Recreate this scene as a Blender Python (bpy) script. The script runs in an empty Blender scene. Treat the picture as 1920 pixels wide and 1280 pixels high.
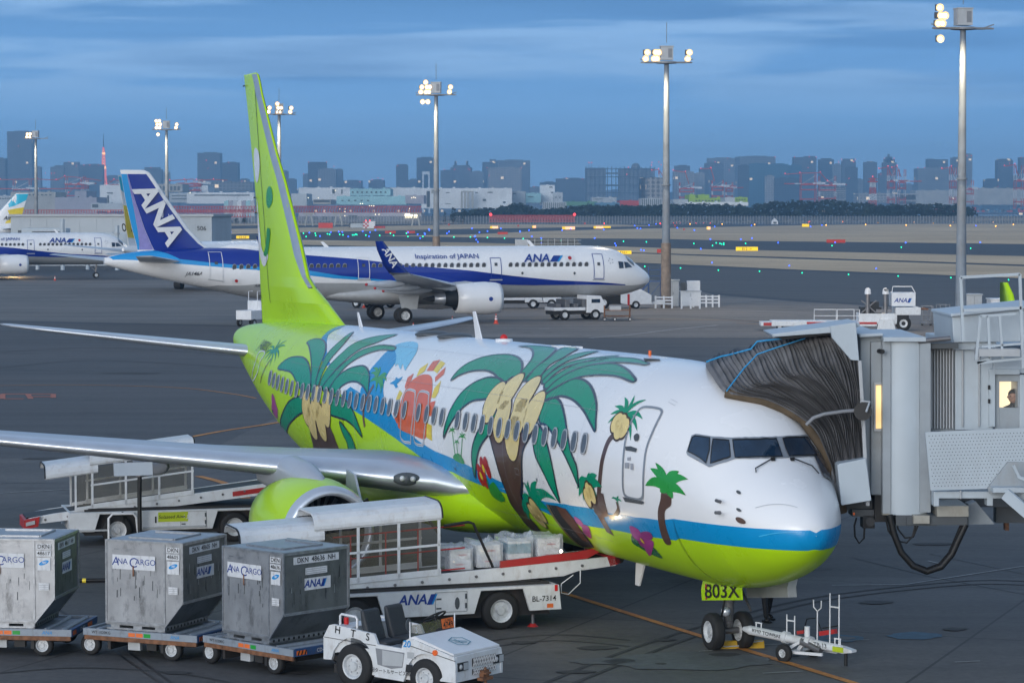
import bpy, bmesh, math, random
from mathutils import Vector, Matrix
R_ = math.radians
V = Vector
SC = bpy.context.scene
random.seed(7)
HAZE_D = 1.8e-4
# ------------------------------------------------------------------ camera, world, sun
F_, HY, CH = 5110.0, 392.0, 8.16
PITCH = math.atan((640 - HY) / F_)
cam_d = bpy.data.cameras.new('camera'); cam = bpy.data.objects.new('camera', cam_d); SC.collection.objects.link(cam)
cam.location = (0, 0, CH); cam.rotation_euler = (math.pi / 2 - PITCH, 0, 0)
cam_d.sensor_width = 36; cam_d.lens = F_ / 1920 * 36; cam_d.clip_start = 1; cam_d.clip_end = 60000
SC.camera = cam
SC.view_settings.view_transform = 'Standard'; SC.view_settings.look = 'None'
SC.view_settings.exposure = 0.5; SC.view_settings.gamma = 1
SC.cycles.max_bounces = 6; SC.cycles.volume_bounces = 0; SC.cycles.transparent_max_bounces = 12
SC.cycles.sample_clamp_indirect = 4
SC.cycles.use_denoising = True
SUN_EL, SUN_AZ = R_(14), R_(205)          # low behind the camera's left shoulder (azimuth from +Y, clockwise)
world = bpy.data.worlds.new('World'); SC.world = world; world.use_nodes = True
nt = world.node_tree; nt.nodes.clear()
def N(t, **k):
    n = nt.nodes.new(t)
    for a, b in k.items(): setattr(n, a, b)
    return n
def Lk(a, b): nt.links.new(a, b)
wo = N('ShaderNodeOutputWorld'); bg1 = N('ShaderNodeBackground'); bg2 = N('ShaderNodeBackground'); mx = N('ShaderNodeMixShader')
sky = N('ShaderNodeTexSky', sky_type='NISHITA', sun_disc=False, sun_elevation=SUN_EL, sun_rotation=SUN_AZ)
sky.air_density = 1.6; sky.dust_density = 2.0; sky.ozone_density = 3.0
hs = N('ShaderNodeHueSaturation'); hs.inputs['Saturation'].default_value = .5
tn = N('ShaderNodeMixRGB', blend_type='MULTIPLY'); tn.inputs[0].default_value = 1; tn.inputs[2].default_value = (.84, .97, 1.19, 1)
Lk(sky.outputs[0], hs.inputs['Color']); Lk(hs.outputs[0], tn.inputs[1]); Lk(tn.outputs[0], bg1.inputs[0]); bg1.inputs[1].default_value = 0.15
tc = N('ShaderNodeTexCoord'); sp = N('ShaderNodeSeparateXYZ'); Lk(tc.outputs['Generated'], sp.inputs[0])
def ramp(src, stops, interp='EASE'):
    r = N('ShaderNodeValToRGB'); cr = r.color_ramp; cr.interpolation = interp
    while len(cr.elements) > 1: cr.elements.remove(cr.elements[-1])
    cr.elements[0].position, cr.elements[0].color = stops[0][0], (*stops[0][1], 1)
    for p, c in stops[1:]:
        e = cr.elements.new(p); e.color = (*c, 1)
    Lk(src, r.inputs[0]); return r
mul = N('ShaderNodeMath', operation='MULTIPLY'); mul.inputs[1].default_value = 9.0; Lk(sp.outputs['Z'], mul.inputs[0])
base = ramp(mul.outputs[0], [(0, (.165, .30, .50)), (.12, (.162, .313, .535)), (.3, (.130, .285, .52)), (.5, (.10, .235, .455)), (.72, (.072, .18, .365)), (1, (.072, .17, .34))])
# long flat bands of dusk cloud
mp = N('ShaderNodeMapping'); mp.inputs['Scale'].default_value = (5.0, 5.0, 62); mp.inputs['Location'].default_value = (3.1, 0, 1.2); Lk(tc.outputs['Generated'], mp.inputs[0])
nz = N('ShaderNodeTexNoise'); nz.inputs['Scale'].default_value = 1.3; nz.inputs['Detail'].default_value = 5; nz.inputs['Roughness'].default_value = .5; nz.inputs['Distortion'].default_value = .35; Lk(mp.outputs[0], nz.inputs['Vector'])
cl = ramp(nz.outputs[0], [(.46, (0, 0, 0)), (.60, (1, 1, 1))])
up = ramp(mul.outputs[0], [(.22, (0, 0, 0)), (.5, (1, 1, 1))])
mm = N('ShaderNodeMath', operation='MULTIPLY'); Lk(cl.outputs[0], mm.inputs[0]); Lk(up.outputs[0], mm.inputs[1])
m2 = N('ShaderNodeMath', operation='MULTIPLY'); Lk(mm.outputs[0], m2.inputs[0]); m2.inputs[1].default_value = .8
mixc = N('ShaderNodeMixRGB'); Lk(m2.outputs[0], mixc.inputs[0]); Lk(base.outputs[0], mixc.inputs[1]); mixc.inputs[2].default_value = (.20, .34, .54, 1)
mp2 = N('ShaderNodeMapping'); mp2.inputs['Scale'].default_value = (3, 3, 45); mp2.inputs['Location'].default_value = (9.1, 2, .3); Lk(tc.outputs['Generated'], mp2.inputs[0])
nz2 = N('ShaderNodeTexNoise'); nz2.inputs['Scale'].default_value = 1.6; nz2.inputs['Detail'].default_value = 4; Lk(mp2.outputs[0], nz2.inputs['Vector'])
cl2 = ramp(nz2.outputs[0], [(.45, (0, 0, 0)), (.65, (1, 1, 1))]); mm2 = N('ShaderNodeMath', operation='MULTIPLY'); Lk(cl2.outputs[0], mm2.inputs[0]); Lk(up.outputs[0], mm2.inputs[1])
m3 = N('ShaderNodeMath', operation='MULTIPLY'); Lk(mm2.outputs[0], m3.inputs[0]); m3.inputs[1].default_value = .5
mixd = N('ShaderNodeMixRGB'); Lk(m3.outputs[0], mixd.inputs[0]); Lk(mixc.outputs[0], mixd.inputs[1]); mixd.inputs[2].default_value = (.055, .14, .30, 1)
Lk(mixd.outputs[0], bg2.inputs[0]); bg2.inputs[1].default_value = 1.34
# the dark band lies low ahead; overhead and behind the sky is still bright
zr = N('ShaderNodeMapRange'); Lk(sp.outputs['Z'], zr.inputs[0]); zr.inputs[1].default_value = .12; zr.inputs[2].default_value = .34
yr = N('ShaderNodeMapRange'); Lk(sp.outputs['Y'], yr.inputs[0]); yr.inputs[1].default_value = .25; yr.inputs[2].default_value = -.25
mxx = N('ShaderNodeMath', operation='MAXIMUM'); Lk(zr.outputs[0], mxx.inputs[0]); Lk(yr.outputs[0], mxx.inputs[1])
Lk(mxx.outputs[0], mx.inputs[0]); Lk(bg2.outputs[0], mx.inputs[1]); Lk(bg1.outputs[0], mx.inputs[2]); Lk(mx.outputs[0], wo.inputs[0])
sun_d = bpy.data.lights.new('sun', 'SUN'); sun_d.energy = 0.30; sun_d.angle = R_(25); sun_d.color = (1, .95, .9)
sun = bpy.data.objects.new('sun', sun_d); SC.collection.objects.link(sun)
sdir = V((math.sin(SUN_AZ) * math.cos(SUN_EL), math.cos(SUN_AZ) * math.cos(SUN_EL), math.sin(SUN_EL)))
sun.rotation_euler = (-sdir).to_track_quat('-Z', 'Y').to_euler()
# ------------------------------------------------------------------ helpers
def interp(x, xs, ys):
    if x <= xs[0]: return ys[0]
    for i in range(1, len(xs)):
        if x <= xs[i]:
            t = (x - xs[i - 1]) / (xs[i] - xs[i - 1]); return ys[i - 1] + (ys[i] - ys[i - 1]) * t
    return ys[-1]
GY, GZ = [0, 57, 95, 221, 300], [.64, 0, -.43, -.635, -.75]
def G(y): return interp(y, GY, GZ)      # the apron falls away from the terminal for drainage
CP, SP = math.cos(PITCH), math.sin(PITCH)
def ray(px, py):
    x = (px - 960) / F_; v = -(py - 640) / F_
    return V((x, CP + v * SP, -SP + v * CP))
def at(px, py, Y):
    d = ray(px, py); return V((0, 0, CH)) + d * (Y / d.y)
def gp(px, py, z=0):
    d = ray(px, py); Y = 50
    for _ in range(60): Y = (G(Y) + z - CH) / d.z * d.y
    p = V((0, 0, CH)) + d * (Y / d.y); return p
MATS = {}
def mat(name, col=(.8, .8, .8), rough=.5, metal=0., nz=.06, sc=3., bump=0., emit=None, es=1., coat=0., alpha=1., dirt=None, dsc=2.5, damt=.35, trans=0., grid=None):
    m = bpy.data.materials.new(name); m.use_nodes = True; t = m.node_tree; b = t.nodes['Principled BSDF']
    b.inputs['Roughness'].default_value = rough; b.inputs['Metallic'].default_value = metal
    b.inputs['Coat Weight'].default_value = coat; b.inputs['Coat Roughness'].default_value = .06
    b.inputs['Alpha'].default_value = alpha; b.inputs['Transmission Weight'].default_value = trans
    co = t.nodes.new('ShaderNodeTexCoord'); n = t.nodes.new('ShaderNodeTexNoise'); n.inputs['Scale'].default_value = sc; n.inputs['Detail'].default_value = 6
    t.links.new(co.outputs['Object'], n.inputs['Vector'])
    mr = t.nodes.new('ShaderNodeMapRange'); mr.inputs[1].default_value = .3; mr.inputs[2].default_value = .7; mr.inputs[3].default_value = 1 - nz * 1.6; mr.inputs[4].default_value = 1 + nz
    t.links.new(n.outputs[0], mr.inputs[0])
    vm = t.nodes.new('ShaderNodeVectorMath'); vm.operation = 'SCALE'; vm.inputs[0].default_value = col; t.links.new(mr.outputs[0], vm.inputs['Scale'])
    out = vm.outputs[0]
    if dirt:
        n2 = t.nodes.new('ShaderNodeTexNoise'); n2.inputs['Scale'].default_value = dsc; n2.inputs['Detail'].default_value = 8; n2.inputs['Roughness'].default_value = .7
        mp_ = t.nodes.new('ShaderNodeMapping'); mp_.inputs['Scale'].default_value = (1, 1, .45); t.links.new(co.outputs['Object'], mp_.inputs[0]); t.links.new(mp_.outputs[0], n2.inputs['Vector'])
        m2_ = t.nodes.new('ShaderNodeMapRange'); m2_.inputs[1].default_value = .52; m2_.inputs[2].default_value = .72; m2_.inputs[4].default_value = damt; t.links.new(n2.outputs[0], m2_.inputs[0])
        mi = t.nodes.new('ShaderNodeMixRGB'); mi.inputs[2].default_value = (*dirt, 1); t.links.new(m2_.outputs[0], mi.inputs[0]); t.links.new(out, mi.inputs[1]); out = mi.outputs[0]
    t.links.new(out, b.inputs['Base Color'])
    r2 = t.nodes.new('ShaderNodeMapRange'); r2.inputs[3].default_value = max(rough - .08, .02); r2.inputs[4].default_value = min(rough + .1, 1); t.links.new(n.outputs[0], r2.inputs[0]); t.links.new(r2.outputs[0], b.inputs['Roughness'])
    if bump:
        n3 = t.nodes.new('ShaderNodeTexNoise'); n3.inputs['Scale'].default_value = sc * 4; n3.inputs['Detail'].default_value = 5; t.links.new(co.outputs['Object'], n3.inputs['Vector'])
        bp = t.nodes.new('ShaderNodeBump'); bp.inputs['Strength'].default_value = bump; bp.inputs['Distance'].default_value = .03; t.links.new(n3.outputs[0], bp.inputs['Height']); t.links.new(bp.outputs[0], b.inputs['Normal'])
    if emit: b.inputs['Emission Color'].default_value = (*emit, 1); b.inputs['Emission Strength'].default_value = es
    MATS[name] = m; return m
def tag(o, label=None, cat=None, group=None, kind=None):
    if label: o['label'] = label
    if cat: o['category'] = cat
    if group: o['group'] = group
    if kind: o['kind'] = kind
    return o
def empty(name, loc=(0, 0, 0), rz=0., label=None, cat=None, group=None, M=None):
    o = bpy.data.objects.new(name, None); SC.collection.objects.link(o); o.empty_display_size = .3
    if M is not None: o.matrix_world = M
    else: o.location = loc; o.rotation_euler = (0, 0, rz)
    return tag(o, label, cat, group)
TXT = {}
def textgeo(s, shear=0., bold=0.):
    k = (s, shear, bold)
    if k not in TXT:
        cu = bpy.data.curves.new('t', 'FONT'); cu.body = s; cu.align_x = 'CENTER'; cu.align_y = 'CENTER'; cu.shear = shear; cu.offset = bold; cu.resolution_u = 3
        ob = bpy.data.objects.new('t', cu); SC.collection.objects.link(ob); me = ob.to_mesh()
        TXT[k] = ([v.co.copy() for v in me.vertices], [tuple(p.vertices) for p in me.polygons])
        ob.to_mesh_clear(); bpy.data.objects.remove(ob); bpy.data.curves.remove(cu)
    return TXT[k]
class MB:
    def __init__(s, m='white'): s.v = []; s.f = []; s.mi = []; s.sm = []; s.mats = []; s.M = Matrix(); s.use(m)
    def use(s, m):
        if m not in s.mats: s.mats.append(m)
        s.c = s.mats.index(m); return s
    def add(s, vs, fs, smooth=False):
        b = len(s.v); s.v += [s.M @ V(p) for p in vs]
        for f in fs: s.f.append(tuple(b + i for i in f)); s.mi.append(s.c); s.sm.append(smooth)
        return s
    def box(s, x0, x1, y0, y1, z0, z1):
        return s.add([(x0, y0, z0), (x1, y0, z0), (x1, y1, z0), (x0, y1, z0), (x0, y0, z1), (x1, y0, z1), (x1, y1, z1), (x0, y1, z1)], [(3, 2, 1, 0), (4, 5, 6, 7), (0, 1, 5, 4), (1, 2, 6, 5), (2, 3, 7, 6), (3, 0, 4, 7)])
    def prism(s, pts, ax, a, b):
        n = len(pts)
        def P(p, t): return (t, p[0], p[1]) if ax == 'x' else ((p[0], t, p[1]) if ax == 'y' else (p[0], p[1], t))
        return s.add([P(p, a) for p in pts] + [P(p, b) for p in pts], [tuple(range(n))[::-1], tuple(range(n, 2 * n))] + [(i, (i + 1) % n, n + (i + 1) % n, n + i) for i in range(n)])
    def beam(s, p, q, w=.05, h=None, up=(0, 0, 1)):
        p, q = V(p), V(q); d = (q - p).normalized(); u = V(up)
        if abs(d.dot(u)) > .98: u = V((1, 0, 0))
        a = d.cross(u).normalized() * w / 2; b = a.cross(d).normalized() * (h or w) / 2
        return s.add([p - a - b, p + a - b, p + a + b, p - a + b, q - a - b, q + a - b, q + a + b, q - a + b], [(3, 2, 1, 0), (4, 5, 6, 7), (0, 1, 5, 4), (1, 2, 6, 5), (2, 3, 7, 6), (3, 0, 4, 7)])
    def tube(s, pts, r, n=6, r2=None, cap=True):
        pts = [V(p) for p in pts]; m = len(pts); vs = []; pa = None
        for i, p in enumerate(pts):
            d = (pts[min(i + 1, m - 1)] - pts[max(i - 1, 0)]).normalized()
            if pa is None:
                pa = d.cross(V((0, 0, 1)))
                if pa.length < .1: pa = d.cross(V((1, 0, 0)))
            a = (pa - d * pa.dot(d)).normalized(); pa = a; b = d.cross(a)
            rr = r if r2 is None else r + (r2 - r) * i / (m - 1)
            for k in range(n):
                t = 2 * math.pi * k / n; vs.append(p + (a * math.cos(t) + b * math.sin(t)) * rr)
        fs = [(i * n + k, i * n + (k + 1) % n, (i + 1) * n + (k + 1) % n, (i + 1) * n + k) for i in range(m - 1) for k in range(n)]
        s.add(vs, fs, True)
        if cap: s.add(vs[:n], [tuple(range(n))[::-1]]); s.add(vs[-n:], [tuple(range(n))])
        return s
    def cyl(s, p, q, r, r2=None, n=14, cap=True): return s.tube([p, q], r, n, r if r2 is None else r2, cap)
    def lathe(s, prof, c=(0, 0, 0), ax='y', n=24, smooth=True):
        c = V(c); A = {'x': (V((1, 0, 0)), V((0, 1, 0)), V((0, 0, 1))), 'y': (V((0, 1, 0)), V((0, 0, 1)), V((1, 0, 0))), 'z': (V((0, 0, 1)), V((1, 0, 0)), V((0, 1, 0)))}[ax]
        vs = []
        for a, r in prof:
            for k in range(n):
                t = 2 * math.pi * k / n; vs.append(c + A[0] * a + (A[1] * math.cos(t) + A[2] * math.sin(t)) * r)
        m = len(prof)
        return s.add(vs, [(i * n + k, i * n + (k + 1) % n, (i + 1) * n + (k + 1) % n, (i + 1) * n + k) for i in range(m - 1) for k in range(n)], smooth)
    def sph(s, c, r, n=10, m=6, sz=1.):
        vs = []; c = V(c)
        for i in range(m + 1):
            a = math.pi * i / m
            for k in range(n): t = 2 * math.pi * k / n; vs.append(c + V((math.sin(a) * math.cos(t), math.sin(a) * math.sin(t), math.cos(a) * sz)) * r)
        return s.add(vs, [(i * n + k, i * n + (k + 1) % n, (i + 1) * n + (k + 1) % n, (i + 1) * n + k) for i in range(m) for k in range(n)], True)
    def text(s, t, size, M, shear=0., bold=0.):
        vs, fs = textgeo(t, shear, bold); o = s.M; s.M = o @ M; s.add([v * size for v in vs], fs); s.M = o; return s
    def quad(s, a, b, c, d): return s.add([a, b, c, d], [(0, 1, 2, 3)])
    def build(s, name, parent=None, label=None, bevel=0., recalc=True):
        me = bpy.data.meshes.new(name); me.from_pydata([tuple(v) for v in s.v], [], s.f)
        for m in s.mats: me.materials.append(MATS[m])
        me.polygons.foreach_set('material_index', s.mi); me.polygons.foreach_set('use_smooth', s.sm); me.update()
        if recalc:
            bm = bmesh.new(); bm.from_mesh(me); bmesh.ops.recalc_face_normals(bm, faces=bm.faces); bm.to_mesh(me); bm.free()
        o = bpy.data.objects.new(name, me); SC.collection.objects.link(o)
        if parent is not None: o.parent = parent
        if label: o['label'] = label
        if bevel:
            b = o.modifiers.new('bevel', 'BEVEL'); b.width = bevel; b.segments = 2; b.limit_method = 'ANGLE'; b.angle_limit = R_(40); b.use_clamp_overlap = True; b.harden_normals = False
        return o
def FM(o, x, z):      # frame for a text: origin, x direction (reading), z direction (up of the letters)
    x = V(x).normalized(); z = V(z).normalized(); n = x.cross(z).normalized(); z = n.cross(x)
    return Matrix(((x.x, z.x, n.x, o[0]), (x.y, z.y, n.y, o[1]), (x.z, z.z, n.z, o[2]), (0, 0, 0, 1)))
def dup(o, parent=None, loc=None, rz=None, label=None, M=None, group=None):
    c = o.copy(); SC.collection.objects.link(c)
    if parent is not None: c.parent = parent
    if loc is not None: c.location = loc
    if rz is not None: c.rotation_euler = (0, 0, rz)
    if M is not None: c.matrix_world = M
    if label: c['label'] = label
    if group: c['group'] = group
    for ch in KIDS.get(o.name, []) if False else [k for k in o.children]: dup(ch, c)
    return c
def cube_prism_pts(x0, x1, z0, z1): return [(x0, z0), (x1, z0), (x1, z1), (x0, z1)]
# ------------------------------------------------------------------ materials
W8 = (.72, .73, .75)
mat('white', W8, .35, nz=.04, dirt=(.45, .44, .42), damt=.15); mat('whitev', (.66, .68, .70), .4, nz=.05, sc=4, dirt=(.30, .22, .16), dsc=5, damt=.4)
mat('acwhite', (.82, .82, .83), .25, coat=.3, nz=.015, sc=.6); mat('green', (.46, .74, .010), .28, coat=.2, nz=.03, sc=.5)
mat('blue', (.004, .27, .58), .28, coat=.2, nz=.03); mat('lblue', (.19, .55, .78), .28, coat=.2, nz=.02); mat('lblue2', (.05, .45, .75), .3)
mat('pgreen', (.0, .27, .145), .28, coat=.2, nz=.03); mat('mgreen', (.02, .30, .045), .28, coat=.2, nz=.05); mat('dgreen', (.02, .16, .06), .25, coat=.4); mat('dgreen2', (.02, .03, .005), .6)
mat('navyline', (.008, .018, .045), .3, coat=.3); mat('brown', (.095, .047, .034), .3, coat=.4, nz=.08); mat('brown2', (.16, .08, .055), .3, coat=.3); mat('brown3', (.10, .03, .01), .5)
mat('coco', (.80, .62, .24), .25, coat=.4); mat('cocoline', (.06, .03, .015), .3); mat('yellow', (.80, .60, .03), .3, coat=.3); mat('orange', (.72, .12, .03), .3, coat=.3)
mat('mag', (.42, .05, .28), .3, coat=.3); mat('mag2', (.30, .03, .20), .3, coat=.3); mat('red', (.45, .01, .015), .3, coat=.3); mat('gray', (.30, .33, .37), .35, metal=.3); mat('dgray', (.07, .08, .09), .5)
mat('mark', (.35, .36, .40), .5); mat('line', (.45, .47, .5), .4); mat('gold', (.30, .21, .08), .35, metal=.5, bump=.4, sc=12); mat('cargo', (.014, .014, .014), .8)
mat('glass', (.012, .03, .06), .06, nz=.3, sc=2, coat=1.); mat('winpane', (.10, .105, .115), .2, nz=.1); mat('winframe', (.34, .36, .39), .4)
mat('alu', (.60, .64, .70), .34, metal=.55, nz=.05, sc=2); mat('silver', (.50, .53, .58), .33, metal=.7, nz=.04); mat('wingray', (.45, .48, .53), .35, metal=.25, nz=.04)
mat('dark', (.018, .02, .024), .6); mat('black', (.008, .008, .009), .55); mat('rubber', (.016, .016, .017), .75, nz=.15, sc=8); mat('rim', (.58, .60, .62), .45, metal=.1, nz=.1, dirt=(.12, .10, .09), dsc=9, damt=.6)
mat('grey', (.22, .23, .25), .5); mat('lgrey', (.42, .44, .46), .5, nz=.05, dirt=(.25, .24, .22), damt=.3); mat('steel', (.20, .20, .21), .45, metal=.6, dirt=(.16, .07, .03), dsc=6, damt=.5)
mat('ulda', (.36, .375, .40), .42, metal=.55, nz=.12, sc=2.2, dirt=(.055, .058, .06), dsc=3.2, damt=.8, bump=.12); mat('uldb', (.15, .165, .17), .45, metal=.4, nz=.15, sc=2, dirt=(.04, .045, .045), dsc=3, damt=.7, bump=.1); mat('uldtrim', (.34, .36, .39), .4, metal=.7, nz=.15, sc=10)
mat('paper', (.62, .64, .67), .5, nz=.05, sc=6, dirt=(.22, .22, .24), dsc=9, damt=.7); mat('anablue', (.01, .045, .26), .4); mat('anasky', (.0, .25, .62), .4); mat('ink', (.01, .01, .012), .5)
mat('anadark', (.006, .03, .27), .22, coat=.5, nz=.03, sc=.4); mat('analight', (.02, .30, .66), .22, coat=.5, nz=.02); mat('analav', (.26, .24, .52), .3); mat('cyan', (.02, .48, .68), .3); mat('bellygrey', (.40, .41, .42), .3, nz=.04)
mat('rust', (.20, .09, .045), .75, nz=.3, sc=9, bump=.2); mat('dollyblue', (.03, .08, .20), .55, dirt=(.14, .07, .04), dsc=7, damt=.6); mat('dollygrey', (.25, .29, .34), .5, dirt=(.10, .07, .05), dsc=6, damt=.6); mat('und', (.025, .024, .024), .7, dirt=(.07, .04, .03), damt=.5)
mat('vred', (.42, .025, .025), .45, dirt=(.2, .08, .06), damt=.3); mat('vorange', (.75, .16, .03), .5); mat('lime', (.45, .55, .02), .45); mat('seat', (.03, .034, .04), .6, bump=.3, sc=10); mat('window', (.17, .15, .105), .12, nz=.15, coat=.4, alpha=.34)
mat('teal', (.02, .20, .28), .5); mat('box', (.74, .75, .74), .5); mat('amber', (.60, .10, .02), .3, emit=(1, .2, .03), es=.12); mat('redl', (.55, .01, .02), .3, emit=(1, .05, .06), es=2.2); mat('redl2', (.4, .01, .01), .4, emit=(1, .03, .03), es=.08)
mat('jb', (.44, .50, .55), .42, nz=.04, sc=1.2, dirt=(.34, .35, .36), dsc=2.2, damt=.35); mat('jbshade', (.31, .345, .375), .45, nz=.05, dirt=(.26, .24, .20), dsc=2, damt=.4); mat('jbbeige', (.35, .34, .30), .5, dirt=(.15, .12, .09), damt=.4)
mat('canvas', (.165, .165, .175), .95, nz=.2, sc=3, bump=.3, dirt=(.10, .097, .097), dsc=3, damt=.5); mat('canvas2', (.11, .08, .05), .9, nz=.2); mat('rope', (.02, .30, .62), .5)
mat('warm', (.9, .7, .4), .5, nz=.12, sc=2, emit=(1., .62, .22), es=.55); mat('warm2', (.9, .8, .6), .5, nz=.05, emit=(1., .80, .50), es=.85)
mat('suit', (.012, .013, .018), .7); mat('skin', (.45, .25, .17), .5); mat('hair', (.012, .01, .01), .6); mat('shoe', (.008, .008, .009), .35)
mat('coney', (.62, .05, .02), .45, nz=.05); mat('chock', (.55, .33, .02), .55, dirt=(.12, .08, .03), damt=.5); mat('polem', (.20, .235, .28), .6, metal=0., nz=.12, sc=1.2, dirt=(.20, .16, .13), dsc=.9, damt=.5)
mat('polerust', (.25, .19, .15), .6, nz=.2, sc=2); mat('lampon', (1, .9, .7), .4, emit=(1, .80, .48), es=14.); mat('lamphalo', (.10, .09, .08), .6, emit=(1, .60, .28), es=.55); mat('glow', (1, .9, .7), .4, emit=(1, .85, .5), es=2.5)
mat('sigy', (.75, .50, .01), .5, emit=(1, .62, .01), es=.55); mat('sigr', (.40, .03, .02), .5, emit=(.8, .05, .02), es=.12); mat('sigo', (.8, .4, .25), .5, emit=(1, .45, .2), es=1.1)
mat('lb', (.0, .1, 1), .4, emit=(.03, .10, 1), es=3.5); mat('lg', (.0, 1, .5), .4, emit=(.0, .9, .42), es=1.8); mat('lr', (1, 0, 0), .4, emit=(1, .02, .03), es=7.); mat('lo', (1, .5, 0), .4, emit=(1, .38, .05), es=5.)
mat('wrap', (.80, .84, .88), .15, nz=.1, sc=6, bump=.5, coat=.4, alpha=.34); mat('carton', (.66, .67, .70), .6, nz=.1)
for g_ in ('green', 'blue', 'pgreen', 'lblue'):
    b_ = MATS[g_].node_tree.nodes['Principled BSDF']; b_.inputs['Specular IOR Level'].default_value = .3; b_.inputs['Coat Weight'].default_value = .1
mat('blueflag', (.02, .10, .25), .5)

# ------------------------------------------------------------------ ground
def ground_mat(name, c1, c2, sc=.05, rough=.75, joints=True, tracks=True, fine=.25, jcol=.5):
    m = bpy.data.materials.new(name); m.use_nodes = True; t = m.node_tree; b = t.nodes['Principled BSDF']
    n = t.nodes.new; l = t.links.new
    g = n('ShaderNodeNewGeometry')
    def noise(scale, det, vec=None, rough_=.6):
        x = n('ShaderNodeTexNoise'); x.inputs['Scale'].default_value = scale; x.inputs['Detail'].default_value = det; x.inputs['Roughness'].default_value = rough_
        l(vec or g.outputs['Position'], x.inputs['Vector']); return x
    a = noise(sc, 8, rough_=.65); mr = n('ShaderNodeMapRange'); mr.inputs[1].default_value = .36; mr.inputs[2].default_value = .64; l(a.outputs[0], mr.inputs[0])
    mix = n('ShaderNodeMixRGB'); mix.inputs[1].default_value = (*c1, 1); mix.inputs[2].default_value = (*c2, 1); l(mr.outputs[0], mix.inputs[0]); out = mix.outputs[0]
    f = noise(6, 6, rough_=.75); fr = n('ShaderNodeMapRange'); fr.inputs[1].default_value = .3; fr.inputs[2].default_value = .7; fr.inputs[3].default_value = 1 - fine; fr.inputs[4].default_value = 1 + fine; l(f.outputs[0], fr.inputs[0])
    s = n('ShaderNodeVectorMath'); s.operation = 'SCALE'; l(out, s.inputs[0]); l(fr.outputs[0], s.inputs['Scale']); out = s.outputs[0]
    if tracks:      # tyre and oil smears drawn out along the taxi direction
        mp_ = n('ShaderNodeMapping'); mp_.inputs['Scale'].default_value = (.05, .9, 1); mp_.inputs['Rotation'].default_value = (0, 0, .12); l(g.outputs['Position'], mp_.inputs[0])
        k = noise(.5, 7, mp_.outputs[0]); kr = n('ShaderNodeMapRange'); kr.inputs[1].default_value = .42; kr.inputs[2].default_value = .68; kr.inputs[3].default_value = 1.12; kr.inputs[4].default_value = .72; l(k.outputs[0], kr.inputs[0])
        s2 = n('ShaderNodeVectorMath'); s2.operation = 'SCALE'; l(out, s2.inputs[0]); l(kr.outputs[0], s2.inputs['Scale']); out = s2.outputs[0]
        k3 = noise(.35, 5); kr3 = n('ShaderNodeMapRange'); kr3.inputs[1].default_value = .6; kr3.inputs[2].default_value = .72; kr3.inputs[3].default_value = 1; kr3.inputs[4].default_value = .6; l(k3.outputs[0], kr3.inputs[0])
        s3 = n('ShaderNodeVectorMath'); s3.operation = 'SCALE'; l(out, s3.inputs[0]); l(kr3.outputs[0], s3.inputs['Scale']); out = s3.outputs[0]
    if joints:
        mp3 = n('ShaderNodeMapping'); mp3.inputs['Rotation'].default_value = (0, 0, R_(20.6)); mp3.inputs['Location'].default_value = (2.4, 1.5, 0); l(g.outputs['Position'], mp3.inputs[0])
        br = n('ShaderNodeTexBrick'); br.offset = 0; br.inputs['Scale'].default_value = 1; br.inputs['Brick Width'].default_value = 7.5; br.inputs['Row Height'].default_value = 7.5; br.inputs['Mortar Size'].default_value = .035; br.inputs['Mortar Smooth'].default_value = .3
        br.inputs[1].default_value = (1, 1, 1, 1); br.inputs[2].default_value = (.84, .85, .86, 1); br.inputs[3].default_value = (jcol, jcol, jcol, 1); l(mp3.outputs[0], br.inputs[0])
        mm_ = n('ShaderNodeMixRGB'); mm_.blend_type = 'MULTIPLY'; mm_.inputs[0].default_value = 1; l(out, mm_.inputs[1]); l(br.outputs[0], mm_.inputs[2]); out = mm_.outputs[0]
    l(out, b.inputs['Base Color']); b.inputs['Roughness'].default_value = rough
    rr = n('ShaderNodeMapRange'); rr.inputs[3].default_value = rough - .15; rr.inputs[4].default_value = rough + .12; l(a.outputs[0], rr.inputs[0]); l(rr.outputs[0], b.inputs['Roughness'])
    bp = n('ShaderNodeBump'); bp.inputs['Strength'].default_value = .25; bp.inputs['Distance'].default_value = .01; l(f.outputs[0], bp.inputs['Height']); l(bp.outputs[0], b.inputs['Normal'])
    MATS[name] = m
ground_mat('apron', (.062, .060, .059), (.128, .120, .112), .06, jcol=.4)
ground_mat('asphalt', (.052, .052, .053), (.082, .078, .077), .03, joints=False)
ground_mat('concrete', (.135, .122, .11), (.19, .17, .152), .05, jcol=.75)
ground_mat('taxi', (.028, .035, .045), (.04, .047, .058), .02, joints=False)
ground_mat('grass', (.47, .335, .20), (.66, .485, .30), .012, .9, joints=False, tracks=True, fine=.3)
ground_mat('worn', (.085, .088, .092), (.12, .125, .13), .4, joints=False, tracks=False)
ground_mat('orangeline', (.42, .15, .025), (.58, .24, .05), .8, joints=False, tracks=False, fine=.35)
ground_mat('whiteline', (.26, .26, .26), (.40, .39, .37), .6, joints=False, tracks=False, fine=.35)
ground_mat('redpaint', (.38, .11, .07), (.50, .17, .11), .6, joints=False, tracks=False)
ground_mat('bluepaint', (.02, .07, .12), (.05, .12, .18), .9, joints=False, tracks=False)
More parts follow.
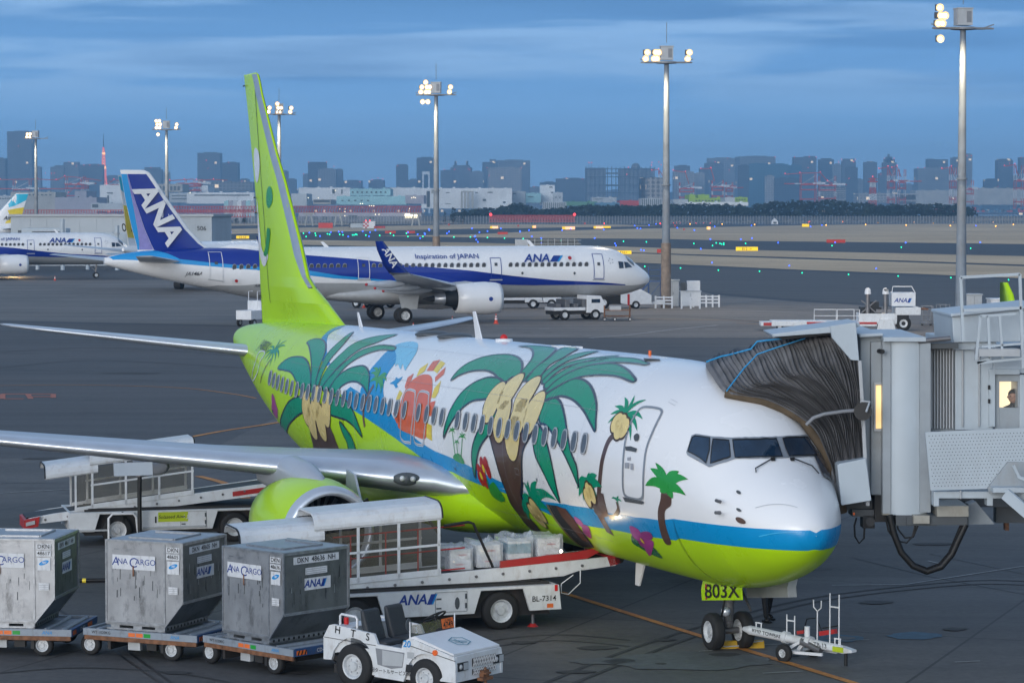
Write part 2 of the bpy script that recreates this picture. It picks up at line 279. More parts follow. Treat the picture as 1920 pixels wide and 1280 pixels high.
def gsheet(name, polys, m, off, kind='structure'):
    bm = bmesh.new()
    for pts in polys:
        vs = [bm.verts.new((p[0], p[1], 0)) for p in pts]
        try: bm.faces.new(vs)
        except Exception: pass
    bmesh.ops.triangulate(bm, faces=bm.faces[:])
    for y in GY: bmesh.ops.bisect_plane(bm, geom=bm.verts[:] + bm.edges[:] + bm.faces[:], plane_co=(0, y, 0), plane_no=(0, 1, 0))
    for v in bm.verts: v.co.z = G(v.co.y) + off
    bmesh.ops.recalc_face_normals(bm, faces=bm.faces)
    me = bpy.data.meshes.new(name); bm.to_mesh(me); bm.free(); me.materials.append(MATS[m])
    o = bpy.data.objects.new(name, me); SC.collection.objects.link(o)
    if kind: o['kind'] = kind
    return o
def pxp(s):
    a = [float(t) for t in s.replace(',', ' ').split()]; return [gp(x, y).xy[:] for x, y in zip(a[::2], a[1::2])]
gsheet('ground', [[(-9000, -60), (9000, -60), (9000, 30000), (-9000, 30000)]], 'taxi', 0)
gsheet('apron_concrete', [[(-160, -50), (90, -50), (60, 95), (34, 108), (3, 121), (-20, 108), (-60, 118), (-200, 150)]], 'apron', .004)
gsheet('apron_asphalt', [pxp('1000 636 1500 636 1920 640 1960 700 1700 700 1100 690 700 700 480 800 380 850 -40 860 -40 603 460 612 700 634')], 'asphalt', .008)
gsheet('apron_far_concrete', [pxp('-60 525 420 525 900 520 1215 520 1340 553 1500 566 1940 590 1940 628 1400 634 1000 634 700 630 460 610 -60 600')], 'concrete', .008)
gsheet('apron_far_asphalt', [pxp('700 503 1200 497 1300 501 1500 509 1930 526 1930 588 1500 562 1340 549 1215 522 900 518')], 'asphalt', .012)
gsheet('grass_field', [pxp('395 430 560 427 880 420.5 1150 421 1240 424 1000 427.5 880 429 560 436 395 440'), pxp('880 440 1000 434 1150 430 1330 426 1500 422.5 1990 417 1990 459 1700 455 1400 452 1240 448 1000 446.5 880 445 700 442.5'),
    pxp('395 449 560 450 880 455 1110 461 1300 467 1500 471 1990 482 1990 499 1700 489 1500 483 1300 477 1200 474 1000 472 880 466 560 459 395 456'), pxp('1000 473 1200 475.5 1300 479.5 1500 486 1700 492 1990 502 1990 525 1700 513 1500 506 1300 497 1200 493 1000 488')], 'grass', .03)
gsheet('service_road', [pxp('380 418.5 700 415.5 1000 412.5 1500 411 1990 409 1990 413 1500 416 1000 417.5 380 424')], 'grass', .03)
# painted markings
def gline(pts, w):
    out = []
    for (x0, y0), (x1, y1) in zip(pts, pts[1:]):
        d = V((x1 - x0, y1 - y0)).normalized(); n = V((-d.y, d.x)) * w / 2; e = d * .0
        out.append([(x0 + n.x, y0 + n.y), (x1 + n.x, y1 + n.y), (x1 - n.x, y1 - n.y), (x0 - n.x, y0 - n.y)])
    return out
def gl(s, w): return gline(pxp(s), w)
def curve2(s, k=6):
    P = pxp(s); P = [V(p) for p in P]; o = []
    for i in range(len(P) - 1):
        p0, p1, p2, p3 = P[max(i - 1, 0)], P[i], P[i + 1], P[min(i + 2, len(P) - 1)]
        for j in range(k):
            t = j / k; o.append(tuple(.5 * ((2 * p1) + (p2 - p0) * t + (2 * p0 - 5 * p1 + 4 * p2 - p3) * t * t + (3 * p1 - p0 - 3 * p2 + p3) * t ** 3)))
    o.append(tuple(P[-1])); return o
lead = [(1.03, 57.89), (3.66, 51.2), (6.9, 43.2), (8.6, 39)]
gsheet('yellow_lead_in_line', gline(lead, .17), 'orangeline', .016)
gsheet('orange_taxi_lines', gline(curve2('345 822 420 808 505 795 620 775 800 760'), .25) + gline(curve2('-60 724 150 722 330 727 430 738 480 747'), .15) + gline(curve2('372 893 420 906 455 925 470 960'), .28) + gl('1190 598 1330 600 1460 603', .22) + gl('1380 606 1530 613', .2), 'orangeline', .02)
gsheet('white_apron_lines', gl('1105 634 1180 628 1260 618 1345 610', .32) + gl('1150 634 1240 633.5', .2) + gl('1265 633 1420 633', .2) + gl('1440 633 1560 632', .2)
       + gl('1285 618 1308 618', .3) + gl('1322 617.5 1345 617.5', .3) + gl('1010 616.5 1030 616.5', .35) + gl('1350 580 1470 585 1620 592', .3) + gl('1345 565 1520 572', .3) + gl('440 563 480 563', .2)
       + gl('0 925 120 918 250 921', .08) + gl('1365 1213 1630 1200', .035) + gl('1310 1222 1348 1219', .05) + gl('1430 1263 1505 1259', .05) + gl('1790 1242 1838 1240', .05) + gl('1560 1098 1700 1096 1920 1062', .05) + gl('1740 1052 1760 1057', .06) + gl('950 1126 965 1126', .1) + gl('113 1114 125 1115', .05), 'whiteline', .02)
gsheet('red_stand_number', gl('2 739 100 739', .4) + gl('8 748 45 748', .4) + gl('55 744 100 744', .4) + gl('5 739 5 748', .25) + gl('52 739 58 748', .25) + gl('100 739 100 746', .25), 'redpaint', .02)
def ell(px, py, rx, ry, n=20): return pxp(' '.join('%f %f' % (px + rx * math.cos(6.2832 * i / n) * (1 + .12 * math.sin(i * 2.1)), py + ry * math.sin(6.2832 * i / n) * (1 + .1 * math.cos(i * 1.7))) for i in range(n)))
gsheet('blue_hydrant_marks', [ell(1572, 1197, 46, 7), ell(1715, 1192, 50, 7)], 'bluepaint', .012)
gsheet('worn_patches', [ell(1290, 1240, 150, 17), ell(1575, 1197, 28, 3.5), ell(1130, 1240, 60, 6)], 'worn', .016)
# joints and cracks of the slabs that can be told apart
gsheet('slab_joints', gl('90 1130 150 1168 230 1232 330 1300', .05) + gl('230 1215 350 1300', .05) + gl('1600 1046 1740 1080 1930 1116', .04) + gl('1742 1038 1930 1078', .04) + gl('1180 1096 1330 1088 1560 1066', .05) + gl('0 906 300 903', .06), 'black', .012)
ground_mat('oil', (.032, .031, .031), (.058, .056, .055), .9, .85, joints=False, tracks=False)
rs = random.Random(9)
def blot(px, py, rx, ry): return pxp(' '.join('%f %f' % (px + rx * math.cos(6.2832 * i / 18) * rs.uniform(.7, 1.15), py + ry * math.sin(6.2832 * i / 18) * rs.uniform(.7, 1.15)) for i in range(18)))
gsheet('oil_stains', [blot(*t) for t in ((1360, 1228, 34, 4), (1245, 1200, 22, 3), (1120, 1215, 40, 4), (700, 1248, 30, 3.5), (1480, 1230, 20, 2.4), (1640, 1130, 34, 3), (1790, 1180, 26, 3), (980, 1205, 24, 3), (330, 1262, 30, 3.5), (560, 1262, 24, 3), (1750, 1020, 40, 2.4), (1240, 1245, 12, 2), (90, 860, 50, 2.2), (250, 700, 60, 1.8), (1080, 1260, 40, 3))], 'oil', .018)
gsheet('tyre_marks', gline(curve2('640 1290 760 1240 900 1205 1040 1190 1180 1200'), .06) + gline(curve2('660 1300 780 1250 910 1216 1040 1201 1180 1212'), .06) + gline(curve2('0 1262 150 1252 330 1262 480 1290'), .07) + gline(curve2('1000 1290 1160 1225 1330 1170 1530 1120 1800 1090 1930 1090'), .10) + gline(curve2('1030 1300 1190 1235 1350 1178 1540 1127 1800 1097 1930 1097'), .10) + gline(curve2('0 660 200 652 460 668'), .3) + gline(curve2('0 690 180 676 460 690'), .3) + gline(curve2('1050 600 1250 592 1500 612 1700 650'), .3), 'oil', .014)
mat('water', (.03, .05, .07), .12, nz=.1, sc=.02)
MATS['water'].node_tree.nodes['Principled BSDF'].inputs['Roughness'].default_value = .2
w_ = MB('water'); a_, b_ = at(1780, 402.5, 3200), at(1780, 394.5, 3200)
w_.quad((460, 3000, .6), (1500, 3000, .6), (1500, 9000, 1.0), (960, 9000, 1.0)); tag(w_.build('water'), kind='structure')

# ------------------------------------------------------------------ aircraft skins
class Skin:
    def __init__(s, ST): s.A = ST; s.X = [r[0] for r in ST]
    def q(s, x):
        X = s.X; i = 0
        while i < len(X) - 2 and x > X[i + 1]: i += 1
        hk = X[i + 1] - X[i]; t = min(max((x - X[i]) / hk, 0), 1); o = []
        for c in range(1, 5):
            def dl(k): return (s.A[k + 1][c] - s.A[k][c]) / (X[k + 1] - X[k])
            def m(k):
                if k == 0: return dl(0)
                if k == len(X) - 1: return dl(k - 1)
                a, b = dl(k - 1), dl(k); return 0 if a * b <= 0 else 2 * a * b / (a + b)
            y0, y1 = s.A[i][c], s.A[i + 1][c]
            o.append((2 * t ** 3 - 3 * t * t + 1) * y0 + (t ** 3 - 2 * t * t + t) * hk * m(i) + (3 * t * t - 2 * t ** 3) * y1 + (t ** 3 - t * t) * hk * m(i + 1))
        return o
    def P(s, u, a, off=0):
        w, zc, zt, zb = s.q(u); c = math.cos(a); h = (zt - zc) if c > 0 else (zc - zb)
        p = V((u, w * math.sin(a), zc + h * c))
        if off:
            n = V((0, math.sin(a) * h, c * w)).normalized()
            if u < 4: w2, zc2, zt2, zb2 = s.q(u + .05); n.x = -(w2 - w) / .05 * (1 if True else 0); n.normalize()
            p += n * off
        return p
    def az(s, u, z):
        w, zc, zt, zb = s.q(u); h = (zt - zc) if z > zc else (zc - zb); return math.acos(max(-1, min(1, (z - zc) / max(h, 1e-4))))
    def mesh(s, mb, us, na=96):
        vs = [s.P(u, 2 * math.pi * k / na) for u in us for k in range(na)]
        mb.add(vs, [(i * na + k, (i + 1) * na + k, (i + 1) * na + (k + 1) % na, i * na + (k + 1) % na) for i in range(len(us) - 1) for k in range(na)], True)
        mb.add(vs[:na], [tuple(range(na))]); mb.add(vs[-na:], [tuple(range(na))[::-1]])
    RAD = 1.88
    def lay(s, mb, pts, m, lay, da=.05, side=1, step=.003):
        if len(pts) < 3: return
        mb.use(m); bm = bmesh.new()
        ar = sum(p[0] * q[1] - q[0] * p[1] for p, q in zip(pts, pts[1:] + pts[:1]))
        if ar * side > 0: pts = pts[::-1]
        vs = [bm.verts.new((p[0], p[1], 0)) for p in pts]
        try: bm.faces.new(vs)
        except Exception: bm.free(); return
        bmesh.ops.triangulate(bm, faces=bm.faces[:])
        al, ah = min(p[1] for p in pts), max(p[1] for p in pts); ul, uh = min(p[0] for p in pts), max(p[0] for p in pts)
        def cut(co, no): bmesh.ops.bisect_plane(bm, geom=bm.verts[:] + bm.edges[:] + bm.faces[:], plane_co=co, plane_no=no)
        k = math.ceil(al / da) * da
        while k < ah: cut((0, k, 0), (0, 1, 0)); k += da
        u = math.ceil(ul / .1) * .1
        while u < uh:
            if u < 7 or (u > s.A[-1][0] * .6 and round(u * 10) % 4 == 0): cut((u, 0, 0), (1, 0, 0))
            u += .1
        bm.verts.index_update(); bm.verts.ensure_lookup_table()
        V_ = [s.P(v.co.x, v.co.y * side, lay * step) for v in bm.verts]
        F = [tuple(v.index for v in f.verts) for f in bm.faces]; bm.free()
        mb.add(V_, F, True)
    def stroke(s, mb, pts, w, m, lay, closed=False, side=1, step=.003):
        R = s.RAD; P = [V((p[0], p[1] * R)) for p in pts]; Q = []
        n = len(P)
        for i in range(n if closed else n - 1):
            a, b = P[i], P[(i + 1) % n]; k = max(1, int((b - a).length / .12))
            Q += [a + (b - a) * j / k for j in range(k)]
        if not closed: Q.append(P[-1])
        n = len(Q); L, Rr = [], []
        for i in range(n):
            a = Q[i - 1] if (closed or i) else Q[0]; b = Q[(i + 1) % n] if (closed or i < n - 1) else Q[-1]
            d = (b - a)
            if d.length < 1e-6: d = V((1, 0))
            d.normalize(); nn = V((-d.y, d.x)) * w / 2; L.append(Q[i] + nn); Rr.append(Q[i] - nn)
        mb.use(m); vs = [s.P(p.x, p.y / R * side, lay * step) for p in L + Rr]
        mb.add(vs, [((i + 1) % n, i, n + i, n + (i + 1) % n) for i in range(n if closed else n - 1)], True)
def catmull(P, k=4, closed=True):
    n = len(P); o = []
    for i in range(n if closed else n - 1):
        a, b, c, d = (P[(i - 1) % n], P[i], P[(i + 1) % n], P[(i + 2) % n]) if closed else (P[max(i - 1, 0)], P[i], P[i + 1], P[min(i + 2, n - 1)])
        for j in range(k):
            t = j / k; o.append(tuple(.5 * (2 * b[e] + (c[e] - a[e]) * t + (2 * a[e] - 5 * b[e] + 4 * c[e] - d[e]) * t * t + (3 * b[e] - a[e] - 3 * c[e] + d[e]) * t ** 3) for e in range(len(a))))
    if not closed: o.append(tuple(P[-1]))
    return o
def pairs(s):
    a = [float(t) for t in s.split()]; return list(zip(a[::2], a[1::2]))
def airfoil(c, th, n=11):
    o = []
    for i in range(n):
        x = .5 * (1 - math.cos(math.pi * i / (n - 1))); y = 5 * th * (.2969 * math.sqrt(x) - .126 * x - .3516 * x * x + .2843 * x ** 3 - .1015 * x ** 4); o.append((x * c, y * c))
    return o
def wingmesh(mb, secs, side, m='wingray', le='alu', n=11, vertical=False):
    # secs: (leading edge u, spanwise s, z, chord, thickness ratio)
    rings = []
    for u, s, z, c, th in secs:
        af = airfoil(c, th, n); r = []
        for x, y in af: r.append((u + x, s * side, z + y * 1.1) if not vertical else (u + x, s * side + y, z))
        for x, y in af[::-1][1:-1]: r.append((u + x, s * side, z - y * .8) if not vertical else (u + x, s * side - y, z))
        rings.append(r)
    k = len(rings[0])
    for i in range(len(rings) - 1):
        for j in range(k):
            jn = (j + 1) % k; mb.use(le if (j < 3 or j >= k - 3) else m)
            mb.add([rings[i][j], rings[i][jn], rings[i + 1][jn], rings[i + 1][j]], [(0, 1, 2, 3)], True)
    mb.use(m); mb.add(rings[-1], [tuple(range(k))]); mb.add(rings[0], [tuple(range(k))[::-1]])
def weld(o):
    bm = bmesh.new(); bm.from_mesh(o.data); bmesh.ops.remove_doubles(bm, verts=bm.verts, dist=.0008); bmesh.ops.recalc_face_normals(bm, faces=bm.faces); bm.to_mesh(o.data); bm.free(); return o
def wheel(parent, c, r, w, axis='y', rimr=.58, name='wheel', tyre='rubber', rimm='rim', n=28, side=0, split=True):
    a = MB(tyre); h = w / 2
    a.lathe([(-h, r * rimr), (-h, r * .82), (-h * .85, r * .95), (-h * .5, r), (h * .5, r), (h * .85, r * .95), (h, r * .82), (h, r * rimr)], c, axis, n)
    b = a if not split else MB(rimm)
    b.use(rimm)
    for sg in ((-1, 1) if side == 0 else (side,)):
        b.lathe([(sg * h * .98, r * rimr), (sg * h * .9, r * rimr * .9), (sg * h * .45, r * rimr * .78), (sg * h * .5, r * rimr * .4), (sg * h * .85, r * rimr * .34), (sg * h * .85, 0)], c, axis, 24, False)
        for k in range(6):
            t = k * math.pi / 3; q = V((0, 0, 0)); e = r * rimr * .56
            q = V((c[0] + (e * math.cos(t) if axis == 'y' else sg * h * .5), c[1] + (sg * h * .5 if axis == 'y' else e * math.cos(t)), c[2] + e * math.sin(t)))
            d = V((0, sg * .02, 0)) if axis == 'y' else V((sg * .02, 0, 0)); b.cyl(q, q + d, r * .05, n=6)
    a.use(tyre)
    o = a.build(name, parent)
    if split: b.build('rim', o)
    return o
def frame_matrix(hx, hy, O, pitch=0.):
    u = V((-hx, -hy, pitch)).normalized(); s = V((hy, -hx, 0)).normalized(); z = u.cross(s)
    return Matrix(((u.x, s.x, z.x, O[0]), (u.y, s.y, z.y, O[1]), (u.z, s.z, z.z, O[2]), (0, 0, 0, 1)))
# ------------------------------------------------------------------ the green and white jet at the gate
PSI, PX, PY, PT = .3593, 5.29, 45.69, -.0105
MP = frame_matrix(math.sin(PSI), -math.cos(PSI), (PX, PY, -12 * PT), PT)
def W737(u, s, z): return MP @ V((u, s, z))
ST7 = [(.34,0.0,2.50,2.50,2.50),(.37,.17,2.50,2.67,2.34),(.5,.36,2.52,2.86,2.16),(.8,.64,2.56,3.12,1.93),(1.2,.92,2.64,3.38,1.73),(1.6,1.10,2.74,3.62,1.58),
(2.0,1.26,2.84,3.88,1.47),(2.5,1.40,2.97,4.42,1.37),(3,1.52,3.08,4.74,1.31),(3.5,1.62,3.18,4.94,1.28),(4,1.71,3.27,5.07,1.27),(5,1.82,3.36,5.21,1.265),(6,1.88,3.40,5.27,1.265),
(8,1.88,3.40,5.285,1.265),(24,1.88,3.40,5.285,1.265),(25.5,1.875,3.41,5.285,1.32),(27,1.83,3.47,5.285,1.51),(29,1.69,3.63,5.275,1.97),(31,1.47,3.83,5.25,2.52),(33,1.17,4.05,5.21,3.10),(35,.84,4.27,5.13,3.65),(36.5,.57,4.45,5.05,4.0),(37.6,.35,4.57,4.93,4.27),(38.02,.16,4.63,4.80,4.47)]
S7 = Skin(ST7)
jet = empty('airliner', M=MP, label='white and lime green twin-engined airliner painted with palm trees, nose at the boarding bridge', cat='airplane')
fb = MB('acwhite')
us = [.34 + (x ** 2) * 5.66 for x in [i / 46 for i in range(47)]] + [7 + i for i in range(18)] + [24.5 + i * .45 for i in range(30)] + [38.02]
S7.mesh(fb, us, 128)
LIV = [
('F','blue',2,0,'19.76 1.298 19.06 1.362 18.3 1.421 17.56 1.527 16.71 1.634 15.75 1.729 14.9 1.784 14.05 1.81 13.24 1.838 12.54 1.875 11.65 1.926 10.71 1.97 9.65 2.007 11.32 2.032 9.8 2.042 8.75 2.063 7.62 2.033 7.27 2.033 6.49 2.013 5.44 2.01 4.36 1.977 3.44 1.916 2.46 1.824 1.31 1.633 0.57 1.352 0.36 -0.055 0.56 -1.353 0.62 -1.971 0.4 -2.489 0.46 2.264 0.61 2.081 1.39 1.974 3.15 2.098 4.32 2.173 5.28 2.187 6.74 2.228 7.78 2.235 8.79 2.218 9.4 2.178 10.03 2.134 10.66 2.086 11.78 2.061 12.33 2.056 13.25 2.022 14 1.979 15.16 1.945 15.73 1.915 16.52 1.834 17.64 1.734 18.57 1.662 19.55 1.593 20.6 1.526 21.49 1.455 21.8 1.358 21.24 1.236 20.4 1.291'),
('GREENLINE','green',1,0,'0.6 -1.933 0.39 -2.449 0.45 2.205 0.6 2.04 1.38 1.953 3.13 2.084 4.3 2.159 5.25 2.174 6.71 2.218 7.75 2.225 8.76 2.208 9.38 2.169 10 2.125 10.64 2.077 11.76 2.052 12.31 2.048 13.23 2.014 13.98 1.971 15.14 1.937 15.72 1.907 16.51 1.826 17.63 1.727 18.56 1.655 19.55 1.585 20.6 1.518 21.5 1.447'),
('AFTLINE','green',1,0,'27.21 0.035 27.22 0.134 26.75 0.334 26.33 0.512 25.94 0.63 25.03 0.791 24.13 0.927 23.41 1.111 22.66 1.24 21.8 1.358 21.5 1.447'),
('F','blue',2,0,'27.07 0.06 26.49 0.235 26.4 0.342 26.16 0.467 25.64 0.588 24.82 0.759 24.18 0.884 23.62 0.977 23.82 1.013 24.25 0.973 25.06 0.84 25.79 0.683 26.32 0.548 26.71 0.383 26.98 0.215'),
('C','blue',2,0,'20.04 0.514 19.54 0.594 19.17 0.702 18.98 0.846 18.98 0.988 18.87 1.133 18.62 1.265 18.12 1.4 17.55 1.559 18.76 1.485 19.67 1.364 20.34 1.295 20.39 1.195 20.38 1.085 20.37 0.969 20.29 0.819 20.31 0.648'),
('C','lblue',3,0,'20.29 0.545 19.97 0.429 19.49 0.407 18.97 0.46 18.36 0.609 18.08 0.751 17.99 0.848 17.96 0.915 18.43 0.829 18.29 0.913 18.76 0.839 18.83 0.873 19.34 0.719'),
('F','blue',3,0,'18.48 1.113 18.22 1.06 18.27 1.021 18.04 1.037 17.84 1.001 17.84 1.058 17.98 1.108 17.8 1.138 17.92 1.162 18.17 1.117 18.41 1.12'),
('C','orange',3,0,'17.31 1.582 17.28 1.39 17.24 1.207 17.13 1.056 16.83 0.964 16.48 0.928 16.06 0.94 15.7 1.022 15.39 1.169 15.26 1.39 15.31 1.562 15.45 1.677 16.25 1.664 17.09 1.634'),
('F','yellow',3,0,'16.94 0.976 17.08 0.862 16.86 0.763 16.66 0.89'),
('F','orange',3,0,'16.55 0.881 16.67 0.729 16.33 0.69 16.15 0.865'),
('F','yellow',3,0,'16.14 0.864 16.23 0.703 15.81 0.736 15.78 0.893'),
('F','orange',3,0,'15.73 0.949 15.58 0.79 15.33 0.889 15.55 1.009'),
('F','yellow',3,0,'15.39 1.084 15.23 0.981 15.03 1.124 15.09 1.201 15.32 1.203'),
('F','orange',3,0,'15.42 1.268 15 1.231 14.99 1.35 15.01 1.413 15.32 1.42'),
('F','yellow',3,0,'15.27 1.499 14.95 1.519 14.96 1.682 15.33 1.66'),
('F','orange',3,0,'17.35 1.125 17.47 1.002 17.25 0.937 17.13 1.038 17.27 1.148'),
('F','yellow',3,0,'17.65 1.303 17.6 1.175 17.34 1.207 17.42 1.296'),
('F','orange',3,0,'17.7 1.46 17.25 1.437 17.21 1.578 17.41 1.57'),
('K','white',5,0.055,'17.06 1.159 16.69 1.154 16.44 1.192 16.24 1.421 16.44 1.723 16.62 1.752 16.96 1.752 17.15 1.704 17.07 1.543 17.16 1.239'),
('K','gray',6,0.02,'17.06 1.159 16.69 1.154 16.44 1.192 16.24 1.421 16.44 1.723 16.62 1.752 16.96 1.752 17.15 1.704 17.07 1.543 17.16 1.239'),
('K','white',5,0.055,'16.18 1.154 15.68 1.152 15.48 1.205 15.32 1.423 15.55 1.715 15.75 1.751 16.11 1.748 16.2 1.695 16.11 1.543 16.23 1.235'),
('K','gray',6,0.02,'16.18 1.154 15.68 1.152 15.48 1.205 15.32 1.423 15.55 1.715 15.75 1.751 16.11 1.748 16.2 1.695 16.11 1.543 16.23 1.235'),
('P','pgreen',4,0.13,'29.44 1.008 29.8 0.742 28.95 0.733 28.62 0.844 28.91 0.966 28.48 1.076 28.68 1.158 29.07 1.262 29.63 1.219 30.06 1.201 30.4 1.148 30.22 0.959'),
('L','brown',3,0.07,'29.26 1.123 29.63 1.337 30.06 1.608'),
('C','mag',3,0,'28.26 1.614 28.02 1.652 27.88 1.756 27.86 1.832 28.59 2.052 29.09 2.008 28.55 1.784 28.45 1.691'),
('P','dgreen',4,0.1,'29.08 2.031 28.57 1.936 29.03 2.149'),
('O','pgreen',4,0.045,'28.08 1.209 27.5 1.024 26.63 0.952 25.93 0.959 25.26 1.043 24.6 1.22 24.37 1.396 25.23 1.386 26.09 1.25 26.64 1.196 27.37 1.2'),
('O','pgreen',4,0.045,'24.39 1.378 24.72 1.147 25.51 0.922 26.42 0.761 27 0.687 26.7 0.607 25.97 0.6 25.2 0.692 24.6 0.85 24.33 1.037 24.12 1.225 24.02 1.35'),
('O','pgreen',4,0.045,'24.05 1.278 24.22 1.034 24.43 0.822 24.52 0.582 24.85 0.315 24.11 0.551 23.85 0.744 23.85 0.972 23.81 1.179 23.84 1.309'),
('O','pgreen',4,0.045,'23.71 1.287 23.63 1.038 23.37 0.803 23.26 0.586 22.66 0.39 21.65 0.248 21.76 0.501 22.31 0.671 22.63 0.875 23.02 1.091 23.46 1.298'),
('O','pgreen',4,0.045,'23.44 1.307 22.99 1.1 22.49 0.882 22.15 0.706 21.38 0.575 20.46 0.551 20.02 0.581 19.96 0.636 20.81 0.65 21.57 0.763 22.18 0.937 22.6 1.165 22.93 1.346'),
('O','pgreen',4,0.045,'22.92 1.354 22.54 1.145 22.03 1.015 21.39 0.947 20.87 0.942 20.29 1.025 19.96 1.146 19.79 1.282 20.24 1.208 20.86 1.163 21.47 1.18 21.96 1.257 22.34 1.373'),
('O','pgreen',4,0.045,'25.39 1.486 26.29 1.593 27.13 1.785 28.86 2.224 28.39 2.179 28.23 2.248 27.45 2.07 26.53 1.885 25.6 1.743 24.66 1.645 23.47 1.579 23.72 1.483 24.66 1.476'),
('O','pgreen',4,0.045,'22.83 1.439 21.76 1.391 21.18 1.434 20.7 1.529 20.31 1.671 20.14 1.808 20.66 1.711 21.26 1.654 21.91 1.643 22.79 1.607'),
('O','pgreen',4,0.045,'21.83 1.686 21.27 1.776 20.99 1.876 21.02 2.006 21.2 2.09 21.88 2.118 21.56 1.944 21.74 1.806'),
('C','brown',4,0,'24.46 1.701 22.92 1.657 22.7 1.774 22.52 1.928 22.8 2.148 25.12 2.243 24.86 2.071 24.64 1.87'),
('P','mgreen',4,0.16,'19.52 1.098 20.19 1.023 20.24 0.945 19.84 0.913 18.97 1.007 18.77 1.094 18.77 1.201 18.79 1.27 19.23 1.249 19.96 1.146'),
('L','brown2',4,0.13,'19.54 1.17 19.71 1.297 19.86 1.436 19.88 1.57 19.82 1.686'),
('P','mgreen',4,0.05,'13.6 1.533 13.85 1.572 13.77 1.517 13.57 1.48 13.39 1.511 13.42 1.557'),
('L','mgreen',4,0.03,'13.59 1.541 13.53 1.656 13.54 1.778'),
('P','mgreen',4,0.05,'12.96 1.584 13.21 1.605 13.13 1.547 13.01 1.513 12.72 1.548 12.71 1.602'),
('L','mgreen',4,0.03,'12.96 1.591 13.04 1.693 13.16 1.778'),
('P','mgreen',4,0.04,'13.33 1.642 13.49 1.668 13.43 1.626 13.22 1.619 13.16 1.657'),
('L','mgreen',4,0.03,'13.33 1.646 13.35 1.757'),
('C','mgreen',3,0,'13.63 1.781 13.3 1.753 13.09 1.789 13.04 1.849 13.34 1.85 13.68 1.824'),
('O','pgreen',5,0.05,'14.64 0.957 14.62 0.774 14.26 0.609 13.71 0.504 12.93 0.46 12.2 0.499 11.57 0.596 11.14 0.72 11.06 0.789 11.37 0.81 11.52 0.882 11.98 0.85 12.55 0.79 13.13 0.767 13.84 0.801 14.34 0.877'),
('O','pgreen',5,0.05,'14.16 1.629 14.02 1.442 13.82 1.25 13.53 1.061 13.09 0.923 12.51 0.848 11.74 0.864 11.47 0.978 11.52 1.081 12.14 1.125 12.78 1.169 13.32 1.296 13.68 1.431'),
('O','pgreen',5,0.05,'11.06 0.789 11.17 0.654 11.44 0.495 12 0.352 12.83 0.225 13.51 0.217 12.99 0.143 12.12 0.129 11.49 0.185 10.86 0.403 10.66 0.61 10.51 0.838'),
('O','pgreen',5,0.05,'10.54 0.83 10.64 0.615 10.73 0.414 11.52 0.065 10.8 0.069 10.14 0.364 10.15 0.552 9.98 0.772'),
('O','pgreen',5,0.05,'9.89 0.778 9.96 0.562 9.98 0.335 9.87 0.2 9.6 0.087 9.42 0.299 9.6 0.456 9.66 0.619 9.67 0.8'),
('O','pgreen',5,0.05,'9.64 0.808 9.58 0.639 9.45 0.493 9 0.363 8.58 0.286 8.08 0.19 8.21 0.354 8.73 0.428 9.21 0.551 9.37 0.698 9.39 0.838'),
('O','pgreen',5,0.05,'9.39 0.838 9.2 0.665 8.91 0.468 8.29 0.289 7.23 0.225 6.45 0.274 6.12 0.309 6.16 0.344 6.74 0.342 7.56 0.38 8.23 0.465 8.68 0.615 8.98 0.766 9.13 0.9'),
('O','pgreen',5,0.05,'9.08 0.916 8.84 0.667 8.39 0.51 7.45 0.408 6.53 0.474 5.87 0.564 5.59 0.611 5.61 0.65 6.47 0.609 7.27 0.625 8.05 0.69 8.56 0.808 8.99 0.947'),
('O','pgreen',5,0.05,'8.97 0.98 8.53 0.816 8.16 0.719 7.55 0.736 6.88 0.837 6.26 0.995 5.92 1.175 5.82 1.261 6.12 1.197 6.72 1.074 7.5 0.978 8.25 0.959 8.82 1.04'),
('O','pgreen',5,0.05,'8.92 1.059 8.45 0.987 8 1.028 7.47 1.176 7.09 1.346 6.78 1.524 6.52 1.638 6.52 1.758 6.55 1.814 6.75 1.695 7.12 1.551 7.67 1.395 8.28 1.29 8.68 1.261'),
('O','pgreen',5,0.05,'8.85 1.296 8.34 1.363 7.95 1.542 7.76 1.758 7.85 2.018 8.04 1.921 8.32 1.755 8.74 1.572'),
('O','pgreen',5,0.05,'12 1.192 11.7 1.335 11.96 1.462 12.36 1.67 12.52 1.836 12.57 1.978 12.26 1.826 11.91 1.654 11.41 1.515 11 1.399 11.22 1.228'),
('OT','brown',4,0.05,'11.29 1.438 10.06 1.424 8.97 1.385 9.37 1.594 9.61 1.856 10.08 2.069 9.63 1.897 10.05 2.083 10.4 2.31 10.43 2.446 10.78 2.589 11.25 2.604 10.99 2.347 11 2.209 10.89 2.049 10.91 1.944 10.91 1.909 11 1.727 11.18 1.579'),
('D','coco',6,0.4,'11.57 1.13'),
('D','coco',6,0.4,'10.97 0.988'),
('D','coco',6,0.4,'9.99 0.998'),
('D','coco',6,0.4,'10.74 1.317'),
('D','coco',6,0.4,'9.86 1.258'),
('D','coco',6,0.4,'9.18 1.176'),
('D','coco',6,0.4,'9.96 1.463'),
('D','coco',6,0.36,'24.64 1.597'),
('D','coco',6,0.36,'23.82 1.521'),
('D','coco',6,0.36,'22.9 1.563'),
('D','coco',6,0.36,'24.29 1.759'),
('D','coco',6,0.36,'23.46 1.75'),
('L','mgreen',4,0.05,'11.81 1.823 11.86 1.948 11.87 2.065 11.97 2.163'),
('D','red',5,0.13,'11.88 1.812'),
('D','red',5,0.13,'11.64 1.803'),
('D','red',5,0.13,'12.16 1.891'),
('D','red',5,0.13,'11.95 1.91'),
('D','red',5,0.13,'11.6 1.869'),
('D','red',5,0.13,'12.24 1.979'),
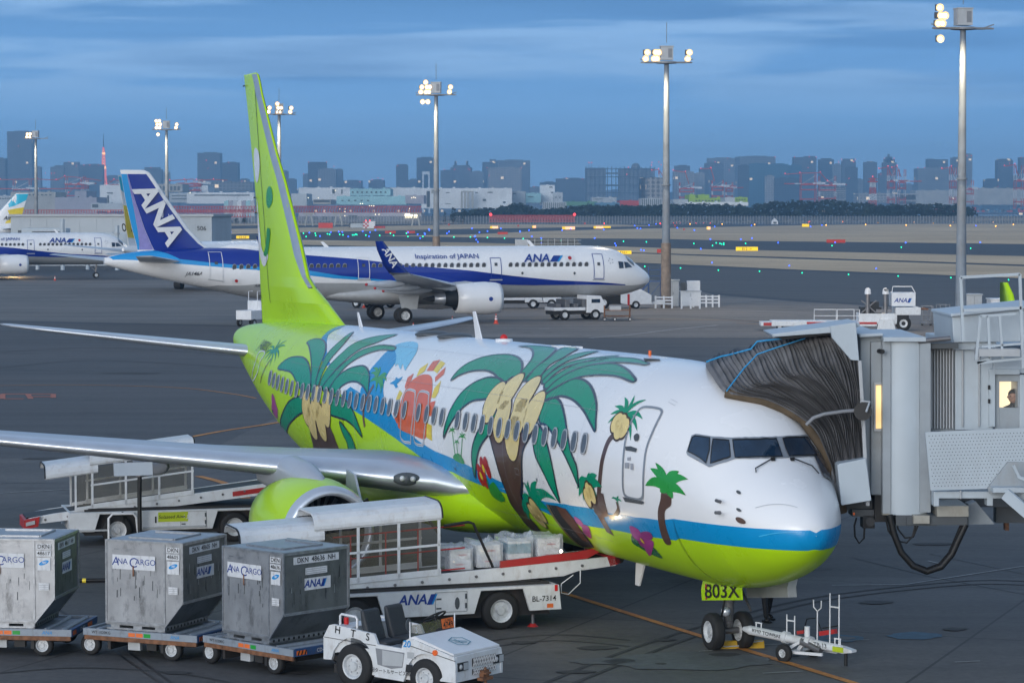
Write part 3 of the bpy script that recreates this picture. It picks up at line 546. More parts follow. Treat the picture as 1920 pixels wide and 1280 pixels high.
('D','red',5,0.13,'12.04 1.999'),
('D','yellow',6,0.07,'11.84 1.851'),
('D','yellow',6,0.07,'12.12 1.938'),
('C','mgreen',4,0,'11.96 2.069 11.51 1.976 11.33 2.04 11.24 2.157 11.63 2.208 11.97 2.163'),
('P','pgreen',5,0.3,'9.41 2.14 9.59 1.895 9.33 1.871 8.8 1.856 8.47 1.967 8 2.013 8.71 2.163 9.36 2.264 10.54 2.393 10.52 2.3 10.01 2.066'),
('D','coco',6,0.2,'9.53 2.185'),
('D','coco',6,0.2,'9.49 2.223'),
('D','coco',6,0.2,'9.82 2.258'),
('D','coco',6,0.2,'9.83 2.319'),
('P','pgreen',4,0.26,'6.01 1.81 6.67 1.838 6.53 1.764 6.23 1.722 5.9 1.662 5.58 1.67 5.41 1.767 5.74 1.87 6.49 1.943 6.68 1.913'),
('D','coco',6,0.14,'6.08 1.843'),
('D','coco',6,0.14,'5.94 1.862'),
('D','coco',6,0.14,'6.23 1.906'),
('L','brown',3,0.28,'6.04 1.91 5.94 2.034 5.89 2.156 5.92 2.263'),
('P','pgreen',4,0.06,'4.9 1.856 5.11 1.851 4.96 1.829 4.78 1.812 4.7 1.855 4.89 1.893'),
('L','brown',4,0.08,'4.92 1.87 4.96 1.948 5.25 2.032 5.49 2.048'),
('P','pgreen',4,0.16,'4.99 1.039 5.44 1.154 5.49 1.06 5.5 0.968 5.37 0.845 5.09 0.794 4.6 0.803 4.31 1.008 4.3 1.141 4.41 1.252 4.84 1.292'),
('D','coco',6,0.17,'5.11 1.123'),
('D','coco',6,0.17,'4.95 1.125'),
('D','coco',6,0.17,'4.92 1.18'),
('D','coco',6,0.17,'4.79 1.155'),
('L','brown',3,0.13,'4.99 1.227 5.19 1.311 5.32 1.481 5.44 1.662 5.59 1.813 5.77 1.934'),
('F','brown',3,0,'5.67 1.827 5.42 1.827 5.49 2.042 6 2.104 6.15 2.031'),
('P','mgreen',4,0.3,'3.1 1.557 3.63 1.433 3.76 1.623 3.5 1.354 2.81 1.309 2.55 1.332 2.56 1.524 2.92 1.624 3.3 1.618 3.63 1.576'),
('C','brown',3,0,'3.25 1.611 3 1.573 2.99 1.699 3.21 1.793 3.3 1.934 3.37 2.15 3.62 2.183 3.56 1.997 3.45 1.823 3.31 1.697'),
('C','dgreen',3,0,'4.87 2.199 4.66 2.192 4.5 2.261 4.21 2.293 4.22 2.435 4.58 2.42 4.91 2.354 5.09 2.308'),
('C','mag',4,0,'4.73 2.091 4.42 2.104 4.46 2.185 4.71 2.25 4.84 2.206'),
('C','mag2',4,0,'4.4 2.136 4.01 2.095 4 2.163 4.45 2.238 4.61 2.242'),
('C','mag',4,0,'4.43 2.227 4.07 2.196 4.21 2.283 4.76 2.454 4.67 2.333'),
('C','mag2',4,0,'4.71 2.25 4.5 2.233 4.67 2.333 4.78 2.303'),
('D','yellow',6,0.05,'4.51 2.234'),
('C','mag',4,0,'7.44 2.154 7.19 2.17 7.15 2.229 7.34 2.272 7.5 2.234'),
('C','mag2',4,0,'7.23 2.233 6.93 2.247 7.31 2.409 7.5 2.404 7.5 2.332'),
('K','gray',6,0.05,'4.53 1.584 4.54 1.413 4.61 1.175 4.61 1.018 4.58 0.918 4.44 0.876 4.07 0.842 3.92 0.85 3.86 0.908 3.83 1.098 3.84 1.271 3.81 1.491 3.85 1.707 3.97 1.77 4.23 1.79 4.49 1.786 4.56 1.742'),
('F','dgray',6,0,'4.62 1.803 3.87 1.78 3.85 1.79 3.93 1.815 4.56 1.843'),
('F','dgray',6,0,'4.53 1.324 4.35 1.302 4.12 1.301 4.13 1.339 4.49 1.358'),
('C','dgray',6,0,'4.34 1.189 4.27 1.16 4.18 1.172 4.16 1.22 4.24 1.24 4.31 1.22'),
('F','mark',6,0,'4.39 1.418 4.28 1.404 4.27 1.437 4.38 1.448'),
('F','mark',6,0,'4.46 1.477 4.31 1.463 4.3 1.516 4.45 1.531'),
('F','mark',6,0,'4.26 1.465 4.16 1.455 4.15 1.517 4.24 1.526'),
('K','white',6,0.06,'31.76 1.787 31.21 1.372 31.15 1.134 30.53 1.062 30.28 1.118 30.49 1.259 30.62 1.495'),
('F','gray',5,0,'2.79 1.079 2.8 1.041 2.81 1.003 2.83 0.966 2.85 0.929 2.87 0.891 2.81 0.845 2.74 0.819 2.66 0.791 2.6 0.762 2.53 0.731 2.48 0.698 2.44 0.663 2.4 0.625 2.36 0.586 2.33 0.546 2.3 0.504 2.28 0.46 2.26 0.416 2.24 0.371 2.23 0.326 2.21 0.28 2.2 0.233 2.19 0.186 2.18 0.14 2.18 0.094 2.17 0.046 2.17 -0.002 2.17 -0.051 2.18 -0.101 2.18 -0.152 2.19 -0.21 2.21 -0.269 2.23 -0.331 2.25 -0.395 2.28 -0.462 2.32 -0.534 2.38 -0.613 2.46 -0.704 2.41 -0.719 2.37 -0.735 2.33 -0.753 2.29 -0.772 2.25 -0.792 2.22 -0.813 2.18 -0.835 2.1 -0.739 2.03 -0.654 1.98 -0.574 1.92 -0.499 1.88 -0.427 1.84 -0.359 1.81 -0.294 1.79 -0.23 1.77 -0.169 1.76 -0.11 1.75 -0.053 1.75 0.003 1.75 0.058 1.76 0.11 1.77 0.161 1.78 0.211 1.8 0.259 1.82 0.306 1.84 0.352 1.86 0.396 1.89 0.44 1.92 0.482 1.95 0.525 1.98 0.567 2.01 0.608 2.04 0.698 2.06 0.749 2.09 0.799 2.12 0.849 2.15 0.9 2.18 0.95 2.22 1 2.28 1.022 2.35 1.042 2.42 1.06 2.5 1.074 2.57 1.084 2.65 1.093 2.74 1.1'),
('PANE','glass',7,0,'2.76 1.06 2.77 1.021 2.79 0.982 2.8 0.943 2.82 0.904 2.79 0.869 2.72 0.843 2.65 0.815 2.58 0.785 2.52 0.754 2.47 0.789 2.42 0.823 2.38 0.857 2.36 0.891 2.34 0.927 2.32 0.963 2.3 1'),
('PANE','glass',7,1,'2.46 0.732 2.41 0.691 2.36 0.647 2.32 0.601 2.28 0.554 2.24 0.571 2.2 0.588 2.16 0.607 2.12 0.626 2.08 0.648 2.09 0.699 2.12 0.749 2.14 0.8 2.17 0.85 2.2 0.901 2.23 0.951'),
('PANE','glass',7,2,'2.26 0.505 2.24 0.462 2.22 0.418 2.2 0.374 2.19 0.329 2.17 0.284 2.16 0.238 2.15 0.192 2.14 0.145 2.14 0.098 2.14 0.05 2.13 0.001 2.13 -0.049 2.14 -0.1 2.08 -0.099 2.02 -0.096 1.95 -0.088 1.87 -0.076 1.78 -0.061 1.78 -0.006 1.78 0.048 1.79 0.1 1.8 0.15 1.81 0.199 1.83 0.247 1.85 0.293 1.87 0.339 1.89 0.383 1.91 0.427 1.94 0.47 1.97 0.512 1.99 0.554 2.02 0.597'),
('PANE','glass',7,3,'2.15 -0.196 2.17 -0.256 2.19 -0.317 2.21 -0.38 2.24 -0.447 2.27 -0.517 2.32 -0.593 2.38 -0.678 2.35 -0.695 2.31 -0.713 2.27 -0.732 2.24 -0.752 2.2 -0.773 2.17 -0.795 2.09 -0.699 2.03 -0.612 1.97 -0.531 1.92 -0.454 1.88 -0.381 1.85 -0.311 1.82 -0.244 1.8 -0.179'),
('L','line',6,0.015,'1.1 1.101 0.64 0.414'),
('L','lblue2',6,0.03,'0.97 1.738 0.42 1.408'),
('D','dgray',7,0.05,'1.5 1.003'),
('D','dgray',7,0.05,'1.35 1.303'),
('D','brown',6,0.1,'1.28 1.499'),
('F','cargo',5,0,'8.61 2.082 8.37 2.077 8.12 2.072 7.94 2.081 7.75 2.091 7.62 2.149 7.58 2.187 7.55 2.227 7.54 2.268 7.53 2.317 7.54 2.371 7.58 2.43 7.71 2.512 7.95 2.618 8.46 2.668 9.06 2.736 8.94 2.663 8.91 2.609 8.92 2.564 8.81 2.494 8.76 2.435 8.74 2.382 8.72 2.327 8.72 2.276 8.75 2.228 8.69 2.176 8.64 2.128'),
('L','gold',7,0.13,'8.65 2.084 8.67 2.177 8.67 2.341 8.78 2.528 8.9 2.731 8.58 2.804'),
('F','brown3',6,0,'8.17 2.077 7.93 2.079 7.69 2.081 7.62 2.116 7.56 2.151 7.51 2.188 7.52 2.239 7.54 2.293 7.59 2.352 7.68 2.418 7.75 2.505 8.07 2.489 8.02 2.425 8.01 2.368 8.03 2.316 8.06 2.273 8.1 2.233 8.15 2.194 8.15 2.134'),
('F','dgreen2',4,0,'16.32 2.798 16.08 2.801 15.16 2.812 15.46 2.821'),
('F','green',6,0,'16.22 2.832 15.16 2.812 12.98 2.584 14.87 2.804'),
]
green = None; aft = None
for kind, m, lay, par, s in LIV:
    P = pairs(s)
    if kind == 'GREENLINE': gln = P
    elif kind == 'AFTLINE': afl = P
# nose part of the bands follows constant heights round the radome
def zband(m, z0, z1, lay, u0, u1):
    fb.use(m)
    for side in (1, -1):
        us_ = [u0 + (u1 - u0) * (i / 40) ** 1.6 for i in range(41)]; rows = []
        for u in us_:
            a0, a1 = S7.az(u, z0), S7.az(u, z1); k = 22; rows.append([S7.P(u, side * (a0 + (a1 - a0) * j / k), lay * .003) for j in range(k + 1)])
        k = 22
        for i in range(40):
            fb.add(rows[i] + rows[i + 1], [((j, k + 1 + j, k + 2 + j, j + 1) if side < 0 else (j + 1, k + 2 + j, k + 1 + j, j)) for j in range(k)], True)
zband('green', 2.25, -5, 1, .341, 3.0); zband('blue', 2.60, 2.25, 2, .341, 3.0)
g_ = [p for p in gln if p[0] >= 3.0 and p[1] > 0]; az3 = S7.az(3.0, 2.25)
u_j, a_j = gln[-1]
for side in (1, -1):
    S7.lay(fb, [(3.0, az3)] + g_ + [(u_j, math.pi), (3.0, math.pi)], 'green', 1, side=side)
    S7.lay(fb, [(27.25, 0)] + afl[1:] + [(u_j, a_j), (u_j, math.pi), (38.0, math.pi), (38.0, 0)], 'green', 1, side=side)
for kind, m, lay, par, s in LIV:
    P = pairs(s)
    if kind == 'F':
        if m == 'blue' and P[0][0] > 19 and P[0][1] > 1.2:      # the long wave: keep the part aft of the nose band, on both sides
            up = [p for p in P if p[0] >= 3.0 and p[1] > 0]
            k = max(range(1, len(up)), key=lambda i: -min(up[i][0], up[i - 1][0]) if True else 0)
            mi = min(range(len(up)), key=lambda i: up[i][0])
            a_u = S7.az(3.0, 2.60)
            # split the outline where it reaches the nose
            seq = P; first = next(i for i, p in enumerate(seq) if p[0] < 3.0 or p[1] < 0); last = max(i for i, p in enumerate(seq) if p[0] < 3.0 or p[1] < 0)
            poly = seq[:first] + [(3.0, a_u), (3.0, az3)] + seq[last + 1:]
            for side in (1, -1): S7.lay(fb, poly, 'blue', 2, side=side)
        else: S7.lay(fb, P, m, lay)
    elif kind == 'C': S7.lay(fb, catmull(P), m, lay)
    elif kind in ('O', 'OT'):
        Q = catmull(P); S7.lay(fb, Q, m, lay); S7.stroke(fb, Q, max(par, .045), 'navyline', lay + 1, True)
    elif kind == 'L': S7.stroke(fb, catmull(P, 5, False) if len(P) > 2 else P, par, m, lay)
    elif kind == 'K': S7.stroke(fb, catmull(P, 4), par, m, lay, True)
    elif kind == 'D':
        for qi, q in enumerate(P):
            lq = lay + qi * .75
            def circ(r): return [(q[0] + r * math.cos(t * .2856), q[1] + r * 1.15 * math.sin(t * .2856) / 1.88) for t in range(22)]
            if m == 'coco': S7.lay(fb, circ(par + .035), 'cocoline', lq)
            S7.lay(fb, circ(par), m, lq + .4)
    elif kind == 'P':
        c = V((P[0][0], P[0][1] * 1.88))
        for i, tp in enumerate(P[1:]):
            e = V((tp[0], tp[1] * 1.88)); d = e - c; L = d.length
            if L < .05: continue
            nn = V((-d.y, d.x)).normalized()
            if nn.y > 0: nn = -nn
            K = 8; lo_, hi_ = [], []
            for j in range(K + 1):
                t = j / K; p = c + d * t + nn * L * .14 * math.sin(math.pi * t) * (1 if abs(d.x) > .15 * L else .3); w = par * .3 * (math.sin(math.pi * min(1, .12 + t * .88)) ** .8) * (1.15 - .3 * t)
                lo_.append(p - nn * w); hi_.append(p + nn * w)
            poly = [(p.x, p.y / 1.88) for p in hi_ + lo_[::-1]]
            S7.lay(fb, poly, m, lay + .3 * (i % 2))
# hull seams and small marks
for u in (8.6, 13.2, 20.6, 24.2, 27.9, 33.0):
    S7.stroke(fb, [(u, a) for a in [x * .1 for x in range(-30, 31)]], .008, 'mark', 9)
for a in (.55, 1.05, 2.35):
    S7.stroke(fb, [(u, a) for u in range(6, 28)], .006, 'mark', 9)
for u_ in [x * .508 + 6.43 for x in range(0, 44, 4)]:
    for sd_ in (1, -1): S7.stroke(fb, [(u_, .55), (u_, 2.2)], .005, 'mark', 9, side=sd_)
rn_ = random.Random(4)
for i_ in range(30):      # small vents, drains, access panels
    u_, a_ = rn_.uniform(2.6, 27), rn_.choice([rn_.uniform(1.75, 2.6), rn_.uniform(.3, .8)]); w_1, h_1 = rn_.uniform(.05, .22), rn_.uniform(.02, .06)
    S7.stroke(fb, [(u_, a_), (u_ + w_1, a_), (u_ + w_1, a_ + h_1), (u_, a_ + h_1)], .007, 'mark', 9, True)
    if i_ % 3 == 0: S7.lay(fb, [(u_ + .4 + .03 * math.cos(t), a_ + .018 * math.sin(t)) for t in (0, 1, 2, 3, 4, 5)], 'dgray', 9)
fb.use('ink'); q0 = S7.P(31.35, .98, .05); q1 = S7.P(30.2, .98, .05); fb.text('JA803X', .42, FM(S7.P(30.75, .98, .05), q1 - q0, S7.P(30.75, .88, .05) - S7.P(30.75, 1.08, .05)), bold=.01)
# black slots of the cockpit rain gutter, static ports
fus = fb.build('fuselage', jet, recalc=False)
# cockpit panes
for kind, m, lay, par, s in LIV:
    if kind == 'PANE':
        b = MB('glass'); S7.lay(b, pairs(s), 'glass', 8); S7.stroke(b, pairs(s), .022, 'black', 9, True); b.build('cockpit_window', jet)
for sg, pp in ((-1, ((2.35, .66), (2.2, 1.0), (1.85, 1.12), (1.6, .78))), (-1, ((2.75, .85), (2.8, 1.08), (2.5, 1.22), (2.28, 1.02)))):
    b = MB('glass'); S7.lay(b, [p for p in pp], 'glass', 8, side=-1); b.build('cockpit_window', jet)
for pts in (((1.72, .12), (1.62, .48), (1.55, .52)), ((1.72, -.2), (1.66, -.52), (1.52, -.62))):
    b = MB('black'); b.tube([S7.P(u, a, .05) for u, a in pts], .012, 5); b.box(*[c for k in range(3) for c in (S7.P(pts[0][0], pts[0][1], .03)[k] - .03, S7.P(pts[0][0], pts[0][1], .03)[k] + .03)]); b.build('wiper', jet)
# cabin windows
pane = MB('winframe')
def oval(r, x, z, d, n=18): return [(x * math.copysign(abs(math.cos(t * 2 * math.pi / n)) ** .75, math.cos(t * 2 * math.pi / n)) * r, d, z * math.copysign(abs(math.sin(t * 2 * math.pi / n)) ** .85, math.sin(t * 2 * math.pi / n)) * r) for t in range(n)]
def ovalmesh(mb, sx, sz):
    mb.use('winframe'); o = oval(1.14, sx, sz, 0) + oval(1.1, sx, sz, .012) + oval(.95, sx, sz, .010); n = 18
    mb.add(o, [(r * n + k, r * n + (k + 1) % n, (r + 1) * n + (k + 1) % n, (r + 1) * n + k) for r in range(2) for k in range(n)], True)
    mb.use('winpane'); mb.add(oval(.96, sx, sz, .006), [tuple(range(n))])
ovalmesh(pane, .125, .185)
w0 = pane.build('cabin_window'); first = True
WU = [6.18 + .508 * i for i in range(15)] + [6.18 + .508 * i for i in (16, 17, 18)] + [15.88, 16.86] + [17.43 + .508 * i for i in range(23)]
for side in (1, -1):
    for u in WU:
        o = w0 if first else w0.copy()
        if not first: SC.collection.objects.link(o)
        first = False; a = side * 1.40; p = S7.P(u, a, .024); t = 1.40
        o.parent = jet; o.location = p
        n = (S7.P(u, a, 1) - S7.P(u, a, 0)).normalized(); x = V((side, 0, 0)); z = x.cross(n).normalized(); 
        if z.z < 0: z = -z; x = -x
        o.rotation_euler = Matrix(((x.x, n.x, z.x), (x.y, n.y, z.y), (x.z, n.z, z.z))).to_euler()
# roof fittings
def blade(u, h, c, name='antenna', m='acwhite', z=5.27, lean=.25, s=0, th=.03, dirn=1):
    b = MB(m); b.prism([(u, z), (u + c, z), (u + c * .75 + lean, z + h * dirn), (u + c * .35 + lean, z + h * dirn)], 'y', s - th / 2, s + th / 2); return b.build(name, jet, bevel=.008)
blade(25.9, .38, .28); blade(16.9, .62, .42, lean=.3); blade(9.2, .0, .01)if False else None
blade(7.4, .52, .42, 'drain_mast', 'acwhite', 1.3, .15, .1, .05, -1)
for u in (20.1, 18.5): b = MB('dgray'); b.sph((u, .1, 5.28), .42, 16, 8, .22); b.build('air_outlet', jet)
b = MB('acwhite'); b.lathe([(0, .2), (.06, .19), (.07, .0)], (15.5, 0, 5.27), 'z', 16); b.use('redl2'); b.sph((15.5, 0, 5.35), .085); b.build('beacon', jet)
b = MB('acwhite'); b.box(11.8, 12.3, -.12, .12, 5.27, 5.31); b.box(11.1, 11.4, -.1, .1, 5.27, 5.32); b.use('amber'); b.cyl((7.4, 0, 5.27), (7.4, 0, 5.38), .03); b.use('dgray'); b.prism([(6.5, .2), (6.9, .35), (6.5, .5), (6.1, .35)], 'z', 5.25, 5.262); b.build('roof_fitting', jet)
for u, a in ((1.75, 1.33), (1.72, 1.52)):
    b = MB('steel'); p = S7.P(u, a, .0); q = S7.P(u, a, .12); b.cyl(p, q, .03); b.beam(q, q + V((-.18, 0, 0)), .03); b.build('pitot_probe', jet)
# door furniture on the forward service door is painted on; its sill stands proud
# cargo hatch edge
# ---- fin and rudder
FZ = [4.6, 5.0, 5.27, 5.8, 6.2, 6.49, 7.1, 7.51, 8.25, 9.16, 9.93, 10.87, 11.7, 12.15, 12.33, 12.38]
FL = [27.0, 27.1, 27.4, 28.97, 30.22, 30.85, 31.3, 31.62, 32.27, 33.06, 33.87, 34.7, 35.42, 35.72, 35.9, 36.1]
FT = [35.5, 35.6, 35.65, 35.72, 35.78, 35.82, 35.9, 35.97, 36.1, 36.35, 36.6, 36.9, 37.2, 37.38, 37.43, 37.44]
def fin_y(u, z):
    l, t = interp(z, FZ, FL), interp(z, FZ, FT); c = t - l; x = min(max((u - l) / c, 0), 1); th = .085 * min(c, 5.5) * (.45 if z < 5.6 else 1)
    return max(.0, 5 * th * (.2969 * math.sqrt(x) - .126 * x - .3516 * x * x + .2843 * x ** 3 - .1015 * x ** 4)) if z < 12.37 else .01
fn = MB('green'); K = 16; rows = []
for z in FZ:
    l, t = interp(z, FZ, FL), interp(z, FZ, FT); r = []
    for i in range(K + 1):
        x = .5 * (1 - math.cos(math.pi * i / K)); r.append((l + x * (t - l), fin_y(l + x * (t - l), z), z))
    r += [(p[0], -p[1], p[2]) for p in r[::-1][1:-1]]; rows.append(r)
k = len(rows[0])
for i in range(len(rows) - 1):
    fn.add(rows[i] + rows[i + 1], [(j, (j + 1) % k, k + (j + 1) % k, k + j) for j in range(k)], True)
fn.add(rows[-1], [tuple(range(k))])
def finlay(pts, m, lay=1):
    for side in (1, -1):
        fn.use(m); bm = bmesh.new(); vs = [bm.verts.new((p[0], p[1], 0)) for p in pts]; bm.faces.new(vs); bmesh.ops.triangulate(bm, faces=bm.faces[:])
        u = 27.0
        while u < 38: bmesh.ops.bisect_plane(bm, geom=bm.verts[:] + bm.edges[:] + bm.faces[:], plane_co=(u, 0, 0), plane_no=(1, 0, 0)); u += .2
        z = 5.0
        while z < 12.4: bmesh.ops.bisect_plane(bm, geom=bm.verts[:] + bm.edges[:] + bm.faces[:], plane_co=(0, z, 0), plane_no=(0, 1, 0)); z += .4
        bm.verts.index_update(); fn.add([(v.co.x, side * (fin_y(v.co.x, v.co.y) + .012 * lay), v.co.y) for v in bm.verts], [tuple(v.index for v in f.verts) for f in bm.faces], True); bm.free()
fine = lambda s: catmull(pairs(s), 5)
finlay([(interp(z, FZ, FL) + .02, z) for z in FZ[4:-1]] + [(interp(z, FZ, FL) + (.10 + .30 * (1 if z > 6.6 else .3)), z) for z in FZ[4:-1][::-1]], 'silver')
finlay(fine('35.95 10.19 35.59 10.1 35.42 9.82 35.46 9.52 35.68 9.25 35.93 9.18 36.15 9.34 36.24 9.69 36.24 9.96 36.13 10.13'), 'acwhite')
finlay(fine('34.22 9.04 33.97 8.97 33.84 8.76 33.91 8.57 34.27 8.42 34.55 8.52 34.61 8.73 34.49 8.94'), 'mgreen')
finlay(pairs('36.0 8.8 35.96 8.71 35.83 8.47 35.75 8.15 35.6 7.75 35.5 7.4 35.3 7.22 35.02 7.12 34.73 7.08 34.44 7.13 34.49 6.98 34.81 6.80 35.07 6.74 35.38 6.82 35.7 7.05 35.86 7.3 35.93 7.7 35.98 8.1'), 'acwhite')
finlay(fine('34.42 7.86 34.14 7.8 34.18 7.55 34.37 7.25 34.59 7.07 34.87 7.05 35.09 7.11 34.79 7.32 34.64 7.59 34.57 7.78'), 'mgreen', 1.4)
finlay([(34.3, 5.6), (34.34, 5.6), (36.0, 12.1), (35.96, 12.1)], 'dgreen2', 1)
fin_ = fn.build('tail_fin', jet, recalc=False); bmx = bmesh.new(); bmx.from_mesh(fin_.data); bmesh.ops.recalc_face_normals(bmx, faces=bmx.faces); bmx.to_mesh(fin_.data); bmx.free()
b = MB('dgreen2')
for z in (12.05, 8.75, 8.3, 5.9): b.beam((interp(z, FZ, FT) - .25, .09, z), (interp(z, FZ, FT) + .12, .02, z), .03)
b.build('hinge_fairing', jet)
# ---- stabilisers
for side in (1, -1):
    b = MB('wingray'); wingmesh(b, [(32.6, .3, 4.30, 4.1, .10), (33.2, 1.1, 4.38, 3.6, .10), (36.3, 6.2, 4.98, 1.75, .09), (37.0, 7.0, 5.08, 1.25, .09), (37.5, 7.17, 5.11, .7, .08)], side); weld(b.build('stabiliser', jet))
# ---- wings
TS = math.tan
def wing(side):
    b = MB('wingray'); zz = lambda s: 2.30 + .098 * (s - 1.9); le = lambda s: 14.1 + .52 * (s - 1.9)
    wingmesh(b, [(12.4, .2, 2.05, 9.0, .10), (13.7, 1.75, 2.24, 8.3, .105), (14.15, 2.1, zz(2.1), 7.8, .115), (le(4), 4, zz(4), 6.1, .115), (le(5.8), 5.8, zz(5.8), 4.9, .11), (le(11), 11, zz(11), 3.2, .10), (le(17.0), 17.0, zz(17), 1.65, .10)], side, n=15)
    w = weld(b.build('wing', jet))
    b = MB('green' if side else 'green')
    le2 = [(22.0, 17.0, 3.78), (22.3, 17.35, 3.95), (22.8, 17.62, 4.4), (23.3, 17.8, 5.2), (23.75, 17.9, 5.95), (24.1, 17.93, 6.28)]
    ch = [1.6, 1.45, 1.3, 1.0, .72, .42]; rings = []
    for (u, s, z), c in zip(le2, ch):
        rings.append([(u, s * side, z), (u + c * .3, (s - .04) * side, z), (u + c, s * side, z), (u + c * .3, (s + .04) * side, z)])
    for i in range(5): b.add(rings[i] + rings[i + 1], [(j, (j + 1) % 4, 4 + (j + 1) % 4, 4 + j) for j in range(4)], True)
    b.add(rings[-1], [(0, 1, 2, 3)])
    b.use('pgreen')
    for k_, (du, dz) in enumerate(((-.15, .75), (.1, 1.0), (.4, .95), (.6, .7), (.75, .45), (-.1, .4))):
        p0 = V((23.35, (17.62) * side, 4.3)); y = -.06 * side
        b.tube([(p0.x, p0.y + y, p0.z), (p0.x + du * .5, 17.72 * side + y, p0.z + dz * .6), (p0.x + du * .9, 17.8 * side + y, p0.z + dz)], .09, 6, .02)
    b.build('winglet', w)
    for s_, L_ in ((6.9, 3.6), (10.6, 3.2), (13.6, 2.6)):      # flap track fairings
        c = 4.9 - (s_ - 5.8) * .33; u0 = le(s_) + c * .40; b = MB('wingray'); pr_ = [(0, .0), (.12, .10), (.5, .20), (1.2, .26), (2.0, .22), (L_, .03)]
        vs = []; n = 12
        for a, r in pr_:
            for k in range(n): t = 2 * math.pi * k / n; vs.append((u0 + a, side * s_ + math.cos(t) * r * .75, zz(s_) - .30 + math.sin(t) * r - (a * .03)))
        b.add(vs, [(i * n + k, i * n + (k + 1) % n, (i + 1) * n + (k + 1) % n, (i + 1) * n + k) for i in range(len(pr_) - 1) for k in range(n)], True); b.build('flap_fairing', w)
    if side > 0:
        b = MB('dgray'); c0 = V((14.32, 2.55, 2.37)); 
        b.M = Matrix.Translation((14.50, 2.62, 2.40)) @ Matrix.Rotation(math.atan(.52) * -1, 4, 'Z'); b.sph((0, 0, 0), .14, 16, 8); b.M = b.M @ Matrix.Diagonal((.75, 2.2, 1, 1)); b.sph((0, 0, 0), .14, 18, 10); b.M = Matrix()
        o = b.build('landing_light', w); 
        for q_ in ((14.32, 2.53, 2.41), (14.42, 2.74, 2.42)): b = MB('rim'); b.sph(q_, .06, 12, 8); b.build('reflector', o)
        b = MB('wingray'); b.prism([(17.15, 2.44), (17.2, 2.72), (17.26, 2.72), (17.2, 2.44)], 'y', 7.55, 8.4); b.build('fuelling_panel', w)
    return w
for side in (1, -1): wing(side)
# belly fairing at the wing root
b = MB('green'); vs = []; n = 32; prof = [(12.0, .2, .1), (12.8, 1.2, .42), (13.8, 1.75, .62), (15.5, 2.0, .78), (19, 2.02, .82), (22, 1.8, .7), (24.2, 1.0, .35), (25.2, .2, .1)]
for u, w_2, h_2 in prof:
    for k in range(n): t = 2 * math.pi * k / n; vs.append((u, math.copysign(abs(math.cos(t)) ** .7, math.cos(t)) * w_2, 1.82 + math.copysign(abs(math.sin(t)) ** .8, math.sin(t)) * h_2))
b.add(vs, [(i * n + k, i * n + (k + 1) % n, (i + 1) * n + (k + 1) % n, (i + 1) * n + k) for i in range(len(prof) - 1) for k in range(n)], True); b.build('belly_fairing', jet)
# ---- engines
for side in (1, -1):
    y = 4.83 * side; b = MB('green')
    b.lathe([(12.98, .985), (13.3, 1.045), (13.9, 1.09), (14.6, 1.08), (15.3, 1.0), (16.1, .86), (16.12, .74), (15.6, .7)], (0, y, 1.48), 'x', 40)
    e = b.build('engine', jet)
    b = MB('alu'); b.lathe([(12.98, .987), (12.78, .93), (12.70, .86), (12.74, .80), (12.95, .775)], (0, y, 1.48), 'x', 40); b.build('inlet_lip', e)
    b = MB('dark'); b.lathe([(12.95, .775), (13.5, .80), (14.0, .79), (14.0, .0)], (0, y, 1.48), 'x', 40); b.use('silver')
    b.lathe([(13.45, 0.01), (13.6, .12), (13.85, .24), (13.95, .26)], (0, y, 1.48), 'x', 18); b.use('grey')
    for k in range(24):
        t = 2 * math.pi * k / 24; b.add([(13.8, y + math.cos(t) * .24, 1.48 + math.sin(t) * .24), (13.75, y + math.cos(t) * .77, 1.48 + math.sin(t) * .77), (13.95, y + math.cos(t + .2) * .77, 1.48 + math.sin(t + .2) * .77), (13.92, y + math.cos(t + .26) * .24, 1.48 + math.sin(t + .26) * .24)], [(0, 1, 2, 3)])
    b.build('fan', e)
    b = MB('dark'); b.lathe([(15.8, .62), (16.6, .5), (17.2, .38), (17.2, .28), (17.8, .05)], (0, y, 1.46), 'x', 24); b.build('exhaust', e)
    b = MB('wingray'); n = 14; vs = []; pf = [(13.35, .02, 2.50, 2.42), (13.8, .22, 2.66, 2.2), (14.6, .34, 2.83, 2.1), (15.6, .34, 2.9, 2.1), (16.8, .28, 2.75, 2.0), (18.2, .12, 2.5, 2.1)]
    for u, w_2, zt, zb in pf:
        for k in range(n): t = 2 * math.pi * k / n; vs.append((u, y + math.cos(t) * w_2, (zt + zb) / 2 + math.sin(t) * (zt - zb) / 2))
    b.add(vs, [(i * n + k, i * n + (k + 1) % n, (i + 1) * n + (k + 1) % n, (i + 1) * n + k) for i in range(len(pf) - 1) for k in range(n)], True); b.build('pylon', e)
    b = MB('wingray'); b.prism([(13.9, 2.05), (14.9, 2.2), (14.85, 2.62), (14.3, 2.55)], 'y', y - side * 1.02, y - side * .97); b.build('strake', e)
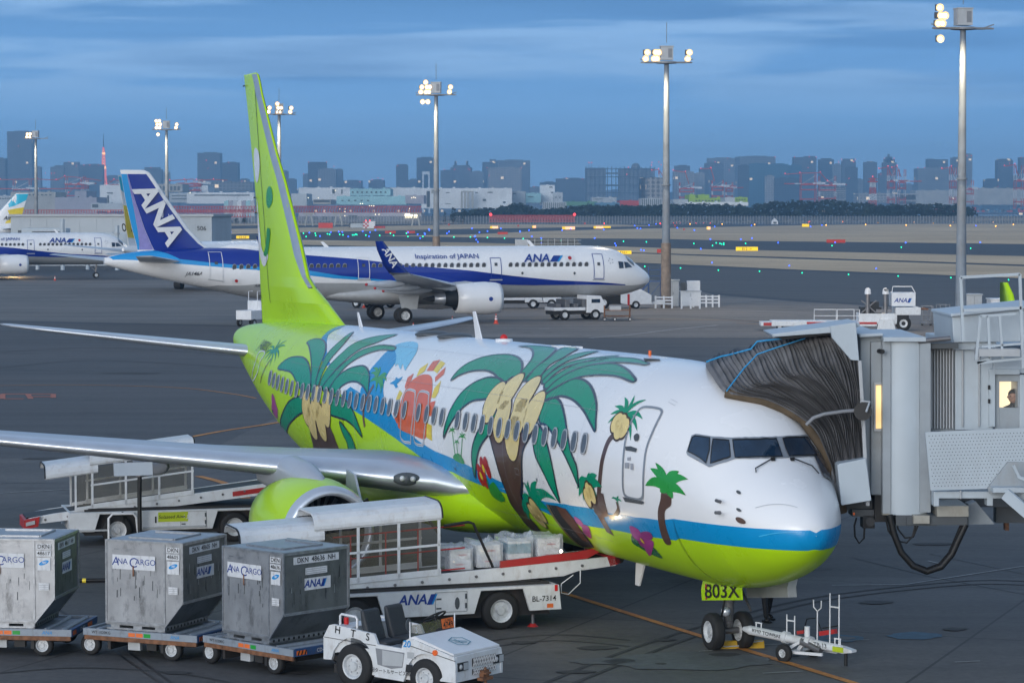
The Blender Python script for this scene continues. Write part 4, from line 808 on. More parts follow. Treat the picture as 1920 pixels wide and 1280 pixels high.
# ---- landing gear
ng = MB('steel'); gx, gs = 4.32, -.22
ng.M = Matrix.Translation((gx - 4.85, gs, 0))
ng.cyl((4.85, .0, .42), (4.75, .0, 1.35), .085, .11); ng.cyl((4.85, -.32, .345), (4.85, .32, .345), .06); ng.beam((4.8, 0, .9), (5.6, 0, 1.35), .07); ng.beam((4.82, .1, .75), (4.55, .1, .55), .05); ng.use('alu'); ng.cyl((4.83, 0, .5), (4.8, 0, .95), .07)
ng.sph((4.70, .12, .72), .09); ng.use('black'); ng.beam((4.75, -.15, 1.25), (4.6, -.35, .72), .04); ng.tube([(4.7, .15, 1.2), (4.55, .22, .9), (4.7, .2, .65), (4.85, .12, .6)], .018)
g0 = ng.build('nose_gear', jet)
for s_ in (.30, -.30): wheel(g0, (gx, gs + s_, .345), .345, .22)
def gdoor(s_, u0, u1, z0, z1, tilt, m, name='gear_door', txt=None, th=.03):
    b = MB(m); pts = [(s_, z0), (s_ + .015, (z0 + z1) / 2), (s_ - .02, z1 - .04), (s_ - .06, z1 + .03)]
    vs = [(u0, p[0], p[1] + tilt) for p in pts] + [(u1, *p) for p in pts]; n = 4; inn = [(v[0], v[1] - th, v[2]) for v in vs]
    b.add(vs + inn, [(0, 1, 5, 4), (1, 2, 6, 5), (2, 3, 7, 6), (8, 12, 13, 9), (9, 13, 14, 10), (10, 14, 15, 11), (0, 4, 12, 8), (3, 11, 15, 7), (0, 8, 9, 1), (1, 9, 10, 2), (2, 10, 11, 3), (4, 5, 13, 12), (5, 6, 14, 13), (6, 7, 15, 14)])
    if txt:
        b.use('ink'); b.text(txt, .34, FM(((u0 + u1) / 2 - .05, s_ + .022, (z0 + z1) / 2 + tilt / 2 - .035), (-1, 0, tilt / (u1 - u0)), (0, -.02, 1)) @ Matrix.Diagonal((2.0, 1.05, 1, 1)), bold=.012)
        b.use('red'); b.add([(u1 - .26, s_ + .018, z0 + .05), (u1 - .20, s_ + .018, z0 + .05), (u1 - .20, s_ + .022, z1 - .06), (u1 - .26, s_ + .022, z1 - .06)], [(0, 1, 2, 3)])
    return b.build(name, jet, bevel=.008)
gdoor(.14, 2.98, 4.70, .87, 1.27, .22, 'green', txt='803X'); gdoor(-.78, 2.98, 4.70, .87, 1.24, .22, 'lgrey', th=.18)
for side in (1, -1):
    b = MB('steel'); b.cyl((19.6, 2.86 * side, .55), (19.5, 2.7 * side, 2.1), .13); b.beam((19.6, 2.8 * side, .9), (19.5, 1.2 * side, 1.9), .1); b.cyl((19.6, 2.4 * side, .56), (19.6, 3.3 * side, .56), .07)
    g0 = b.build('main_gear', jet)
    for d in (-.43, .43): wheel(g0, (19.6, 2.86 * side + d, .56), .56, .40)
# access panel hanging open beneath the belly (drawn in green) and belly lamp
b = MB('green'); b.prism([(11.6, 1.25), (12.6, 1.3), (12.3, 1.0)], 'y', 1.25, 1.29); b.build('access_panel', jet)

# ------------------------------------------------------------------ the blue and white jets beyond
STA = [(0,0,3.15,3.15,3.15),(.05,.22,3.15,3.36,2.95),(.25,.5,3.17,3.65,2.7),(.7,.85,3.22,4.0,2.4),(1.3,1.17,3.3,4.42,2.17),(2.0,1.45,3.42,4.95,1.98),(2.8,1.68,3.55,5.42,1.86),(3.8,1.86,3.7,5.7,1.78),(5,1.95,3.78,5.83,1.75),(6.5,1.975,3.8,5.86,1.74),
(31,1.975,3.8,5.86,1.74),(33,1.93,3.87,5.86,1.95),(35.5,1.75,4.1,5.84,2.45),(38,1.45,4.35,5.8,3.0),(40.5,1.05,4.6,5.7,3.55),(42.5,.7,4.8,5.5,4.05),(44.2,.36,4.85,5.2,4.5),(44.5,.25,4.85,5.1,4.6)]
SA = Skin(STA)
def simple_fin(b, FZ_, FL_, FT_, th=.09):
    rows = []
    def fy(u, z):
        l, t = interp(z, FZ_, FL_), interp(z, FZ_, FT_); c = t - l; x = min(max((u - l) / c, 0), 1)
        return 5 * th * min(c, 5) * (.2969 * math.sqrt(x) - .126 * x - .3516 * x * x + .2843 * x ** 3 - .1015 * x ** 4)
    for z in FZ_:
        l, t = interp(z, FZ_, FL_), interp(z, FZ_, FT_); r = [(l + .5 * (1 - math.cos(math.pi * i / 10)) * (t - l),) for i in range(11)]
        r = [(p[0], fy(p[0], z), z) for p in r]; rows.append(r + [(p[0], -p[1], p[2]) for p in r[::-1][1:-1]])
    k = len(rows[0])
    for i in range(len(rows) - 1): b.add(rows[i] + rows[i + 1], [(j, (j + 1) % k, k + (j + 1) % k, k + j) for j in range(k)], True)
    b.add(rows[-1], [tuple(range(k))]); return fy
def fin_lay(b, fy, pts, m, lay=1):
    for side in (1, -1):
        b.use(m); bm = bmesh.new(); vs = [bm.verts.new((p[0], p[1], 0)) for p in pts]; bm.faces.new(vs); bmesh.ops.triangulate(bm, faces=bm.faces[:])
        u = 35.0
        while u < 45: bmesh.ops.bisect_plane(bm, geom=bm.verts[:] + bm.edges[:] + bm.faces[:], plane_co=(u, 0, 0), plane_no=(1, 0, 0)); u += .4
        bm.verts.index_update(); b.add([(v.co.x, side * (fy(v.co.x, v.co.y) + .02 * lay), v.co.y) for v in bm.verts], [tuple(v.index for v in f.verts) for f in bm.faces], True); bm.free()
def ana_jet(O, psi, label, full=True):
    M = frame_matrix(math.sin(psi), -math.cos(psi), O); root = empty('airliner', M=M, label=label, cat='airplane', group='white and blue airliners parked beyond the gate')
    b = MB('acwhite'); us = [0, .05, .12, .25, .45, .7, 1, 1.3, 1.6, 2, 2.4, 2.8, 3.3, 3.8, 4.4, 5, 5.8, 6.5] + [8 + i * 2 for i in range(12)] + [31 + i * .75 for i in range(18)] + [44.5]
    SA.mesh(b, us, 64)
    dn = pairs('40.65 0.201 38.37 0.125 36.19 0.157 34.5 0.303 32.92 0.516 29.45 0.783 25.04 1.002 21.22 1.258 16 1.483 12.45 1.7 8.83 1.885 2.66 2.05 2.64 2.10 10.57 2.093 14.38 2.038 22.66 1.825 26.42 1.646 29.3 1.415 33.15 1.309 36.81 1.249 38.93 1.151 40.8 0.311')
    ln = pairs('40.8 0.3 38.93 1.14 36.81 1.24 33.15 1.30 29.3 1.406 26.42 1.637 22.66 1.816 14.38 2.03 19.46 1.969 22.65 1.889 26.96 1.745 29.14 1.615 33.16 1.435 38.83 1.43 41.92 1.4 43.9 1.3 44.2 0.6 43.0 0.2 41.5 0.1')
    for sd in (1, -1):
        SA.lay(b, ln, 'analight', 1, side=sd, da=.1, step=.012); SA.lay(b, dn, 'anadark', 2, side=sd, da=.1, step=.012)
        SA.lay(b, [(.5, 2.12), (3, 2.11), (10.57, 2.10), (14.38, 2.05), (22.66, 1.95), (30, 1.9), (33, 2.0), (36, 2.4), (38, math.pi), (.5, math.pi)], 'bellygrey', 1, side=sd, da=.1, step=.01)
        for (u, w, a0, a1) in ((36.2, 1.0, .66, 2.05), (24.6, .9, .93, 1.755), (13.77, .85, .99, 1.80), (5.1, .85, .81, 1.83)):
            m = 'white' if u > 20 else 'anablue'
            SA.stroke(b, [(u - w / 2, a0), (u + w / 2, a0), (u + w / 2, a1), (u - w / 2, a1)], .05, m, 4, True, side=sd, step=.012)
            SA.lay(b, [(u - .12, 1.2), (u + .12, 1.2), (u + .12, 1.32), (u - .12, 1.32)], 'dgray', 4, side=sd, step=.012)
            SA.stroke(b, [(u - w / 2 - .1, a1 + .05), (u + w / 2 + .1, a1 + .05)], .09, 'lgrey', 4, side=sd, step=.012)
        SA.lay(b, [(3.33, 1.06), (2.86, 1.02), (2.9, 1.31), (3.3, 1.36)], 'glass', 4, side=sd, step=.012); SA.lay(b, [(2.78, 1.0), (2.42, .95), (2.0, 1.1), (2.72, 1.29)], 'glass', 4, side=sd, step=.012); SA.lay(b, [(2.3, .15), (2.32, .8), (1.75, .95), (1.65, .15)], 'glass', 4, side=sd, step=.012)
        c = SA.P(7.45, 1.05 * sd, .05)
        SA.lay(b, [(7.1, .89), (7.9, .89), (7.9, 1.14), (7.1, 1.14)], 'white', 4, side=sd, step=.012); SA.lay(b, [(7.5 + .16 * math.cos(t * .45), 1.015 + .082 * math.sin(t * .45)) for t in range(14)], 'red', 5, side=sd, step=.012)
        SA.lay(b, [(34.3, 1.86), (35.0, 1.86), (35.0, 2.08), (34.3, 2.08)], 'white', 4, side=sd, step=.012); SA.lay(b, [(34.65 + .13 * math.cos(t * .45), 1.97 + .07 * math.sin(t * .45)) for t in range(14)], 'red', 5, side=sd, step=.012)
        def tx(t, u, a, size, m, shear=0, bold=0.0):
            x = V((-1 if sd > 0 else 1, 0, 0)); z = (SA.P(u, (a - .1) * sd) - SA.P(u, (a + .1) * sd)); b.use(m); b.text(t, size, FM(SA.P(u, a * sd, .10), x, z), shear, bold)
        tx('Inspiration of JAPAN', 17.75, .93, .62, 'anablue', bold=.008); tx('ANA', 10.35, 1.04, 1.0, 'anablue', .3, .02); tx('JA146A', 37.9, 1.9, .42, 'ink', .35, .01); tx('AIRBUS A321neo', 32.2, 2.02, .30, 'ink', .3, .01)
        P4 = [(9.25, 1.17), (8.62, 1.17), (8.2, .9), (8.83, .9)]; SA.lay(b, P4, 'anablue', 4, side=sd, step=.012); SA.lay(b, [(8.62, 1.17), (8.45, 1.17), (8.03, .9), (8.2, .9)], 'analight', 5, side=sd, step=.012)
        for k in range(5): t = k * 1.2566; SA.lay(b, [(4.0 + .24 * math.cos(t + e) * s_, 1.1 + .13 * math.sin(t + e) * s_) for e, s_ in ((-.3, 1), (.3, 1), (0, .5))], 'mark', 4, side=sd, step=.012)
        for u, a in ((11.6, 1.6), (7.2, 1.62)): SA.lay(b, [(u + .1 * math.cos(t * .8), a + .055 * math.sin(t * .8)) for t in range(8)], 'dgray', 4, side=sd, step=.012)
    b.build('fuselage', root, recalc=False)
    wm = MB(); ovalmesh(wm, .15, .21); wo_ = None
    WA = [34.83, 34.3, 33.77, 33.24] + [32.5 - .53 * i for i in range(13)] + [23.8 - .53 * i for i in range(18)] + [12.57 - .533 * i for i in range(13)]
    for sd in (1, -1):
        for u in WA:
            if wo_ is None: o = wo_ = wm.build('cabin_window')
            else: o = wo_.copy(); SC.collection.objects.link(o)
            o.parent = root; a = 1.30; w, zc, zt, zb = SA.q(u); z = 4.36; p = SA.P(u, SA.az(u, z) * sd, .06); o.location = p; o.rotation_euler = (R_(-14 * sd) if sd > 0 else R_(14), 0, 0 if sd > 0 else math.pi)
    b = MB('acwhite')
    fz, fl, ft = [5.0, 5.6, 5.95, 6.2, 7.25, 9.49, 11.3, 11.6, 11.76], [36.0, 36.1, 36.6, 36.95, 37.94, 39.54, 40.75, 41.0, 41.4], [42.0, 41.95, 42.0, 42.05, 42.35, 42.85, 43.15, 43.2, 43.22]
    fy = simple_fin(b, fz, fl, ft)
    e = lambda z, f: interp(z, fz, fl) + f * (interp(z, fz, ft) - interp(z, fz, fl))
    fin_lay(b, fy, [(interp(z, fz, fl) + .38, z) for z in (5.7, 6.2, 7.25, 9.49, 11.2, 11.45)] + [(e(z, .78), z) for z in (11.45, 9.49, 7.25, 6.2, 5.7)], 'anadark')
    fin_lay(b, fy, [(e(z, .785), z) for z in (5.7, 6.2, 7.25, 9.49, 11.45)] + [(e(z, f), z) for z, f in ((11.45, .80), (9.49, .84), (7.25, .90), (6.2, .95), (5.7, .97))], 'analav')
    fin_lay(b, fy, [(e(z, f), z) for z, f in ((5.7, .972), (6.2, .952), (7.25, .905), (9.49, .845), (11.45, .805))] + [(e(z, .995), z) for z in (11.45, 9.49, 7.25, 6.2, 5.7)], 'analight')
    for sd in (1, -1):
        b.use('white'); x = V((-.60, 0, -.80)) if sd > 0 else V((.60, 0, .80)); z = V((.80, 0, -.60)) if sd < 0 else V((-.80, 0, .60))
        x = V((-.58, 0, -.815)); z = V((.0, 0, 0))
        # the letters run down the fin, parallel to its leading edge
        o = b.M; pts = V((40.35, sd * .42, 8.6)); X = V((-.50, 0, -.70)) * 1.0; Z = V((-.95, 0, .30))
        if sd > 0: Mx = Matrix(((-.53, -.62, 0, 40.45), (0, 0, 1, .50), (-.85, .62, 0, 8.35), (0, 0, 0, 1)))
        else: Mx = Matrix(((.53, -.62, 0, 40.45), (0, 0, -1, -.50), (.85, .62, 0, 8.35), (0, 0, 0, 1)))
        Mx = Matrix(((-.53, -.80, 0, 40.45), (0, 0, 1 * sd, .50 * sd), (-.85, .50, 0, 8.45), (0, 0, 0, 1)))
        b.text('ANA', 2.35, Mx, .12, .035)
    b.build('tail_fin', root)
    for sd in (1, -1):
        b = MB('wingray'); wingmesh(b, [(38.3, .3, 4.75, 3.6, .1), (38.8, 1.0, 4.8, 3.2, .1), (42.0, 6.2, 5.3, 1.3, .09)], sd); weld(b.build('stabiliser', root))
        b = MB('wingray'); zz = lambda s: 2.55 + .10 * (s - 1.9)
        wingmesh(b, [(14.5, .2, 2.4, 8.4, .1), (16.2, 2.0, 2.56, 6.9, .11), (18.6, 6.3, zz(6.3), 4.4, .11), (25.2, 17.0, zz(17), 1.6, .10)], sd); w = weld(b.build('wing', root))
        b = MB('anadark'); l2 = [(25.2, 17.0, 4.05), (25.6, 17.3, 4.2), (26.2, 17.55, 4.7), (27.2, 17.8, 5.9), (27.7, 17.9, 6.5)]; ch = [1.6, 1.5, 1.35, .95, .6]; rg = []
        for (u, s, z), c in zip(l2, ch): rg.append([(u, s * sd, z), (u + c * .3, (s - .06) * sd, z), (u + c, s * sd, z), (u + c * .3, (s + .06) * sd, z)])
        for i in range(4):
            b.use('wingray' if i < 1 else 'anadark'); b.add(rg[i] + rg[i + 1], [(j, (j + 1) % 4, 4 + (j + 1) % 4, 4 + j) for j in range(4)], True)
        b.add(rg[-1], [(0, 1, 2, 3)]); b.use('white'); b.text('ANA', .75, Matrix(((-.5 , -.85, 0, 27.2), (0, 0, sd, (17.78) * sd + .07 * sd), (-.85, .5, 0, 5.35), (0, 0, 0, 1))), .1, .02); b.build('winglet', w)
        for s_, L_ in ((5.4, 4.0), (8.6, 3.6), (12.4, 3.0)):
            b = MB('wingray'); u0 = 14.5 + .62 * s_ + 2.2; vs = []; n = 10; pr_ = [(0, 0), (.3, .18), (1.2, .32), (L_ * .7, .26), (L_, .06)]
            for a, r in pr_:
                for k in range(n): t = 2 * math.pi * k / n; vs.append((u0 + a, sd * s_ + math.cos(t) * r * .7, zz(s_) - .35 + math.sin(t) * r))
            b.add(vs, [(i * n + k, i * n + (k + 1) % n, (i + 1) * n + (k + 1) % n, (i + 1) * n + k) for i in range(len(pr_) - 1) for k in range(n)], True); b.use('red'); b.sph((u0 + L_, sd * s_, zz(s_) - .35), .12, 8, 5); b.build('flap_fairing', w)
        y = 5.75 * sd; b = MB('acwhite'); b.lathe([(14.95, 1.02), (14.8, 1.12), (15.1, 1.2), (16.0, 1.28), (17.2, 1.24), (18.4, 1.10), (18.42, .95)], (0, y, 1.92), 'x', 32)
        if True: b.use('anablue'); b.lathe([(0, 0), (0, .17)], (15.9, y + sd * 1.285, 1.9), 'y', 12, False)
        e_ = b.build('engine', root); b = MB('dark'); b.lathe([(15.0, 1.0), (15.8, 1.0), (15.8, 0)], (0, y, 1.92), 'x', 24); b.build('fan', e_)
        b = MB('dark'); b.lathe([(18.3, .95), (18.35, .72)], (0, y, 1.92), 'x', 24); b.lathe([(18.3, .72), (19.3, .52)], (0, y, 1.92), 'x', 24); b.use('silver'); b.lathe([(19.2, .5), (20.1, .34), (20.1, .2)], (0, y, 1.92), 'x', 20); b.use('dark'); b.lathe([(19.9, .28), (21.0, .04)], (0, y, 1.92), 'x', 16); b.build('exhaust', e_)
        b = MB('wingray'); b.prism([(15.6, 3.0), (17.5, 3.25), (20.5, 3.0), (20.4, 2.75), (18.6, 2.5), (16.0, 2.9)], 'y', y - .2, y + .2); b.build('pylon', e_)
    b = MB('bellygrey'); vs = []; n = 20; pf = [(13.5, .2, .1), (15, 1.5, .5), (18, 2.1, .85), (23, 2.1, .85), (26.5, 1.4, .5), (29.5, .2, .1)]
    for u, w2, h2 in pf:
        for k in range(n): t = 2 * math.pi * k / n; vs.append((u, math.cos(t) * w2, 2.15 + math.sin(t) * h2))
    b.add(vs, [(i * n + k, i * n + (k + 1) % n, (i + 1) * n + (k + 1) % n, (i + 1) * n + k) for i in range(len(pf) - 1) for k in range(n)], True); b.build('belly_fairing', root)
    b = MB('steel'); b.cyl((5.1, 0, .38), (5.0, 0, 1.9), .1); b.beam((5.1, 0, .8), (6.2, 0, 1.9), .08); g0 = b.build('nose_gear', root)
    for s_ in (-.25, .25): wheel(g0, (5.1, s_, .38), .38, .22, split=False, n=18)
    for sd in (1, -1):
        b = MB('steel'); b.cyl((22, 3.8 * sd, .6), (21.9, 3.6 * sd, 2.5), .14); b.use('lgrey'); b.prism([(21.0, 1.1), (22.2, 1.0), (22.6, 2.5), (20.8, 2.5)], 'y', 4.25 * sd, 4.3 * sd); g0 = b.build('main_gear', root)
        for d in (-.46, .46): wheel(g0, (22, 3.8 * sd + d, .6), .6, .42, split=False, n=20)
    for u, h in ((26.8, .45), (9.8, .5)): b = MB('acwhite'); b.prism([(u, 5.8), (u + .4, 5.8), (u + .75, 5.8 + h), (u + .5, 5.8 + h)], 'y', -.03, .03); b.build('antenna', root)
    b = MB('acwhite'); vs = []; pf = [(31.5, .1, .02), (32.4, .5, .3), (33.6, .6, .42), (34.8, .5, .3), (35.8, .1, .02)]; n = 12
    for u, w2, h2 in pf:
        for k in range(n): t = 2 * math.pi * k / n; vs.append((u, math.cos(t) * w2, 5.8 + math.sin(t) * h2))
    b.add(vs, [(i * n + k, i * n + (k + 1) % n, (i + 1) * n + (k + 1) % n, (i + 1) * n + k) for i in range(len(pf) - 1) for k in range(n)], True); b.build('radome', root)
    return root
ana_jet((11.13, 221.25, -.635), 1.903, 'white airliner with blue band and blue tail fin, parked whole behind the lime green jet')
p_ = gp(247, 521); ana_jet((p_.x + .2, p_.y + 1.5, -.75), 1.90, 'white and blue airliner at the far left, cut by the frame')
# two jets of which the photograph shows only the tails
def tail_jet(O, psi, label, sc=1., cut=False):
    M = frame_matrix(math.sin(psi), -math.cos(psi), O) @ Matrix.Diagonal((sc, sc, sc, 1)); root = empty('airliner', M=M, label=label, cat='airplane', group='white airliners with cyan and yellow tail fins')
    b = MB('acwhite'); S7.mesh(b, [.34, .5, .8, 1.2, 2, 3, 4, 6, 8, 16, 24, 27, 29, 31, 33, 35, 36.5, 38.02], 48); b.build('fuselage', root)
    b = MB('acwhite'); z_, l_, t_ = [5.0, 5.27, 6.2, 7.1, 12.2, 12.38], [27.1, 27.4, 30.22, 31.3, 36.0, 36.3], [36.9, 37.0, 37.1, 37.3, 38.9, 38.95]
    fy = simple_fin(b, z_, l_, t_); e = lambda z, f: interp(z, z_, l_) + f * (interp(z, z_, t_) - interp(z, z_, l_))
    fin_lay(b, fy, [(e(12.25, .0), 12.25), (e(10.6, 0), 10.6), (e(8.8, .0), 8.8), (e(9.7, .55), 9.7), (e(10.9, .99), 10.9), (e(12.25, .99), 12.25)], 'cyan')
    fin_lay(b, fy, [(e(8.2, 0.02), 8.2), (e(7.4, .02), 7.4), (e(5.6, .3), 5.6), (e(5.9, .99), 5.9), (e(9.3, .99), 9.3), (e(9.0, .6), 9.0)], 'yellow')
    b.use('ink')
    for sd in (1, -1): b.text('AIRDO', 1.2, Matrix(((-sd, 0, 0, 35.3), (0, 0, sd, sd * .52), (0, 1, 0, 6.9), (0, 0, 0, 1))), .3, .02)
    b.build('tail_fin', root)
    for sd in (1, -1):
        b = MB('wingray'); wingmesh(b, [(32.6, .3, 4.3, 4.1, .1), (37.2, 7.1, 5.1, 1.0, .09)], sd, n=7); weld(b.build('stabiliser', root))
        b = MB('wingray'); wingmesh(b, [(12.6, .2, 2.1, 9, .1), (14.2, 2.1, 2.3, 7.8, .11), (22, 17, 3.8, 1.6, .1)], sd, n=7); weld(b.build('wing', root))
        b = MB('acwhite'); b.lathe([(12.8, .9), (13.6, 1.08), (15.4, 1.0), (16.2, .8)], (0, 4.83 * sd, 1.48), 'x', 16); b.build('engine', root)
        b = MB('rubber'); b.cyl((19.6, 2.5 * sd, .56), (19.6, 3.3 * sd, .56), .56, n=16); b.build('main_gear', root)
    b = MB('rubber'); b.cyl((4.5, -.3, .35), (4.5, .3, .35), .35); b.build('nose_gear', root)
q_ = at(246, 392, 283); tail_jet((q_.x + 11.9, q_.y + 37.5, -.72), math.pi - .35, 'white airliner, only its cyan and yellow fin visible behind the blue fin')
q_ = at(28, 392, 600); tail_jet((q_.x - 37.0, q_.y + 3, -.75), -1.45, 'distant white airliner with cyan and yellow fin, at the very left edge')

# ------------------------------------------------------------------ boarding bridge
jbr = empty('jet_bridge', (8.5, 50, G(50)), label='grey and white boarding bridge with black folding canopy pressed against the green jet', cat='boarding bridge')
JI = Matrix.Translation((8.5, 50, G(50))).inverted()
class JB(MB):
    def __init__(s, m='jb'): MB.__init__(s, m); s.M = JI.copy()
    def pb(s, x0, x1, y0, y1, Y, th, m=None):      # a box whose front face fills the given part of the view at depth Y
        if m: s.use(m)
        a, b, c, d = at(x0, y1, Y), at(x1, y1, Y), at(x1, y0, Y), at(x0, y0, Y)
        return s.add([a, b, c, d] + [p + V((0, th, 0)) for p in (a, b, c, d)], [(0, 1, 2, 3), (7, 6, 5, 4), (0, 4, 5, 1), (1, 5, 6, 2), (2, 6, 7, 3), (3, 7, 4, 0)])
    def pp(s, pts, Y, th, m=None):
        if m: s.use(m)
        P = [at(x, y, Y) for x, y in pts]; n = len(P); return s.add(P + [p + V((0, th, 0)) for p in P], [tuple(range(n)), tuple(range(n, 2 * n))[::-1]] + [(i, n + i, n + (i + 1) % n, (i + 1) % n) for i in range(n)])
H0 = [(1566, 905, 48.2), (1558, 880, 48.2), (1547, 845, 48.2), (1531, 810, 48.25), (1505, 785, 48.3), (1472, 766, 48.35), (1430, 750, 48.3), (1392, 742, 48.3), (1360, 735, 48.4), (1336, 706, 49.0), (1322, 682, 49.9), (1330, 672, 52.5)]
H1 = [(1618, 872, 48.0), (1618, 845, 48.0), (1617, 815, 48.0), (1616, 785, 48.0), (1615, 757, 48.0), (1614, 730, 48.0), (1613, 705, 48.0), (1611, 682, 48.05), (1608, 660, 48.1), (1600, 640, 48.3), (1592, 626, 48.8), (1592, 622, 53.0)]
b = JB('canvas'); NP = 36; rows = []
for i in range(NP * 2 + 1):
    t = i / (NP * 2); t2 = t ** .85; r = []
    for k, (h0, h1) in enumerate(zip(H0, H1)):
        e = 1.0 + .5 * math.sin(i * .8 + k * .5)
        pA, pB = at(*h0), at(*h1); p = pA.lerp(pB, t2)
        amp = (.085 if i % 2 else -.02) * e * (1 if 0 < i < NP * 2 else 0) * (.45 + .55 * min(1, k / 3)) * (1 if k < 9 else .5)
        out = V((-.1, -1, .25)) if k < 9 else V((0, -.25, 1)); sag = math.sin(math.pi * t) * (.20 if k >= 9 else 0) + .03 * math.sin(k * 2.3 + i * .35)
        r.append(p + out.normalized() * amp + V((0, 0, sag * .6)) + V((math.sin(k * 1.3 + i * .4) * .02, 0, 0)))
    rows.append(catmull([tuple(q) for q in r], 3, False))
k = len(rows[0])
for i in range(len(rows) - 1): b.add(rows[i] + rows[i + 1], [(j, j + 1, k + j + 1, k + j) for j in range(k - 1)], False)
cn = b.build('folding_canopy', jbr)
b = JB('rope')
b.tube([at(1362, 733, 48.2), at(1395, 690, 48.4), at(1420, 664, 48.5), at(1460, 650, 48.5), at(1510, 634, 48.4)], .014, 5); b.build('blue_rope', jbr, 'bright blue rope lashed over the canopy')
b = JB('rope'); b.tube([at(1325, 678, 49.7), at(1352, 668, 49.5), at(1372, 664, 49.4), at(1408, 654, 49.2), at(1420, 640, 49.2), at(1455, 636, 49), at(1500, 630, 48.9), at(1530, 626, 48.8)], .016, 5); b.build('blue_rope', jbr, 'bright blue rope lashed over the canopy')
b = JB('canvas2'); b.tube([at(1360, 736, 48.42), at(1392, 743, 48.36), at(1430, 751, 48.38), at(1472, 767, 48.4), at(1505, 786, 48.4), at(1547, 846, 48.3), at(1566, 905, 48.3), at(1580, 960, 48.4)], .09, 8); b.build('canopy_bumper', cn)
b = JB('grey'); b.tube([at(1512, 796, 47.75), at(1525, 783, 47.7), at(1545, 776, 47.7), at(1580, 771, 47.7), at(1622, 768, 47.75)], .035, 6); b.use('black'); b.cyl(at(1618, 771, 47.6), at(1618, 771, 47.7), .16, n=16); b.use('lgrey'); b.tube([at(1615, 752, 47.7), at(1631, 753, 47.6), at(1624, 772, 47.5)], .02); b.build('canopy_strap', cn)
b = JB('jb'); b.pp([(1446, 626), (1600, 606), (1612, 604), (1612, 612), (1560, 624), (1450, 632)], 48.0, 1.6, 'jb'); b.use('black'); b.pp([(1452, 632), (1560, 623), (1560, 628), (1470, 637)], 48.1, 1.4, 'black'); b.build('canopy_roof', jbr, bevel=.015)
b = JB('jb'); b.pp([(1557, 611), (1605, 604), (1611, 676), (1596, 675), (1560, 633)], 47.9, .12, 'jb'); b.build('side_gusset', jbr, bevel=.01)
b = JB('jb'); b.pp([(1609, 676), (1616, 676), (1631, 948), (1624, 948)], 47.9, .3, 'lgrey'); b.pp([(1570, 872), (1574, 869), (1624, 859), (1634, 938), (1578, 947)], 47.7, 2.6, 'jb'); b.pb(1559, 1574, 881, 950, 48.2, 2.2, 'grey'); b.build('cab_bumper_panel', jbr, bevel=.012)
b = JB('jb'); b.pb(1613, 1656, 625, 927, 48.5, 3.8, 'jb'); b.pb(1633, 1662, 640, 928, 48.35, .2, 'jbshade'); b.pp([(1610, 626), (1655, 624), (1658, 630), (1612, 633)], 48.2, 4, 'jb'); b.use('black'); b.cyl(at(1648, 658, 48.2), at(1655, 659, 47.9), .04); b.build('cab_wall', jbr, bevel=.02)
b = JB('warm'); b.pb(1642, 1660, 722, 803, 48.30, .03, 'warm'); o = b.build('lit_window', jbr, 'narrow window glowing yellow'); b = JB('lgrey')
for r in ((1639, 1642, 717, 808), (1660, 1663, 717, 808), (1642, 1660, 717, 721), (1642, 1660, 804, 808)): b.pb(*r, 48.27, .06)
b.build('window_frame', o)
# rounded corner column of the cab
b = JB('jb'); n = 18
def colm(cx, r0, y0, y1, Y, x0, x1):
    P = []
    for i in range(n + 1):
        t = i / n; x = x0 + (x1 - x0) * t; d = math.sin(math.pi * t) ** .5 * .14; P.append((x, Y - d))
    vs = [at(x, y1, Y) + V((0, yy - Y, 0)) for x, yy in P] + [at(x, y0, Y) + V((0, yy - Y, 0)) for x, yy in P]
    b.add(vs, [(i, i + 1, n + 2 + i, n + 1 + i) for i in range(n)], True)
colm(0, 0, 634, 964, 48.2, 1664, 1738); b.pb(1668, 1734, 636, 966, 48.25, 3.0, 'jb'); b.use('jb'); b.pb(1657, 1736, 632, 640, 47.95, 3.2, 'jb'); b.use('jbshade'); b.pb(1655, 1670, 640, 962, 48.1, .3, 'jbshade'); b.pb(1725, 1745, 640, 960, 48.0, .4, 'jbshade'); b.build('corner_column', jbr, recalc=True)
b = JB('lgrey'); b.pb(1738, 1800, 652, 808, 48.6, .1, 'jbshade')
for i in range(9): b.pb(1740 + i * 5.6, 1742.5 + i * 5.6, 656, 803, 48.5, .12, 'lgrey')
b.pb(1733, 1740, 655, 805, 48.4, .2, 'black'); b.pb(1728, 1797, 643, 653, 48.1, .6, 'dgray'); b.use('lgrey')
b.use('steel'); b.cyl(at(1722, 640, 48.0), at(1782, 634, 48.0), .045); b.build('roller_shutter', jbr)
b = JB('jb'); b.pb(1791, 1862, 640, 806, 48.5, 3.5, 'jb'); b.pb(1804, 1807, 645, 800, 48.45, .06, 'lgrey'); b.pb(1835, 1838, 645, 800, 48.45, .06, 'lgrey'); b.pb(1862, 2300, 655, 700, 48.5, 3.5, 'jb'); b.pb(1912, 2300, 702, 806, 48.5, 3.5, 'jb'); b.build('tunnel_wall', jbr, bevel=.015)
b = JB('jbshade')
for r in ((1855, 1866, 692, 800), (1866, 1912, 692, 702)): b.pb(*r, 48.42, .14, 'jb')
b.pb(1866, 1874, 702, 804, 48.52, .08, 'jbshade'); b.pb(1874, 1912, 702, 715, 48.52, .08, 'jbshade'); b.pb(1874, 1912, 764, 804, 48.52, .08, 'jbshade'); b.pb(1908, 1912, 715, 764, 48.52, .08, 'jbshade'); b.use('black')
for y in (722, 748): b.pb(1853, 1857, y, y + 8, 48.38, .05)
dr_ = b.build('door', jbr, bevel=.006)
b = JB('window'); b.pb(1874, 1908, 715, 764, 48.60, .02, 'window'); 
